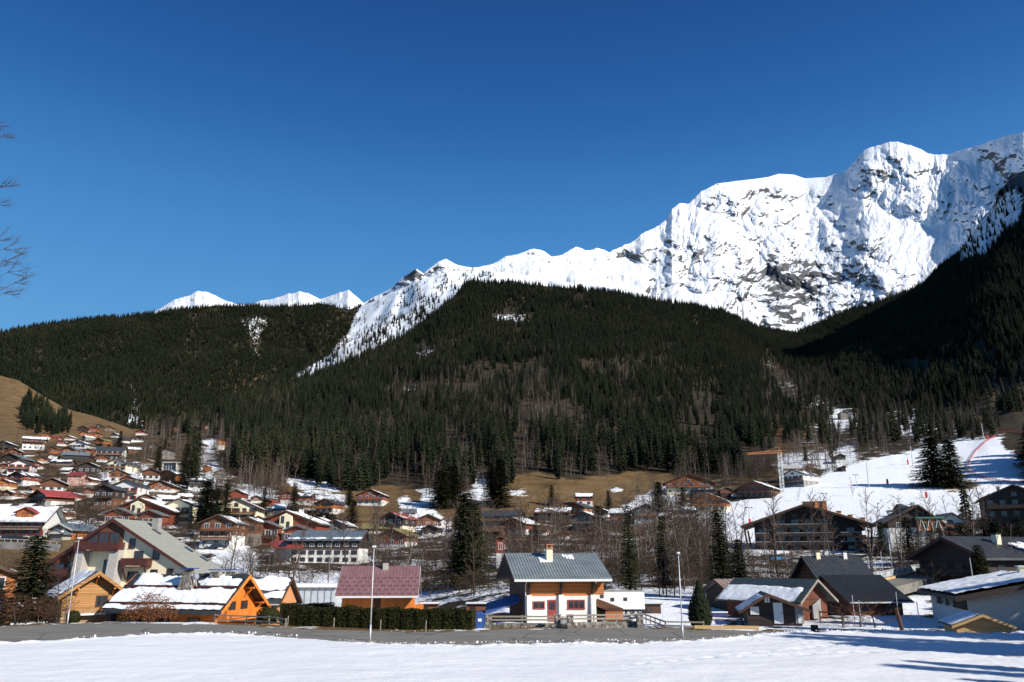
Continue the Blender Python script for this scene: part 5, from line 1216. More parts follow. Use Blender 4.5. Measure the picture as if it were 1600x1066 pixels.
# ---------- snowy roofed orange chalet ----------
def chalet_snow():
    yw = -14.0; w, L, he, rise = 7.4, 11.4, 1.35, 2.75
    C1 = P(344, 957, 82.0); dd = Vector((math.sin(R(14)), math.cos(R(14)), 0)); rr = Vector((-math.cos(R(14)), math.sin(R(14)), 0))
    cen = C1 + dd * (w / 2 + .95) + rr * (L / 2 + 1.1)
    root = S('orange chalet with big snow covered tiered roof and stone chimney, left of the long hedge', 'chalet', cen.x, cen.y, 0, yw)
    add_walls(root, w, L, he, rise, 0, 'vorange', 'vorange', 3.5)
    rf, g = add_roof(root, w, L, he, rise, .95, 1.2, 'slate', .26, fascia='obeam')
    snow_on(rf, g, 'R', 1.15, .20, (90, 12), 4, u=(.0, .985), v=(.02, .13), wob=.5); snow_on(rf, g, 'R', 1.0, .20, (90, 22), 9, u=(.0, .98), v=(.19, .60), wob=.9)
    snow_on(rf, g, 'R', .75, .20, (90, 18), 14, u=(.05, .98), v=(.65, .99), wob=1.2); snow_on(rf, g, 'L', .9, .2, (60, 30), 2)
    for v in (.165, .625):
        x = g['xr'] + (g['rx'] - g['xr']) * v; z = g['zr'] + (g['zt'] - g['zr']) * v; MB().box(x - .04, x + .06, g['y0'] + .1, g['y1'] - .1, z, z + .24).build('snow_guard', M['maroon'], rf)
    ch = MB(); ch.hexa([(1.1, -.1, he + 1.3), (2.4, -.1, he + .9), (2.4, 1.7, he + .9), (1.1, 1.7, he + 1.3), (1.4, .25, he + rise + .55), (2.0, .25, he + rise + .55), (2.0, 1.35, he + rise + .55), (1.4, 1.35, he + rise + .55)]); o = ch.build('chimney', M['stone'], root)
    MB().box(1.2, 2.2, .0, 1.6, he + rise + .85, he + rise + .95).build('chimney_cap', M['bluepaint'], o)
    q = MB(); q.box(1.5, 1.9, .4, 1.2, he + rise + .5, he + rise + .85); q.build('flue', M['stone'], o)
    dm = MB(); 
    for i in range(10):
        a0, a1 = i * .628, (i + 1) * .628; dm.poly([(2.3, 2.0, he + rise + .1), (2.2, 2.0 + .38 * math.cos(a0), he + rise + .1 + .38 * math.sin(a0)), (2.2, 2.0 + .38 * math.cos(a1), he + rise + .1 + .38 * math.sin(a1))])
    dm.tube((2.3, 2.0, he + rise + .1), (1.9, 2.0, he + rise - .9), .04); tag(dm.build('satellite_dish', M['steel'], root))
    for (x, y) in ((.3, 3.2), (-.4, 4.6)):
        c = MB(); c.box(x - .45, x + .45, y - .55, y + .55, he + rise - .7, he + rise + .55); c_ = c.build('chimney', M['stone'], root); MB().box(x - .6, x + .6, y - .7, y + .7, he + rise + .7, he + rise + .8).build('chimney_cap', M['bluepaint'], c_)
    # right gable (+y end): beams, balcony
    for x in (-3.2, -1.1, 1.1, 3.2):
        z = he + rise - abs(x) * rise / (w / 2) - .25; b = MB(); b.bar((x, L / 2, z), (x, L / 2 + 1.15, z), .16, .2); b.bar((x, L / 2 + .04, z - .9), (x, L / 2 + .9, z - .1), .12, .12); b.build('bracket', M['obeam'], root)
    add_balcony(root, w, L, 'B', -3.4, 3.2, .1, 1.1, 'vorange', .9, False, 'obeam')
    add_window(root, w, L, 'B', -1, .35, 1.0, 1.3, 'bframe', 1, None, .03); add_window(root, w, L, 'B', 1.2, .35, 1.0, 1.3, 'bframe', 1, None, .03); add_window(root, w, L, 'B', .5, -1.9, 1.2, 1.2, 'bframe', 1, None, .03)
    for i in range(3): add_window(root, w, L, 'R', -3.5 + i * 3.4, -.6, 1.2, .8, 'bframe', 1, None, .03)
    MB().box(w / 2 + .35, w / 2 + .45, -L / 2, L / 2, he - .55, he - .38).build('eaves_beam', M['obeam'], root)
chalet_snow()
def annex():
    c = P(405, 960, 93); root = S('brick orange annex with snowy dark roof at the right of the tiered roof chalet', 'house', c.x - .3, 97.5, 0, -3)
    w, L, he, rise = 7.0, 4.2, 1.3, 2.4
    add_walls(root, w, L, he, rise, 0, 'obrick', 'obrick', 3.5); rf, g = add_roof(root, w, L, he, rise, .8, .5, 'slate', .22, fascia='timber')
    snow_on(rf, g, 'R', .9, .2, (30, 12), 31, v=(.2, .45)); snow_on(rf, g, 'R', .8, .2, (30, 20), 33, v=(.5, 1.0)); add_window(root, w, L, 'R', 0, -1.4, .8, 1.6, 'bframe', 0, None, .03)
    MB().box(w / 2 + .02, w / 2 + .14, -.75, -.45, -3, he - .1).build('quoin', M['white'], root); MB().box(w / 2 + .55, w / 2 + .75, -L / 2 - .3, L / 2 + .5, he - .32, he - .2).build('eaves_beam', M['cream'], root)
    c = P(100, 0, 80)
M['obrick'] = mottled('orange_render', (.55, .22, .085), (.70, .33, .15), 3, .8, .2, .02)
annex()

# ---------- stone and timber chalet behind the left lamp ----------
def chalet_stone():
    c = P(143, 955, 92); w, L, he, rise = 6.0, 7.5, 2.3, 2.1
    ax = Vector((-.6, .8, 0)); root = empty('chalet', Vector((c.x, 92, 0)) + ax * L / 2 * .9, R(37), 'timber and stone chalet with snow on its left roof slope, behind the left lamp post', 'house')
    add_walls(root, w, L, he, rise, .6, 'stonew', 'ochre', 3.5)
    rf, g = add_roof(root, w, L, he, rise, .9, 1.2, 'bluegrey', .24, fascia='ochre'); snow_on(rf, g, 'L', .85, .2, (30, 24), 41, u=(.15, 1))
    for x in (-1.8, 0, 1.8):
        z = he + rise - abs(x) * rise / 3 - .3; b = MB(); b.bar((x, -L / 2 - 1.1, z), (x, -L / 2, z), .15, .18); b.bar((x, -L / 2 - .8, z - .1), (x, -L / 2, z - .8), .12, .12); b.build('bracket', M['obeam'], root)
    MB().box(-1.6, 1.2, -L / 2 - .9, -L / 2 - .1, .1, .25).build('porch_roof', M['snow'], root); add_window(root, w, L, 'F', .8, 1.0, 1.0, 1.0, 'bframe', 1, None, .1)
    MB().box(1.9, 3.3, -L / 2 - .5, -L / 2 - .08, -2.4, 1.7).build('garage_door', M['timber'], root); add_window(root, w, L, 'R', -1, .4, 1.0, 1.0, 'bframe', 1, None, .1)
    sg = MB(); sg.box(2.3, 2.9, -L / 2 - .62, -L / 2 - .52, 1.75, 2.15); sg.build('red_sign', M['redpaint'], root)
M['stonew'] = mottled('warm_stone', (.22, .13, .07), (.42, .28, .15), 5, .9, .6, .05)
chalet_stone()
chalet(-14, 965, 60, 70, 'G', 25, 'orange', 'orange', 'slate', 'orange gabled house cut off by the left edge behind the spruce', Y=92, snowc=.3)

# ---------- big hotel with the grey tiled roof ----------
def big_hotel():
    A = P(172, 811, 115); ph = -5.0; w, he, rise, rx = 21.6, A.z - 7.0, 6.8, -1.0; d = 9.0
    cx, sx = math.cos(R(ph)), math.sin(R(ph))
    ex, ey = Vector((cx, sx, 0)), Vector((-sx, cx, 0))
    cen = Vector((A.x, A.y, 0)) - ex * rx + ey * (d / 2 + 1.3)
    root = empty('hotel', cen, R(ph), 'large cream hotel with grey tiled roof, maroon trim and concrete buttresses at the left', 'hotel')
    MB().prism([(-w / 2, -4), (w / 2, -4), (w / 2, he - .02), (rx, he + rise - .02), (-w / 2, he - .02)], -d / 2, d / 2).build('wall', M['cream'], root)
    f = -d / 2; zr = lambda x: he + rise - (abs(x - rx) * (rise / (w / 2 + rx) if x < rx else rise / (w / 2 - rx))) - .06
    MB().prism([(-w / 2 + .05, -3), (-4.6, -3), (-4.6, zr(-4.6)), (-w / 2 + .05, zr(-w / 2 + .05))], f - .16, f - .003).build('timber_cladding', M['vred'], root)
    MB().prism([(-4.59, 7.6), (.6, 7.6), (.6, zr(.6)), (rx, zr(rx)), (-4.59, zr(-4.59))], f - .12, f - .003).build('gable_cladding', M['brown'], root)
    rf, g = add_roof(root, w, d, he, rise, 1.3, .7, 'tiles', .32, fascia='maroon', ridge_x=rx)
    # tile courses as real ribs across the slope
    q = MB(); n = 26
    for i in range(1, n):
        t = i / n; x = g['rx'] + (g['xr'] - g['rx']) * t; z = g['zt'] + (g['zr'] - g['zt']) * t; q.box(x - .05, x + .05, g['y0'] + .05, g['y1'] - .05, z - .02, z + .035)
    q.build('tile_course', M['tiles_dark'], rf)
    for (t, y) in ((.18, 1.5), (.52, 3.2), (.70, 3.6)):
        x = g['rx'] + (g['xr'] - g['rx']) * t; z = g['zt'] + (g['zr'] - g['zt']) * t; sl = (g['zr'] - g['zt']) / (g['xr'] - g['rx']); m = MB()
        m.hexa([(x, y, z), (x + 1.1, y, z + sl * 1.1), (x + 1.1, y + .8, z + sl * 1.1), (x, y + .8, z), (x, y, z + .14), (x + 1.1, y, z + sl * 1.1 + .14), (x + 1.1, y + .8, z + sl * 1.1 + .14), (x, y + .8, z + .14)]); m.build('skylight', M['glass'], rf)
    for (x0, x1, bx) in ((-5.3, -4.1, -.9), (-.3, 1.0, -1.3)):
        z1 = 7.2; m = MB(); m.hexa([(x0 + bx * .3, f - 2.3, -4), (x1 + bx * .3, f - 2.3, -4), (x1, f, -4), (x0, f, -4), (x0, f - 1.5, z1), (x1, f - 1.5, z1), (x1, f, z1), (x0, f, z1)]); m.build('buttress', M['concrete'], root)
        MB().box(x0 + .2, x1 - .2, f - 1.6, f - .2, z1, z1 + .35).build('buttress_cap', M['orange'], root)
    add_balcony(root, w, d, 'F', -5.4, .9, 7.15, 1.8, 'maroon', 1.1, False, 'maroon')
    add_balcony(root, w, d, 'F', 1.4, 5.2, 5.0, 1.4, 'maroon', 1.1, False, 'maroon')
    b = MB(); b.bar((1.7, f - .1, 3.2), (1.7, f - 1.3, 4.8), .18, .18); b.bar((4.9, f - .1, 3.2), (4.9, f - 1.3, 4.8), .18, .18); b.bar((1.7, f - .1, 3.2), (4.9, f - .12, 3.25), .15, .15); b.build('bracket', M['maroon'], root)
    for (u, z, ww, hh) in ((5.7, 6.0, .8, 1.3), (5.7, 3.1, .8, 1.4), (8.0, 3.3, .7, 1.3), (2.6, 3.0, 1.3, 1.2), (2.4, .6, 1.5, 1.3), (-1.4, 4.0, .7, 1.8), (-1.4, .8, .7, 1.8), (3.2, 5.3, 1.1, 1.7), (2.0, 7.5, .7, 1.2)): add_window(root, w, d, 'F', u, z, ww, hh, 'maroon', 1 if ww > .8 else 0, None, .04)
    for u in (-3.8, -2.2, -.6): add_window(root, w, d, 'F', u, 7.5, 1.3, 2.1, 'maroon', 1, None, .17)
    for u in (-9.8, -8.2, -6.4): 
        for z in (1.2, 4.0): add_window(root, w, d, 'F', u, z, 1.3, 1.4, 'maroon', 1, None, .2)
    add_balcony(root, w, d, 'F', -10.8, -5.6, 3.8, 1.0, 'maroon', 1.0, True, 'maroon'); add_balcony(root, w, d, 'F', -10.8, -5.6, 1.0, 1.0, 'maroon', 1.0, True, 'maroon')
    add_chimney(root, 1.2, d / 2 - 1.5, he + rise - 1.2, he + rise + .7, 1.0, 'greyw', 'black')
    HB.append((190, 940, 240, 130))
M['tiles'] = mottled('grey_green_tiles', (.27, .27, .23), (.35, .35, .30), 1.4, .6, .15, .02)
M['tiles_dark'] = mottled('tile_shadow_course', (.19, .19, .165), (.25, .25, .22), 3, .7, 0)  # darker tone for the raised tile courses
big_hotel()

# ---------- right hand sheds and barns ----------
def rusty():
    a = P(1112, 909, 108); b_ = P(1172, 911, 108); cen = (a + b_) / 2; root = S('barn with pale corrugated roof streaked with rust beyond the conical evergreen', 'barn', cen.x + 1.2, 106, 0, 14)
    w, L, he, rise = 7.5, 7.0, 1.9, 1.5; add_walls(root, w, L, he, rise, 0, 'dark', 'dark', 2); rf, g = add_roof(root, w, L, he, rise, .8, .8, 'rust', .12, ribs=.35, fascia='timber')
    d = MB(); d.box(-1.0, 1.0, -.04, .03, 0, 1.7); d.build('door', M['greywood'], root, face_loc('R', w, L, -.5, .02, 0), FACE['R'])
m, nt, b = newmat('rusty_sheet'); co = objco(nt); n1 = noise_node(nt, scaled(nt, co, (.3, 2.2, .3)), .7, 5, .7)
nt.links.new(ramp(nt, n1, [(.48, (.34, .33, .31)), (.56, (.26, .10, .05)), (.62, (.36, .34, .31))]), b.inputs['Base Color']); b.inputs['Roughness'].default_value = .6; M['rust'] = m
rusty()
def barn_main():
    C = P(1250, 941, 84.0); yw = -50; dd = Vector((math.sin(R(50)), math.cos(R(50)), 0)); rr = Vector((-math.cos(R(50)), math.sin(R(50)), 0)); w, L, he, rise = 5.8, 8.4, 2.05, 1.75
    cen = C + dd * (w / 2 + .7) + rr * (L / 2 + .8); root = S('barn with dark green roof half under snow and a red brown board gable', 'barn', cen.x, cen.y, 0, yw)
    add_walls(root, w, L, he, rise, 0, 'vred', 'vred', 2); rf, g = add_roof(root, w, L, he, rise, .8, .9, 'dkgreen', .12, fascia='oldwood')
    snow_on(rf, g, 'R', .95, .13, (60, 26), 61, u=(.0, .93), v=(.0, .66), wob=.7)
    q = MB(); 
    for i in range(5): q.box(-1.0 + i * .32, -.72 + i * .32, L / 2 + .05 + .3 * (1 - i * .1), L / 2 + .10 + .3, .0, 1.9 - .12 * i)
    q.build('leaning_boards', M['greyw'], root); MB().box(-w / 2 + .2, w / 2 - .2, L / 2 + .03, L / 2 + .07, 1.9, 2.0).build('lintel', M['timber'], root)
M['dkgreen'] = mottled('dark_green_roof', (.030, .045, .045), (.055, .075, .075), 1.5, .5, .1, .02)
barn_main()
def shed_front():
    a = P(1180, 978, 79.2); b_ = P(1262, 978, 79.2); L = b_.x - a.x; cen = (a + b_) / 2; w, d, he, rise, rx = L, 5.5, 1.55, 1.15, -.55
    root = empty('shed', (cen.x, 79.2 + d / 2, 0), R(-12), 'black boarded shed with white door, white shutter and a white sign marked 1', 'shed')
    MB().prism([(-w / 2, -.5), (w / 2, -.5), (w / 2, he - .25), (rx, he + rise), (-w / 2, he)], -d / 2, d / 2).build('wall', M['dark'], root)
    rf, g = add_roof(root, w, d, he - .05, rise, .75, .85, 'slate', .12, fascia='timber', ridge_x=rx); snow_on(rf, g, 'L', 1.0, .10, (20, 16), 71, u=(.02, .9), v=(.0, .85), wob=.5)
    q = MB(); q.box(-.42, .42, -.05, .02, .08, 1.95); o = q.build('door', M['bwhite'], root, face_loc('F', w, d, .38, .02, 0))
    q = MB(); q.box(.28, .34, -.09, -.05, .95, 1.1); q.build('handle', M['black'], o)
    q = MB(); 
    for i in range(4): q.box(-.40 + i * .2, -.21 + i * .2, -.06, .0, 0, .72)
    q.build('shutter', M['bwhite'], root, face_loc('F', w, d, -1.75, .02, .85))
    q = MB(); q.box(-.24, .24, -.05, .0, 0, .52); s = q.build('sign', M['bwhite'], root, face_loc('F', w, d, -.55, .02, 1.95))
    cu = bpy.data.curves.new('n', 'FONT'); cu.body = '1'; cu.size = .5; cu.align_x = 'CENTER'; cu.extrude = .008
    to = bpy.data.objects.new('t', cu); COL.objects.link(to); dg = bpy.context.evaluated_depsgraph_get(); me = bpy.data.meshes.new_from_object(to.evaluated_get(dg)); bpy.data.objects.remove(to)
    me.materials.clear(); me.materials.append(M['black']); n = link('numeral', me, s, (.03, -.065, .08)); n.rotation_euler = (R(90), 0, 0)
    q = MB(); q.box(-.36, .36, -.05, .0, .1, 1.75); q.build('side_door', M['greyw'], root, face_loc('F', w, d, 2.25, .02, 0)); 
    q = MB(); q.box(-.3, .0, -.09, -.055, .15, .9); q.build('leaning_board', M['bwhite'], root, face_loc('F', w, d, 2.4, .02, 0))
shed_front()
def dark_barns():
    root = S('tall dark slate roofed barn with two small chimneys, upper of the paired dark roofs', 'barn', P(1297, 868, 112).x, 112, 0, 8)
    w, L, rise = 9.0, 6.6, 3.6; he = P(0, 868, 112).z - rise - .2; add_walls(root, w, L, he, rise, 0, 'brown', 'brown', 3); rf, g = add_roof(root, w, L, he, rise, .9, .9, 'slate2', .14, ribs=.45, fascia='timber')
    snow_on(rf, g, 'R', .35, .07, (70, 20), 87, u=(.42, .72), v=(.58, .72), wob=1.0); snow_on(rf, g, 'R', .1, .05, (70, 10), 83, u=(.3, .9), v=(.34, .42), wob=1.6)
    add_chimney(root, .3, -2, he + rise - .6, he + rise + .55, .55, 'cream'); add_chimney(root, .3, 1.9, he + rise - .6, he + rise + .55, .5, 'white')
    for u in (-2, 0, 2): add_window(root, w, L, 'F', u, he - 1.5, .9, 1.1, 'wframe', 1, None, .03)
    root = S('low dark barn with flared corrugated roof, lower of the paired dark roofs', 'barn', P(1322, 900, 99).x + .3, 98.5, 0, 8)
    w, L = 9.6, 6.2; he = 1.75; zt = P(0, 900, 99).z; rise = zt - he
    MB().prism([(-w / 2, -2), (w / 2, -2), (w / 2, he - .1), (w * .25, he + rise * .40), (0, zt - .1), (-w * .25, he + rise * .40), (-w / 2, he - .1)], -L / 2, L / 2).build('wall', M['vred'], root)
    m = MB(); pr = [(-w / 2 - .7, he - .45), (-w * .27, he + rise * .42), (0, zt), (w * .27, he + rise * .42), (w / 2 + 1.0, he - .5)]
    m.prism(pr + [(x, z + .13) for x, z in reversed(pr)], -L / 2 - .7, L / 2 + .8); rf = m.build('roof', M['slate2'], root); q = MB()
    for i in range(34):
        y = -L / 2 - .65 + i * (L + 1.35) / 33
        for (x0, z0), (x1, z1) in zip(pr[2:-1], pr[3:]): q.hexa([(x0, y - .03, z0 + .13), (x1, y - .03, z1 + .13), (x1, y + .03, z1 + .13), (x0, y + .03, z0 + .13), (x0, y - .03, z0 + .19), (x1, y - .03, z1 + .19), (x1, y + .03, z1 + .19), (x0, y + .03, z0 + .19)])
    q.build('seam', M['slate2'], rf); MB().box(pr[-1][0], pr[-1][0] + .1, -L / 2 - .7, L / 2 + .8, pr[-1][1] - .02, pr[-1][1] + .12).build('gutter', M['steel'], rf)
    for u in (-1.5, 1.4): add_window(root, w, L, 'R', u, .3, .8, .8, 'bframe', 1, None, .03)
M['slate2'] = mottled('charcoal_corrugated_roof', (.026, .030, .034), (.05, .054, .06), 1.3, .42, .05, .01)
dark_barns()
def white_snow_house():
    C = P(1497, 939, 74); dd = Vector((math.sin(R(17)), math.cos(R(17)), 0)); ex = Vector((math.cos(R(17)), -math.sin(R(17)), 0)); w, d = 15.0, 17.0; he = C.z + .25; rise = 1.5
    cen = C + ex * (w / 2 + .9) + dd * (d / 2 + 1.0); cen.z = 0; root = empty('house', cen, R(-17), 'white walled house under a wide shaded snow roof at the right edge', 'house')
    MB().prism([(-w / 2, -2), (w / 2, -2), (w / 2, he), (0, he + rise - .03), (-w / 2, he)], -d / 2, d / 2).build('wall', M['white'], root)
    MB().box(-w / 2 - .12, -w / 2 - .003, -d / 2 + .1, d / 2 - 3, he - 1.1, he - .03).build('timber_band', M['dark'], root)
    MB().prism([(-2.6, -1.5), (w / 2, -1.5), (w / 2, he), (0, he + rise - .1), (-2.6, he + .9)], -d / 2 - .14, -d / 2 - .003).build('gable_cladding', M['dark'], root)
    rf, g = add_roof(root, w, d, he, rise, 1.1, 1.1, 'slate', .3, fascia='dark'); snow_on(rf, g, 'L', 1.35, .32, (60, 40), 91, u=(0, 1), v=(0, 1), wob=.25); snow_on(rf, g, 'R', 1.3, .3, (30, 20), 93, wob=.3)
    for u in (-5.2, -1.0, 2.4): add_window(root, w, d, 'L', u, he - .95, 1.0, .75, 'wframe', 1, None, .13, pane=True)
    for u, z in ((.2, 1.1), (.2, -1.2), (3.5, 1.1)): add_window(root, w, d, 'F', u, z, 1.4, 1.1, 'wframe', 3, None, .15)
    ch = MB(); ch.box(-.2, .7, 2.2, 3.0, he + rise - .6, he + rise + 1.1); o = ch.build('chimney', M['cream'], root); MB().box(-.35, .85, 2.05, 3.15, he + rise + 1.1, he + rise + 1.2).build('chimney_cap', M['wframe'], o)
white_snow_house()
def pale_shed():
    a = P(1504, 990, 66.3); b_ = P(1580, 990, 66.3); w, d, he, rise = (b_.x - a.x) * 1.02, 4.6, .85, .78; root = empty('shed', ((a.x + b_.x) / 2 + .5, 66.3 + d / 2, 0), R(-17), 'small new pale timber shed with snow on its left slope at the right', 'shed')
    add_walls(root, w, d, he, rise, 0, 'palewood', 'palewood', 1.2); rf, g = add_roof(root, w, d, he, rise, .35, .4, 'slate', .07, fascia='palewood'); snow_on(rf, g, 'L', 1.3, .12, (20, 14), 95, v=(0, .93), wob=.3)
    for x in (-w / 2 + .1, w / 2 - .1): MB().box(x - .07, x + .07, -d / 2 - .05, -d / 2 - .003, -1, he).build('corner_post', M['palewood'], root)
    MB().box(-.5, .5, d / 2 + .003, d / 2 + .05, -.3, 1.3).build('door', M['palewood'], root)
pale_shed()
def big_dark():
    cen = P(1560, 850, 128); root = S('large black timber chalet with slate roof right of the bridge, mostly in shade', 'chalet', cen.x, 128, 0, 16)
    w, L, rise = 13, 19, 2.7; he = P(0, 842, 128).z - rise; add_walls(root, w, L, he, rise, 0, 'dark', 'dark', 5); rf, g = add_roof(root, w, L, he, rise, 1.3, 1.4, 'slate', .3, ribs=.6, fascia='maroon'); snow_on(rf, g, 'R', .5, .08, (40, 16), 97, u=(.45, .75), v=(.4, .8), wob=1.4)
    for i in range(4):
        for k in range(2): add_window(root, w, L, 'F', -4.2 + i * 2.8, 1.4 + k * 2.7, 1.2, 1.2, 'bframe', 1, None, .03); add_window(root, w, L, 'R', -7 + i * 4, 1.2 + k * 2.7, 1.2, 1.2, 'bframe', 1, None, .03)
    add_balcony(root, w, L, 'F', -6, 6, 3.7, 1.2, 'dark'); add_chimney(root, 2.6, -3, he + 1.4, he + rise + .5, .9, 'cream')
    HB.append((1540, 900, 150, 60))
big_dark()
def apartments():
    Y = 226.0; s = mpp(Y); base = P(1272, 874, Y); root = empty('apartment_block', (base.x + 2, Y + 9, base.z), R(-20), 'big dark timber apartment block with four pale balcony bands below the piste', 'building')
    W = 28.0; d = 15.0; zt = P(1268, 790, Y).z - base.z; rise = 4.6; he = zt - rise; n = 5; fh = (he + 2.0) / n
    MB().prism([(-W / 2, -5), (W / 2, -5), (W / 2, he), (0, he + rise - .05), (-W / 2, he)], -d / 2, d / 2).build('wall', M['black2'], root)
    MB().box(W / 2 + .003, W / 2 + .15, -d / 2 + .3, d / 2 - .3, -3, he - .2).build('clad_or_shaded_side', M['brown'], root)
    rf, g = add_roof(root, W, d, he, rise, 3.6, 2.6, 'brownroof', .45, fascia='timber')
    snow_on(rf, g, 'R', .3, .15, (40, 40), 101, wob=1.2)
    for k in range(1, 5):
        z = k * fh - .9
        segs = ((-W / 2 + .3, -W / 2 + 4.2), (-W * .31, W * .24), (W * .31, W / 2 - .1)) if k < 4 else ((-W * .31, W * .24),)
        for (a, b_) in segs:
            o = MB().box(a, b_, -d / 2 - 1.5, -d / 2 - .003, z - .15, z).build('balcony', M['black2'], root); MB().box(a, b_, -d / 2 - 1.56, -d / 2 - 1.46, z + .78, z + .98).build('parapet', M['greyw'], o); MB().box(a, b_, -d / 2 - 1.53, -d / 2 - 1.49, z, z + .77).build('railing', M['black2'], o)
            nn = max(1, int((b_ - a) / 3.4))
            for i in range(nn): add_window(root, W, d, 'F', a + (b_ - a) * (i + .5) / nn, z + .05, 2.0, 2.1, 'bframe', 1, None, .03, pane=True)
    for x in (-W / 2 - 2.6, W / 2 + 2.6):
        for y in (-d / 2 - 1.2, d / 2 - 3): MB().bar((x * .92, y, -3), (x, y, he - 1.6), .5, .5).build('strut', M['timber'], root)
    for k in range(4): 
        add_balcony(root, W, d, 'R', -d * .35, d * .2, k * fh + .8, 1.2, 'timber')
    c = MB(); c.box(-.5, 6.0, -2, 2.5, he + rise - 2.4, he + rise + 1.6); o = c.build('lift_tower', M['brown'], root)
    for x in (3.0, 5.0): MB().hexa([(x, -2.6, he + rise - 1.6), (x + 1.1, -2.6, he + rise - 1.9), (x + 1.1, -2.02, he + rise - 1.9), (x, -2.02, he + rise - 1.6), (x - .2, -2.1, he + rise + 1.6), (x + .7, -2.1, he + rise + 1.6), (x + .7, -2.02, he + rise + 1.6), (x - .2, -2.02, he + rise + 1.6)]).build('tower_fin', M['orange'], o)
    for x, y in ((9.0, -1), (12.0, 1), (15.0, -2)):
        z = he + rise - x * rise / (W / 2); c = MB(); c.box(x - .6, x + .6, y - .7, y + .7, z - .2, z + 1.6); o2 = c.build('chimney', M['orange'], root); MB().box(x - .75, x + .75, y - .85, y + .85, z + 1.6, z + 1.75).build('chimney_cap', M['black'], o2)
    HB.append((1290, 874, 200, 84))
M['black2'] = planks('shade_black_boards', (.008, .006, .006), (.030, .020, .016), .25)  # dark wood, blackened further so the colour carries the shade on the front
apartments()
def green_brace_house():
    Y = 205.0; g = P(1440, 838, Y); root = empty('house', (g.x, Y + 7, g.z), R(-10), 'house with orange boarded front, pale braces and green eaves beam below the spruce pair', 'house'); s = mpp(Y); zt = P(0, 790, Y).z - g.z
    w, d, rise = 74 * s, 11, 3.6; he = zt - rise; add_walls(root, w, d, he, rise, he * .55, 'white', 'dark', 5); rf, gm = add_roof(root, w, d, he, rise, 1.6, 1.2, 'slate', .3, ridge_x=w * .12); snow_on(rf, gm, 'R', .5, .2, (20, 20), 5)
    x0 = w * .06; MB().box(x0, w / 2 + .6, -d / 2 - 1.0, -d / 2 - .08, he * .35, he + .4).build('front_panel', M['orange'], root); MB().box(x0 - .4, w / 2 + 1.2, -d / 2 - 1.6, -d / 2 - .08, he + .4, he + .75).build('eaves_beam', M['green'], root)
    q = MB(); ww = (w / 2 + .6 - x0)
    for i in range(3):
        xa = x0 + ww * i / 3; q.bar((xa + .2, -d / 2 - 1.12, he * .36), (xa + ww / 6, -d / 2 - 1.12, he + .3), .14, .14); q.bar((xa + ww / 3 - .2, -d / 2 - 1.12, he * .36), (xa + ww / 6 + .1, -d / 2 - 1.12, he + .3), .14, .14)
    q.build('brace', M['wframe'], root)
    for u in (x0 + 1.6, x0 + 4.4): 
        o = add_window(root, w, d, 'F', u, he * .5, .9, 1.3, 'green', 1, None, 1.05)
    for u in (-w * .3, -w * .12): add_window(root, w, d, 'F', u, he * .6, .9, 1.0, 'wframe', 1, None, .1)
    add_chimney(root, w * .2, 1, he + rise - 1.2, he + rise + 1.0, .8, 'greyw')
    m = MB(); m.prism([(w / 2 + 1.3, -4), (w / 2 + 6.2, -4), (w / 2 + 6.2, he * .98), (w / 2 + 3.7, he + 1.6), (w / 2 + 1.3, he * .98)], -d / 2 + 1, d / 2); m.build('white_wing', M['white'], root)
    m = MB(); m.prism([(w / 2 + .4, he * .85), (w / 2 + 3.7, he + 1.6), (w / 2 + 7.4, he * .8), (w / 2 + 7.4, he * .8 + .3), (w / 2 + 3.7, he + 1.95), (w / 2 + .4, he * .85 + .3)], -d / 2, d / 2 + 1); m.build('wing_roof', M['slate'], root)
    for z in (he * .52, he * .1): 
        b = add_balcony(root, w, d, 'F', w / 2 + 1.5, w / 2 + 6.2, z, 1.1, 'brown'); b.location.y += 1; o = add_window(root, w, d, 'F', w / 2 + 3.2, z + .1, 1.2, 1.8, 'bframe', 1, None, .05); o.location.y += 1
    HB.append((1440, 838, 100, 50))
M['green'] = mottled('green_paint', (.03, .16, .12), (.05, .22, .17), 3, .6, 0)
green_brace_house()
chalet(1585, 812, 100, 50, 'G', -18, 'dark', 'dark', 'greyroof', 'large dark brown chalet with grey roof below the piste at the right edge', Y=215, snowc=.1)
def net_shelter():
    a = P(428, 936, 128); b_ = P(522, 938, 128); L = b_.x - a.x; root = empty('covered_pool', (a.x + L / 2, 131, a.z), 0, 'long low pale shelter with snow roof and glazed side behind the dark hedge', 'building'); h = 22 * mpp(128)
    MB().box(-L / 2, L / 2, -2.5, 2.5, -3, h * .72).build('wall', M['pwall'], root); MB().box(-L / 2 - .3, L / 2 + .3, -2.9, 2.9, h * .72, h * .8).build('roof', M['greyw'], root); 
    rf = MB().box(-L / 2 - .2, L / 2 + .2, -2.8, 2.8, h * .8, h).build('snow_cover', M['snow'], root)
    for i in range(9): MB().box(-L / 2 + L * (i + .5) / 9 - .06, -L / 2 + L * (i + .5) / 9 + .06, -2.6, -2.503, -1, h * .71).build('mullion', M['greyw'], root)
    MB().box(-L / 2 + .1, -L / 2 + 1.4, -2.62, -2.51, h * .25, h * .6).build('blue_banner', M['lblue'], root)
M['pwall'] = mottled('pale_glazing', (.36, .40, .44), (.52, .55, .58), 1.2, .35, 0); M['lblue'] = mottled('light_blue', (.12, .38, .6), (.2, .5, .7), 3, .5, 0)
net_shelter()
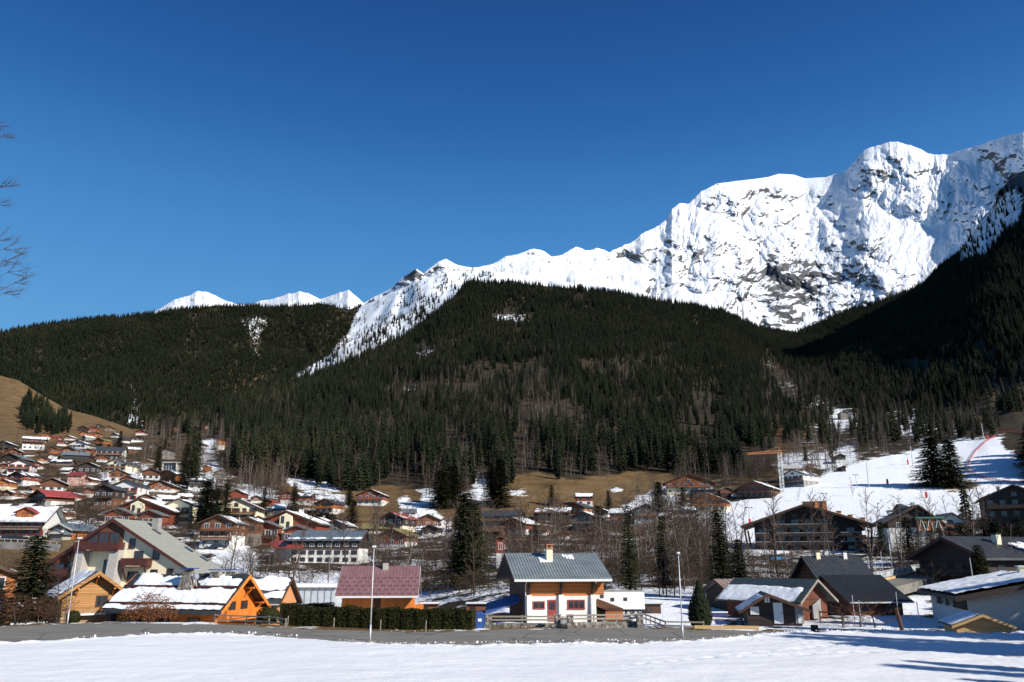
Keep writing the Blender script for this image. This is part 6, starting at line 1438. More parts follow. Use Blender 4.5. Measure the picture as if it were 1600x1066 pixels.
# roadside wall by the white hotel, cars -----------------------------------------
a, b_ = G(-30, 856), G(92, 862); root = empty('retaining_wall', a, 0, 'long grey roadside wall with rail below the white hotel', 'wall'); v = b_ - a
MB().bar(Vector((0, 0, -.4)), v + Vector((0, 0, -.4)), .4, 4.2).build('wall', M['greyw'], root); MB().bar(Vector((0, 0, 2.4)), v + Vector((0, 0, 2.4)), .1, .15).build('rail', M['steel'], root)
for i in range(12):
    p = v * (i + .5) / 12; MB().box(p.x - .06, p.x + .06, p.y - .06, p.y + .06, p.z + 1.6, p.z + 2.4).build('post', M['steel'], root)
def car(loc, yaw, mat, label, van=False):
    root = empty('car', loc, R(yaw), label, 'car', 'cars parked in the village'); m = MB()
    m.prism([(-2.1, .35), (2.1, .35), (2.15, .7), (2.0, .95), (1.0, 1.02), (-1.9, 1.05), (-2.1, .8)], -.85, .85); m.build('body', M[mat], root)
    m = MB(); m.prism([(-1.85, 1.04), (.95, 1.01), (.35, 1.5), (-1.5, 1.5)] if not van else [(-2.0, 1.04), (1.2, 1.01), (.7, 1.7), (-1.95, 1.7)], -.74, .74); c = m.build('cabin', M['glass'], root)
    m = MB(); m.box(-1.45, .32, -.72, .72, 1.5, 1.54) if not van else m.box(-1.9, .65, -.72, .72, 1.7, 1.75); m.build('car_roof', M[mat], root)
    for x in (-1.3, 1.35):
        for y in (-.86, .70): MB().tube((x, y, .33), (x, y + .16, .33), .33, n=12).build('wheel', M['black'], root)
    return root
M['carsilver'] = mottled('silver_paint', (.40, .42, .44), (.48, .5, .52), 2, .3, 0, metal=.4); M['cardark'] = mottled('dark_blue_paint', (.012, .016, .03), (.025, .03, .05), 2, .25, 0); M['carblue'] = mottled('blue_paint', (.03, .14, .30), (.05, .2, .4), 2, .3, 0)
for (x, y, yw, mt, lb) in ((15, 846, 20, 'cardark', 'dark car parked before the white hotel, left of the pair'), (28, 846, 20, 'cardark', 'dark car parked before the white hotel, right of the pair'), (330, 858, 30, 'carsilver', 'silver car at the foot of the tall white based chalet'), (342, 859, 10, 'cardark', 'dark car before the orange garage of the tall chalet'), (300, 838, -30, 'carsilver', 'silver car on the bend above the grey tiled roof'), (1396, 806, 5, 'carsilver', 'silver pickup parked at the foot of the piste beside the reddish shed'), (1215, 879, 15, 'carblue', 'small blue car among bare trees before the apartment block'), (1249, 884, 0, 'carsilver', 'pale car parked between the apartment block and the dark barns')):
    car(G(x, y) + Vector((0, 0, .25)), yw, mt, lb, x == 1396)

# ---------- lamps, posts, lift gear ----------
def lamp(px, py, ptop, label, Y=None, r=.055):
    b0 = PZ(px, py, 0) if Y is None else P(px, py, Y); top = P(px, ptop, b0.y).z; h = top - b0.z; root = empty('street_lamp', b0, 0, label, 'street lamp', 'street lamps along the road')
    MB().tube((0, 0, -.5), (0, 0, h - .1), r, r * .6, 12).build('pole', M['steel'], root, smooth=True)
    MB().tube((0, 0, -.3), (0, 0, 1.2), r * 1.3, r * 1.3, 12).build('pole_base', M['steel'], root, smooth=True)
    m = MB(); m.hexa([(-.12, -.2, h - .10), (.12, -.2, h - .10), (.12, .45, h - .06), (-.12, .45, h - .06), (-.08, -.15, h + .01), (.08, -.15, h + .01), (.08, .4, h + .02), (-.08, .4, h + .02)]); o = m.build('lamp_head', M['wframe'], root)
    MB().box(-.1, .1, -.12, .35, h - .15, h - .125).build('lamp_glass', M['curtain'], o)
lamp(105, 975, 840, 'tall pale street lamp at the left beside the timber and stone chalet'); lamp(578, 1003, 853, 'tall white street lamp before the purple roofed chalet'); lamp(1067, 999, 863, 'tall grey street lamp left of the conical evergreen')
lamp(1396, 905, 828, 'distant street lamp with blue banner on the shaded road at the right', 150, .1); lamp(1273, 800, 735, 'thin tall lamp standing on the lower piste', 330, .12)
def mast(px, py, ptop, Y, label, r=.06, mat='steel', name='pole'):
    b0 = G(px, py) if Y is None else P(px, py, Y); h = P(px, ptop, b0.y).z - b0.z; o = MB().tube((0, 0, -2.5), (0, 0, h), r, r * .7, 8).build(name, M[mat], None, b0); tag(o, label, 'pole', 'poles around the sheds'); return o
for i, (x, y, t, Y, l) in enumerate(((1362, 925, 868, 118, 'pale pole left of the bridge railing'), (1372, 925, 872, 122, 'thin pole second left of the bridge railing'), (1383, 922, 862, 120, 'tallest pale pole behind the bridge railing'), (1520, 905, 872, 100, 'slim post before the large black chalet'), (1335, 965, 930, 84, 'thin grey post before the low dark barn'), (1405, 970, 925, 88, 'leaning thin post between barns and white walled house'), (1345, 968, 938, 86, 'thin short post right of the low dark barn'), (1438, 985, 940, 78, 'thin stake left of the pale timber shed'))): mast(x, y, t, Y, l)
def pylon(px, py, ptop, label, pad=False):
    b0 = G(px, py); h = P(px, ptop, b0.y).z - b0.z; root = empty('lift_pylon', b0, R(20), label, 'pylon', 'drag lift pylons on the piste')
    MB().tube((0, 0, -2), (0, 0, h), .2, .14, 8).build('mast', M['steel'], root); m = MB(); m.bar((-1.4, 0, h - .3), (1.4, 0, h - .3), .18, .22); m.bar((-1.4, 0, h - .55), (-1.4, 0, h - .1), .12, .5); m.bar((1.4, 0, h - .55), (1.4, 0, h - .1), .12, .5); m.build('crossarm', M['black'], root)
    if pad: MB().tube((0, 0, .0), (0, 0, 2.6), .42, .42, 10).build('red_pad', M['redpaint'], root)
pylon(1358, 762, 718, 'tall lift pylon in the middle of the piste'); pylon(1339, 763, 741, 'short lift pylon left of the tall one on the piste'); pylon(1427, 731, 697, 'lift pylon left of the spruce pair'); pylon(1419, 726, 709, 'small padded pylon just left of the one by the spruce pair', True); pylon(1172, 822, 792, 'padded pylon at the bottom left of the piste', True)
pylon(1538, 690, 662, 'lift pylon at the top of the piste'); pylon(1290, 800, 770, 'slim pylon behind the apartment block roof')
for i, (x, y) in enumerate(((1387, 757), (1543, 686), (1448, 778))):
    o = MB().tube((0, 0, -.5), (0, 0, 2.4), .5, .5, 10).tube((0, 0, 2.4), (0, 0, 2.9), .12, .1, 6).build('padded_marker', M['redpaint'], None, G(x, y)); tag(o, ['red padded marker in the middle of the piste', 'red padded marker at the top of the safety net', 'red padded marker below the spruce pair'][i], 'marker', 'red padded markers on the piste')
def net(pts, label, h=1.2):
    root = empty('safety_net', G(*pts[0]), 0, label, 'net'); o = root.location.copy(); m = MB(); q = MB()
    fine = []
    for (a, b_) in zip(pts[:-1], pts[1:]):
        for k in range(6): fine.append((a[0] + (b_[0] - a[0]) * k / 6, a[1] + (b_[1] - a[1]) * k / 6))
    fine.append(pts[-1]); W = [G(*p) - o for p in fine]
    for i, (a, b_) in enumerate(zip(W[:-1], W[1:])):
        for zz in np.arange(.15, h, .28): m.bar(a + Vector((0, 0, zz)), b_ + Vector((0, 0, zz)), .05, .12)
        q = MB(); q.tube(a - Vector((0, 0, 1)), a + Vector((0, 0, h + .2)), .06, n=6); q.build('net_post', M['redpaint'], root)
    m.build('netting', M['netpink'], root)
M['netpink'] = mottled('pink_red_mesh', (.30, .06, .09), (.40, .09, .12), 3, .8, 0)
net([(1556, 682), (1540, 691), (1524, 706), (1514, 722), (1512, 737), (1532, 746), (1562, 753), (1610, 757)], 'curved pink red safety net bordering the shaded bank beside the piste')
net([(1560, 674), (1580, 676), (1612, 680)], 'short red net at the top right above the brown mound', 2.2)
def crane():
    Y = D(1221, 768) - 14; b0 = P(1222, 764, Y); t = P(1218, 708, Y); e = P(1168, 710, Y - 8); root = empty('tower_crane', b0, 0, 'pale tower crane with long orange jib above the slate roofed house', 'crane'); o = b0
    T = t - o; E = e - o; m = MB(); s = .7; hz = T.z
    for x in (-s, s):
        for y in (-s, s): m.tube((x, y, -2), (x + T.x, y + T.y, hz), .11, n=5)
    k = 0; z = 0
    while z < hz - 1.6:
        sg = 1 if k % 2 else -1; sh = T * (z / hz); s2 = T * ((z + 1.6) / hz)
        for y in (-s, s): m.tube((sh.x - s * sg, sh.y + y, z), (s2.x + s * sg, s2.y + y, z + 1.6), .06, n=4)
        for x in (-s, s): m.tube((sh.x + x, sh.y - s * sg, z), (s2.x + x, s2.y + s * sg, z + 1.6), .06, n=4)
        z += 1.6; k += 1
    m.build('mast', M['wframe'], root); m = MB(); n = 16
    A0 = T + Vector((1.5, .5, .3)); 
    for off in (Vector((0, 0, 1.1)), Vector((0, .5, 0)), Vector((0, -.5, 0))): m.tube(A0 + off, E + off * .6, .10, n=5)
    for i in range(n):
        a = A0.lerp(E, i / n); b_ = A0.lerp(E, (i + .5) / n); c_ = A0.lerp(E, (i + 1) / n); u = Vector((0, 0, 1.1 * (1 - .4 * i / n)))
        m.tube(a, b_ + u, .055, n=4); m.tube(b_ + u, c_, .055, n=4)
    m.build('jib', M['oyellow'], root); pk = T + Vector((0, 0, 3.2)); m = MB(); m.tube(T, pk, .2, .12, 5); m.tube(pk, A0.lerp(E, .5) + Vector((0, 0, .8)), .05, n=4); m.build('tie', M['oyellow'], root)
crane()
o1, o2_ = P(1338, 912, 116), P(1478, 882, 150); root = empty('bridge_railing', o1, 0, 'pale bridge railing with a timber kerb on the road at the right', 'railing'); v = o2_ - o1
MB().bar(Vector((0, 0, .95)), v + Vector((0, 0, .95)), .1, .1).build('handrail', M['steel'], root); MB().bar(Vector((0, -.3, -.2)), v + Vector((0, -.3, -.2)), .35, .3).build('kerb_beam', M['palewood'], root); MB().bar(Vector((0, .1, .42)), v + Vector((0, .1, .42)), .02, .75).build('mesh_panel', M['pwall'], root)
for i in range(19): p = v * i / 18; MB().box(p.x - .05, p.x + .05, p.y - .05, p.y + .05, p.z - .2, p.z + 1).build('post', M['steel'], root)
MB_ = MB(); n_ = Vector((-v.y, v.x, 0)).normalized() * 3
MB_.hexa([v * -.3 - n_ * 1.7 - Vector((0, 0, 1.6)), v * 1.1 - n_ * 1.7 - Vector((0, 0, 1.6)), v * 1.1 - Vector((0, 0, 1.6)), v * -.3 - Vector((0, 0, 1.6)), v * -.3 - n_ * 1.7 - Vector((0, 0, .35)), v * 1.1 - n_ * 1.7 - Vector((0, 0, .35)), v * 1.1 - Vector((0, 0, .35)), v * -.3 - Vector((0, 0, .35))]); tag(MB_.build('bridge_road', M['asphalt'], None, o1), kind='structure')

for i, (x, y, h) in enumerate(((1640, 735, 24), (1668, 742, 28), (1700, 735, 26), (1650, 722, 24), (1690, 720, 26), (1730, 745, 26), (1625, 755, 20), (1660, 712, 24), (1720, 722, 28), (1760, 735, 28), (1632, 745, 22), (1645, 742, 26), (1680, 732, 26), (1712, 742, 28), (1620, 728, 22), (1636, 718, 22), (1745, 728, 28))):  # spruces added out of view to throw shade on the snow bank
    tree_obj('spruce', CONH[i % 3], G(x, y), h, 2.2, 'unseen spruce added beyond the right edge to shade the bank', 'spruces beyond the right edge')
# ---------- trees with a place of their own ----------
def big_spruce(px, py, hp, label, Y=None, wd=1.0, i=0, z=None, group=None):
    g = (PZ(px, py, z) if z is not None else G(px, py)) if Y is None else P(px, py, Y)
    h = P(px, py - hp, g.y).z - g.z; return tree_obj('spruce', CONH[i % 3], g, h * 1.02, wd * 1.38, label, group)
for t in ((40, 968, 128, 'broad dark spruce beside the road at the far left', 86, 1.5, 2), (1130, 940, 140, 'tall open branched spruce left of the piste foot', 118, .95, 0), (985, 925, 132, 'olive green spruce in the thicket right of the grey roofed house', 112, .8, 1), (728, 912, 138, 'broad tall spruce behind the gap between purple and grey roofs', 150, .95, 2), (741, 905, 118, 'spruce leaning on the right side of the broad tall one', 155, 1.1, 0), (716, 905, 110, 'darker spruce on the left side of the broad tall one', 158, 1.1, 1), (1038, 915, 105, 'slim spruce with snow behind it in the right thicket', 125, .8, 0), (1158, 935, 90, 'short dark spruce hidden beside the tall open one', 112, 1.0, 2), (452, 975, 70, '', None, 1, 0)):
    if t[3]: big_spruce(t[0], t[1], t[2], t[3], t[4], t[5], t[6])
for t in ((1462, 760, 74, 'left spruce of the large pair on the piste', 1.75, 2), (1490, 760, 70, 'right spruce of the large pair on the piste', 1.85, 0), (245, 740, 42, 'spruce beside the flat roofed pale pavilion', 1.1, 1), (186, 702, 28, 'spruce behind the mossy roofed orange chalet', 1.0, 0), (296, 764, 96, 'tallest spruce in the middle of the left village', .62, 1), (303, 760, 80, 'spruce just right of the tallest village one', .62, 2), (286, 757, 62, 'spruce just left of the tallest village one', 1.0, 0), (318, 826, 72, 'left of three olive spruces beside the wide balconied building', 1.5, 2), (336, 822, 62, 'middle of three olive spruces beside the wide balconied building', 1.2, 0), (350, 818, 66, 'right of three olive spruces beside the wide balconied building', 1.1, 1), (411, 805, 42, 'dark spruce left of the small orange cabin', 1.3, 1), (458, 807, 52, 'lone spruce between the two red brown chalets', 1.0, 0), (545, 790, 32, 'small spruce left of the chalet on the brown meadow', 1.1, 2), (550, 816, 34, 'round dark conifer right of the hedge on the slope', 1.8, 0), (425, 846, 36, 'olive spruce before the lodge with the white tower', 1.4, 2), (782, 792, 72, 'right spruce of the pair beside the forest edge cottage', 1.4, 0), (768, 788, 62, 'left spruce of the pair beside the forest edge cottage', 1.5, 1), (688, 794, 58, 'dark spruce group member left above the snow gully', 1.6, 2), (708, 792, 62, 'dark spruce left of the cottage clearing', 1.6, 0), (862, 790, 32, 'small dark spruce on the brown meadow left of the red chalet', 1.5, 1), (951, 797, 30, 'lone small spruce on the brown meadow', 1.1, 0), (1030, 800, 46, 'dark spruce under the big cream and orange hotel, left', 1.4, 2), (1068, 798, 36, 'dark spruce before the big cream and orange hotel, middle', 1.2, 0), (1082, 796, 30, 'dark spruce before the big cream and orange hotel, right', 1.1, 1), (936, 850, 58, 'dark spruce right of the grey brown gabled chalet', 1.4, 2), (1380, 868, 52, 'spruce at the right corner of the apartment block', 1.2, 0), (838, 858, 44, 'spruce in front of the wide dark brown barn', 1.3, 1)):
    big_spruce(t[0], t[1], t[2], t[3], None, t[4], t[5])
for i, (x, y, h, Y) in enumerate(((1422, 872, 62, 178), (1440, 876, 46, 172), (1457, 870, 40, 185), (1472, 872, 46, 176), (1490, 876, 52, 170), (1508, 876, 58, 168), (1524, 878, 50, 170), (1543, 872, 62, 175), (1562, 874, 58, 172), (1582, 870, 50, 180), (1598, 872, 60, 175), (1538, 925, 72, 118), (1530, 915, 50, 120))):
    big_spruce(x, y, h, 'dark spruce in the shaded row before the braced house' if i < 11 else ('spruce before the large black chalet, taller' if i == 11 else 'spruce before the large black chalet, lower'), Y, 1.7 if i < 11 else 1.2, i, group='dark spruces in a row below the piste' if i < 11 else None)
# dark conifer hedge on the slope
for i, (x, y, h) in enumerate(((465, 812, 13), (474, 813, 14), (483, 814, 15), (492, 815, 16), (501, 816, 16), (510, 818, 17), (519, 819, 16))): big_spruce(x, y, h, 'bushy dark conifer in the slope hedge above the grey stone house', None, 3.2, i, group='hedge conifers above the grey stone house')
# bushes and small leafless trees near the road
def near_bare(px, py, hp, label, Y, wd=1.0, mats=None, i=0, kind='bare_tree', group=None):
    g = P(px, py, Y); h = P(px, py - hp, Y).z - g.z; src = dict((BAR if kind == 'bare_tree' else BUSH)[i % 3])
    if mats:
        key = (src['c'].name, mats); 
        if key not in _NB:
            c = src['c'].copy(); c.materials.clear(); c.materials.append(M[mats]); _NB[key] = c
        src['c'] = _NB[key]
    return tree_obj(kind, src, g, h, wd, label, group)
_NB = {}
M['brushbrown'] = treemat('brown_brush', [(.1, (.060, .032, .020)), (.9, (.13, .070, .042))])
for i, (x, y, h, Y, w_, mt) in enumerate(((5, 978, 44, 80, 1.6, 'brushbrown'), (22, 978, 40, 79.5, 1.6, 'brushbrown'), (40, 976, 42, 81, 1.6, 'brushbrown'), (58, 976, 40, 81, 1.6, 'brushbrown'), (75, 975, 38, 82, 1.6, 'brushbrown'), (92, 975, 36, 82, 1.5, 'brushbrown'), (30, 974, 30, 84, 1.8, 'hedge'), (66, 973, 28, 84, 1.8, 'hedge'))): near_bare(x, y, h, 'leafless brown bush in the roadside thicket at the far left', Y, w_, mt, i, 'bush', 'roadside bushes at the far left')
def leafy(px, py, w, h, Y, label, n=2600):
    root = near_bare(px, py, h / mpp(Y), label, Y, w / h * .62, 'rusty', 1, 'bush'); root.name = 'beech_bush'
    def fn(r_):
        a = r_.uniform(0, 6.28); b_ = math.acos(r_.uniform(-.2, 1)); k = r_.random() ** .4; x, y, z = math.sin(b_) * math.cos(a), math.sin(b_) * math.sin(a), math.cos(b_)
        return (x * k * w / 2 / (root.scale.x), y * k * w / 2 / root.scale.x, (h * .28 + z * k * h * .66) / root.scale.z), (r_.uniform(-1, 1), r_.uniform(-1, 1), r_.uniform(-1, 1))
    leaf_shell(fn, n, .13 / root.scale.z, 'rusty', 'leaves', root, 5)
leafy(232, 977, 5.2, 3.2, 80.5, 'wide leafy rust brown bush in front of the tiered snow roof')
ball_bush(113, 974, 1.2, 1.1, 'small yellow green shrub at the foot of the left lamp', 'hedge')
near_bare(100, 972, 105, 'leafless tree between the left lamp and the big hotel', 86, .9, None, 0); near_bare(88, 970, 80, 'smaller leafless tree left of the left lamp', 88, .9, None, 2)
near_bare(1318, 985, 36, 'leafless reddish bush right of the red barn', 77, 1.5, 'brushbrown', 0, 'bush'); near_bare(1345, 986, 44, 'dark leafless bush before the low dark barn', 77.5, 1.5, 'brushbrown', 1, 'bush'); near_bare(1368, 986, 48, 'dark dense bush right of the low dark barn', 77, 1.6, 'brushbrown', 2, 'bush')
near_bare(1240, 895, 70, 'leafless tree before the left corner of the apartment block', 150, 1.1, None, 1); near_bare(1205, 905, 66, 'branching leafless tree left of the apartment block', 140, 1.3, None, 0)
near_bare(1530, 838, 36, 'brown leafless round tree above the dark spruce row', 190, 1.6, 'brushbrown', 0); near_bare(1300, 920, 40, 'leafless tree behind the paired dark roofs', 125, 1.1, None, 1)
near_bare(1247, 783, 22, 'small leafless tree standing on the left of the piste', D(1247, 783), 1.4, None, 2); near_bare(1333, 775, 30, 'leafless tree at the middle of the piste edge', D(1333, 775), 1.3, None, 0)
# old stump by the road, boulders of ploughed snow
o = MB().tube((0, 0, -.3), (.02, 0, .62), .34, .29, 10).build('tree_stump', M['bark'], None, PZ(1273, 989, 0)); tag(o, 'short cut tree stump at the road edge before the red barn', 'stump')
o = MB().tube((0, 0, -.3), (-.35, .1, 2.0), .2, .15, 8).build('leaning_stake', M['timber'], None, PZ(1412, 990, 0)); tag(o, 'thick dark leaning stake left of the pale timber shed', 'stake')
# the tree whose branch tips reach in at the left edge, and the grove right of the frame whose shadows cross the meadow
def left_tree():
    Y = 20.0; T0 = Vector((-19.5, Y, 0)); root = empty('larch', T0, 0, 'leafless tree at the left edge, only its thin branch tips reaching into the sky', 'tree'); r_ = random.Random(4); m = MB(); tw = MB(); 
    pts = [Vector((0, 0, -.5))]
    for i in range(9): pts.append(pts[-1] + Vector((r_.uniform(-.25, .25), r_.uniform(-.2, .2), 2.4)))
    for i in range(9): m.tube(pts[i], pts[i + 1], .28 * (1 - i / 9.5), .28 * (1 - (i + 1) / 9.5), 8)
    m.build('trunk', M['bark'], root, smooth=True)
    tips = [(-20,200,1), (0,212,1), (0,298,1), (-6,318,.6), (-6,378,.6), (2,391,1), (6,405,.8), (-4,416,.7), (10,424,.8), (26,438,1), (2,460,.9), (-12,452,.8)]
    def limb(a, b_, w0, k):
        n = 6; q = a
        for i in range(n):
            e = a.lerp(b_, (i + 1) / n) + Vector((r_.uniform(-.06, .06), r_.uniform(-.06, .06), r_.uniform(-.06, .06) + .25 * math.sin((i + 1) / n * 3.14) * -1)) * ((b_ - a).length / 5)
            tw.tube(q, e, w0 * (1 - i / n * .8), w0 * (1 - (i + 1) / n * .8), 5, cap=False)
            if k and i > 1:
                for _ in range(3):
                    d = ((b_ - a).normalized() + Vector((r_.uniform(-.8, .8), r_.uniform(-.8, .8), r_.uniform(-.5, .6)))).normalized() * r_.uniform(.2, .7) * (.5 if k == 1 else .8)
                    limb(e, e + d, w0 * .4, k - 1 if k > 1 else 0)
            q = e
    for i, (x, y, s_) in enumerate(tips):
        e = P(x, y, Y + r_.uniform(-1, 1)) - T0; zb = e.z - 2.2 - r_.random(); t = min(8.5, max(1, (zb + .5) / 2.4)); a = pts[int(t)].lerp(pts[int(t) + 1], t - int(t)) if t < 9 else pts[9]
        limb(a, e, .022 * s_ + .006, 2)
    for _ in range(16):
        z = r_.uniform(8, 20); t = (z + .5) / 2.4; a = pts[int(t)].lerp(pts[min(9, int(t) + 1)], t - int(t)); an = r_.uniform(1.8, 4.6); limb(a, a + Vector((math.cos(an), math.sin(an), .35)) * r_.uniform(2, 4), .05, 1)
    tw.build('branches', M['twigs'], root)
left_tree()
gr = random.Random(12)
for i, (x, y, h) in enumerate(((41, 44, 13), (44, 49, 16), (48, 54, 14), (50, 60, 18), (39, 36, 12), (46, 40, 15), (55, 58, 17), (37, 30, 11), (43, 33, 14), (52, 50, 16), (58, 66, 18), (35, 24, 10), (50, 42, 21), (47, 27, 19), (57, 47, 23), (62, 62, 22), (40, 20, 17), (54, 36, 22))):
    tree_obj('spruce', CONH[i % 3], (x, y, .2), h, 1.1, 'dark spruce in the grove beyond the right edge, seen by its shadow', 'spruce grove beyond the right edge')
for i in range(34):
    t = i / 33; x = 40 + 34 * gr.random() + 8 * t; y = 8 + 50 * t + gr.uniform(-4, 4); x = max(x, .69 * y + 6)
    tree_obj('bare_tree', BARF[i % 3], (x, y, .2), gr.uniform(10, 17), gr.uniform(.9, 1.3), 'leafless tree in the grove beyond the right edge, seen by its shadow', 'grove beyond the right edge')
for i, (x, y, h) in enumerate(((62, 68, 12), (70, 78, 15), (76, 88, 17), (84, 100, 18), (92, 112, 20), (100, 124, 20), (112, 140, 22), (120, 155, 24), (128, 172, 25), (138, 186, 26), (148, 200, 26), (160, 216, 26))):
    tree_obj('spruce', CONH[i % 3], (x, y, 0 if y < 120 else (3 if y < 300 else 60)), h, 1.0, 'dark spruce beyond the right edge, seen by its shadow', 'spruces beyond the right edge')
# ---------- woods: the trees that show largest are objects, the rest one mass per wood ----------
def house_clear(px, py, hp, tall):
    k = np.ones(len(px), bool)
    for (hx, hy, w, h) in HB:
        # inside the footprint
        k &= ~((np.abs(px - hx) < w * .62) & (py < hy + 2) & (py > hy - h * .55 - 3))
        # standing in front and hiding the facade
        m = (np.abs(px - hx) < w * .5 + (hp * .12)) & (py >= hy + 2) & (py - hp < hy - 2) & (py < hy + 150)
        k &= ~(m & (rs.rand(len(px)) < tall))
    return k
TREES = []     # kind, x, y, z, h, wd, px, py, zone
def gather(kind, W, PYm, CXm, dens, hr, zone, tall=.9, wr=(1, 1)):
    p, px, py = scatter(W, PYm, CXm, dens)
    h = hr[0] + (hr[1] - hr[0]) * rs.rand(len(p)) ** .8
    if zone == 'm' : k = np.ones(len(p), bool)
    else: k = house_clear(px, py, h / mpp(p[:, 1]), tall)
    wd = wr[0] + (wr[1] - wr[0]) * rs.rand(len(p))
    for i in np.nonzero(k)[0]: TREES.append((kind, p[i, 0], p[i, 1], p[i, 2], h[i], wd[i], px[i], py[i], zone))
gather('spruce', WT, PYT, CX, np.where(pc > 690, con, 0), (12, 27), 'f', .95, (.85, 1.15))
gather('spruce', WT, PYT, CX, np.where(pc <= 690, con, 0), (7, 19), 'f', .95, (.9, 1.25))
gather('bare_tree', WT, PYT, CX, bar_, (9, 17), 'f', .55, (.9, 1.3))
gather('bush', WT, PYT, CX, bush, (1.5, 4.2), 'f', .93, (.9, 1.4))
gather('bush', WT, PYT, CX, np.where(vil & ~grassclear & (pc < 850) & (xc < 760), 1 / 120., 0), (4.5, 9.5), 'f', .62, (.7, 1.0))
con2 = np.full(PY2[:-1, :-1].shape, 1 / 52.); x2 = C2g[:-1, :-1]; p2 = PY2[:-1, :-1]
con2 *= np.clip(1.1 + 1.2 * fbm(x2 / 30, p2 / 20, 4, 3), .3, 1.5)
ups = inpoly(x2, p2, SNOW2[0][0]); con2 = np.where(ups, (1 / 420.) * np.clip(.5 + 2.4 * fbm(x2 / 12, p2 / 12, 3, 6) + (x2 - 590) / 160, 0, 2.5) * (x2 < 770), con2)
con2 = np.where(ups & (p2 < c2[None, :-1] + 6), con2 * .3, con2)
for p_, v_ in SNOW2[1:4]: con2 = np.where(inpoly(x2, p2, p_), con2 * .3, con2)
hid = p2 > np.interp(x2, CX, crest) + 26; con2 = np.where(hid, 0, con2); con2 = np.where(x2 < -60, 0, con2)
gather('spruce', W2[:nr2], PY2, CX2, con2, (9, 20), 'm', 0, (.9, 1.25))
print('scattered', len(TREES), {k: sum(1 for t in TREES if t[0] == k) for k in ('spruce', 'bare_tree', 'bush')})

def zone_text(kind, t):
    px, py = t[6], t[7]
    if kind == 'spruce':
        if py < 690: return 'dark spruce on the wooded mountainside, among its tallest', 'spruces on the mountainsides'
        if px < 330: return 'dark spruce standing among the chalets of the left village', 'spruces in the left village'
        if px > 1080 and py < 800 : return 'dark spruce at the foot of the wood above the piste', 'spruces above the piste'
        if py < 790: return 'tall dark spruce in the front rank of the wood above the village', 'spruces at the lower forest edge'
        return 'dark spruce rising among bare trees on the valley floor', 'spruces on the valley floor'
    if px < 420: return 'leafless grey tree among the chalets of the left village', 'bare trees in the left village'
    if px < 800: return 'slender leafless tree in the thicket between the long hotel and purple roof', 'bare trees behind the purple roofed chalet'
    if py < 790: return 'leafless tree at the edge of the dark wood', 'bare trees along the forest edge'
    return 'slender leafless tree in the thicket behind the grey roofed house', 'bare trees behind the grey roofed house'
inview = lambda t: 0 < t[6] < 1600
def visible_first(kind, n):
    L = [t for t in TREES if t[0] == kind and inview(t)]
    L.sort(key=lambda t: -t[4] / t[2]); return L[:n]
chosen = set()
for kind, n, srcs in (('spruce', 262, CON), ('bare_tree', 285, BAR)):
    for i, t in enumerate(visible_first(kind, n)):
        chosen.add(id(t)); lab, grp = zone_text(kind, t)
        tree_obj(kind, srcs[i % len(srcs)], (t[1], t[2], t[3]), t[4], t[5], lab, grp)
SRC = bpy.data.collections.new('tree_kinds')      # not linked to the scene: only the masses below use it
def src_coll(name, packs):
    c = bpy.data.collections.new(name)
    for i, p in enumerate(packs):
        o = bpy.data.objects.new(name + '_%02d' % i, p['j']); c.objects.link(o)
    return c
def mass(name, pts, coll, nk, label=None):
    me = bpy.data.meshes.new(name); me.vertices.add(len(pts))
    me.vertices.foreach_set('co', np.array([t[1:4] for t in pts], np.float32).ravel())
    for an, vals in (('sh', [t[4] for t in pts]), ('sw', [t[4] * t[5] for t in pts]), ('rot', rs.rand(len(pts)) * 6.283)):
        a = me.attributes.new(an, 'FLOAT', 'POINT'); a.data.foreach_set('value', np.array(vals, np.float32))
    a = me.attributes.new('pick', 'INT', 'POINT'); a.data.foreach_set('value', rs.randint(0, nk, len(pts)).astype(np.int32))
    o = link(name, me); tag(o, kind='stuff')
    ng = bpy.data.node_groups.new(name, 'GeometryNodeTree')
    ng.interface.new_socket('Geometry', in_out='INPUT', socket_type='NodeSocketGeometry'); ng.interface.new_socket('Geometry', in_out='OUTPUT', socket_type='NodeSocketGeometry')
    nn = ng.nodes; L = ng.links; gi = nn.new('NodeGroupInput'); go = nn.new('NodeGroupOutput')
    ci = nn.new('GeometryNodeCollectionInfo'); ci.inputs['Collection'].default_value = coll; ci.inputs['Separate Children'].default_value = True; ci.inputs['Reset Children'].default_value = True
    ip = nn.new('GeometryNodeInstanceOnPoints'); ip.inputs['Pick Instance'].default_value = True
    def at(n, ty='FLOAT'):
        a = nn.new('GeometryNodeInputNamedAttribute'); a.data_type = ty; a.inputs[0].default_value = n; return [s for s in a.outputs if s.enabled][0]
    c1 = nn.new('ShaderNodeCombineXYZ'); c2_ = nn.new('ShaderNodeCombineXYZ'); w_ = at('sw')
    L.new(w_, c1.inputs[0]); L.new(w_, c1.inputs[1]); L.new(at('sh'), c1.inputs[2]); L.new(at('rot'), c2_.inputs[2])
    L.new(gi.outputs[0], ip.inputs['Points']); L.new(ci.outputs[0], ip.inputs['Instance']); L.new(at('pick', 'INT'), ip.inputs['Instance Index'])
    L.new(c2_.outputs[0], ip.inputs['Rotation']); L.new(c1.outputs[0], ip.inputs['Scale']); L.new(ip.outputs[0], go.inputs[0])
    md = o.modifiers.new('scatter', 'NODES'); md.node_group = ng; return o
cc, cb, cs = src_coll('spruce_kinds', CON), src_coll('bare_kinds', BARF), src_coll('bush_kinds', BUSH)
rest = [t for t in TREES if id(t) not in chosen]
mass('forest', [t for t in rest if t[0] == 'spruce'], cc, len(CON))
mass('bare_woodland', [t for t in rest if t[0] == 'bare_tree'], cb, len(BARF))
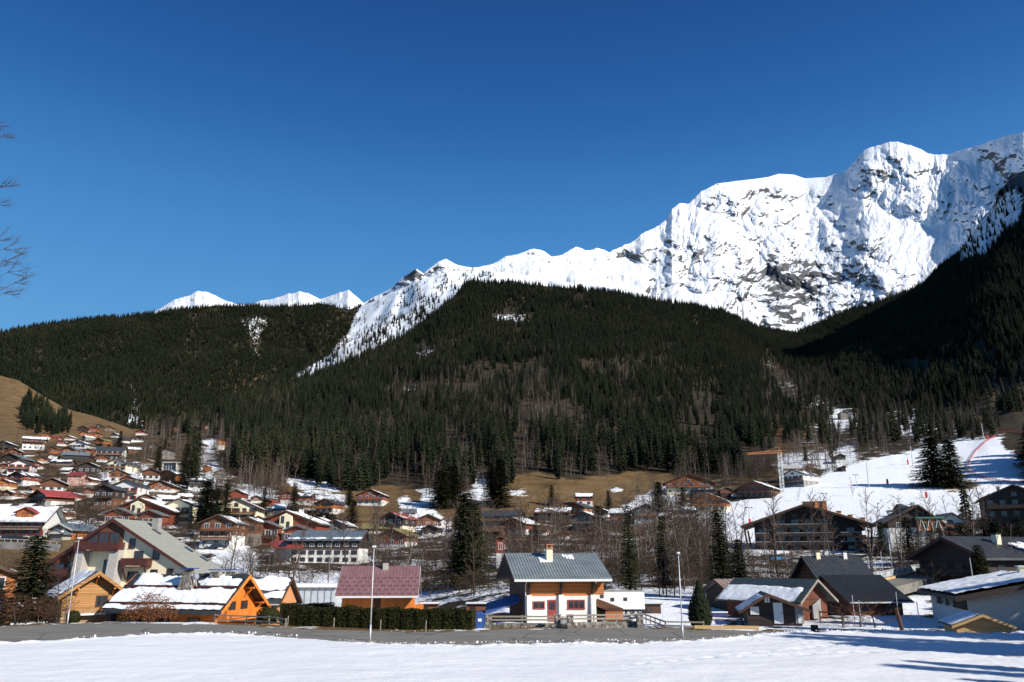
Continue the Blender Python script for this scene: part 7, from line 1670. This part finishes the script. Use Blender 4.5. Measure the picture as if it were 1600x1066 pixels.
mass('undergrowth', [t for t in rest if t[0] == 'bush'], cs, len(BUSH))
# ---------- camera, sun, sky ----------
cam = bpy.data.cameras.new('camera'); co_ = bpy.data.objects.new('camera', cam); COL.objects.link(co_)
cam.lens = 28.0; cam.sensor_width = 36.0; cam.clip_start = .3; cam.clip_end = 60000
co_.location = (0, 0, H); co_.rotation_euler = (R(90) + TH, 0, 0); SC.camera = co_
sun = bpy.data.lights.new('sun', 'SUN'); sun.energy = 4.9; sun.angle = R(.5); sun.color = (1, .95, .87)
so = bpy.data.objects.new('sun', sun); COL.objects.link(so)
sd = Vector((math.sin(R(SUN_AZ)) * math.cos(R(SUN_EL)), math.cos(R(SUN_AZ)) * math.cos(R(SUN_EL)), math.sin(R(SUN_EL))))
so.rotation_euler = sd.to_track_quat('Z', 'Y').to_euler()
w = bpy.data.worlds.new('World'); SC.world = w; w.use_nodes = True
nt = w.node_tree; bg = nt.nodes['Background']; sky = nt.nodes.new('ShaderNodeTexSky'); sky.sky_type = 'NISHITA'
sky.sun_disc = False; sky.sun_elevation = R(SUN_EL); sky.sun_rotation = R(SUN_AZ)
sky.altitude = 600; sky.air_density = 1.15; sky.dust_density = 1.6; sky.ozone_density = 2.0
hs = nt.nodes.new('ShaderNodeHueSaturation'); hs.inputs['Saturation'].default_value = 1.4; hs.inputs['Value'].default_value = .88; hs.inputs['Hue'].default_value = .508
nt.links.new(sky.outputs[0], hs.inputs['Color'])
# clear winter air high up: the sky deepens towards the zenith
tc = nt.nodes.new('ShaderNodeTexCoord'); sx = nt.nodes.new('ShaderNodeSeparateXYZ'); nt.links.new(tc.outputs['Generated'], sx.inputs[0])
rp = nt.nodes.new('ShaderNodeValToRGB'); rp.color_ramp.interpolation = 'B_SPLINE'; e = rp.color_ramp.elements
st = [(0.0, (.26, .52, .82)), (.20, (.14, .40, .76)), (.31, (.088, .312, .67)), (.40, (.060, .245, .585)), (.50, (.026, .130, .42)), (.62, (.014, .076, .28)), (.8, (.008, .045, .18)), (1.0, (.006, .035, .14))]
while len(e) < len(st): e.new(.5)
for i, (p_, c_) in enumerate(st): e[i].position = p_; e[i].color = (*c_, 1)
nt.links.new(sx.outputs[2], rp.inputs[0])
sc_ = nt.nodes.new('ShaderNodeVectorMath'); sc_.operation = 'SCALE'; sc_.inputs['Scale'].default_value = 1 / (1.28 * .09); nt.links.new(rp.outputs[0], sc_.inputs[0])
mx = nt.nodes.new('ShaderNodeMix'); mx.data_type = 'RGBA'; mx.inputs[0].default_value = .90; nt.links.new(hs.outputs[0], mx.inputs[6]); nt.links.new(sc_.outputs[0], mx.inputs[7])
nt.links.new(mx.outputs[2], bg.inputs[0]); bg.inputs[1].default_value = .09
SC.view_settings.view_transform = 'Standard'; SC.view_settings.look = 'None'
SC.view_settings.exposure = .36; SC.view_settings.gamma = 1.0
SC.cycles.max_bounces = 5; SC.cycles.diffuse_bounces = 2; SC.cycles.glossy_bounces = 2; SC.cycles.transparent_max_bounces = 4
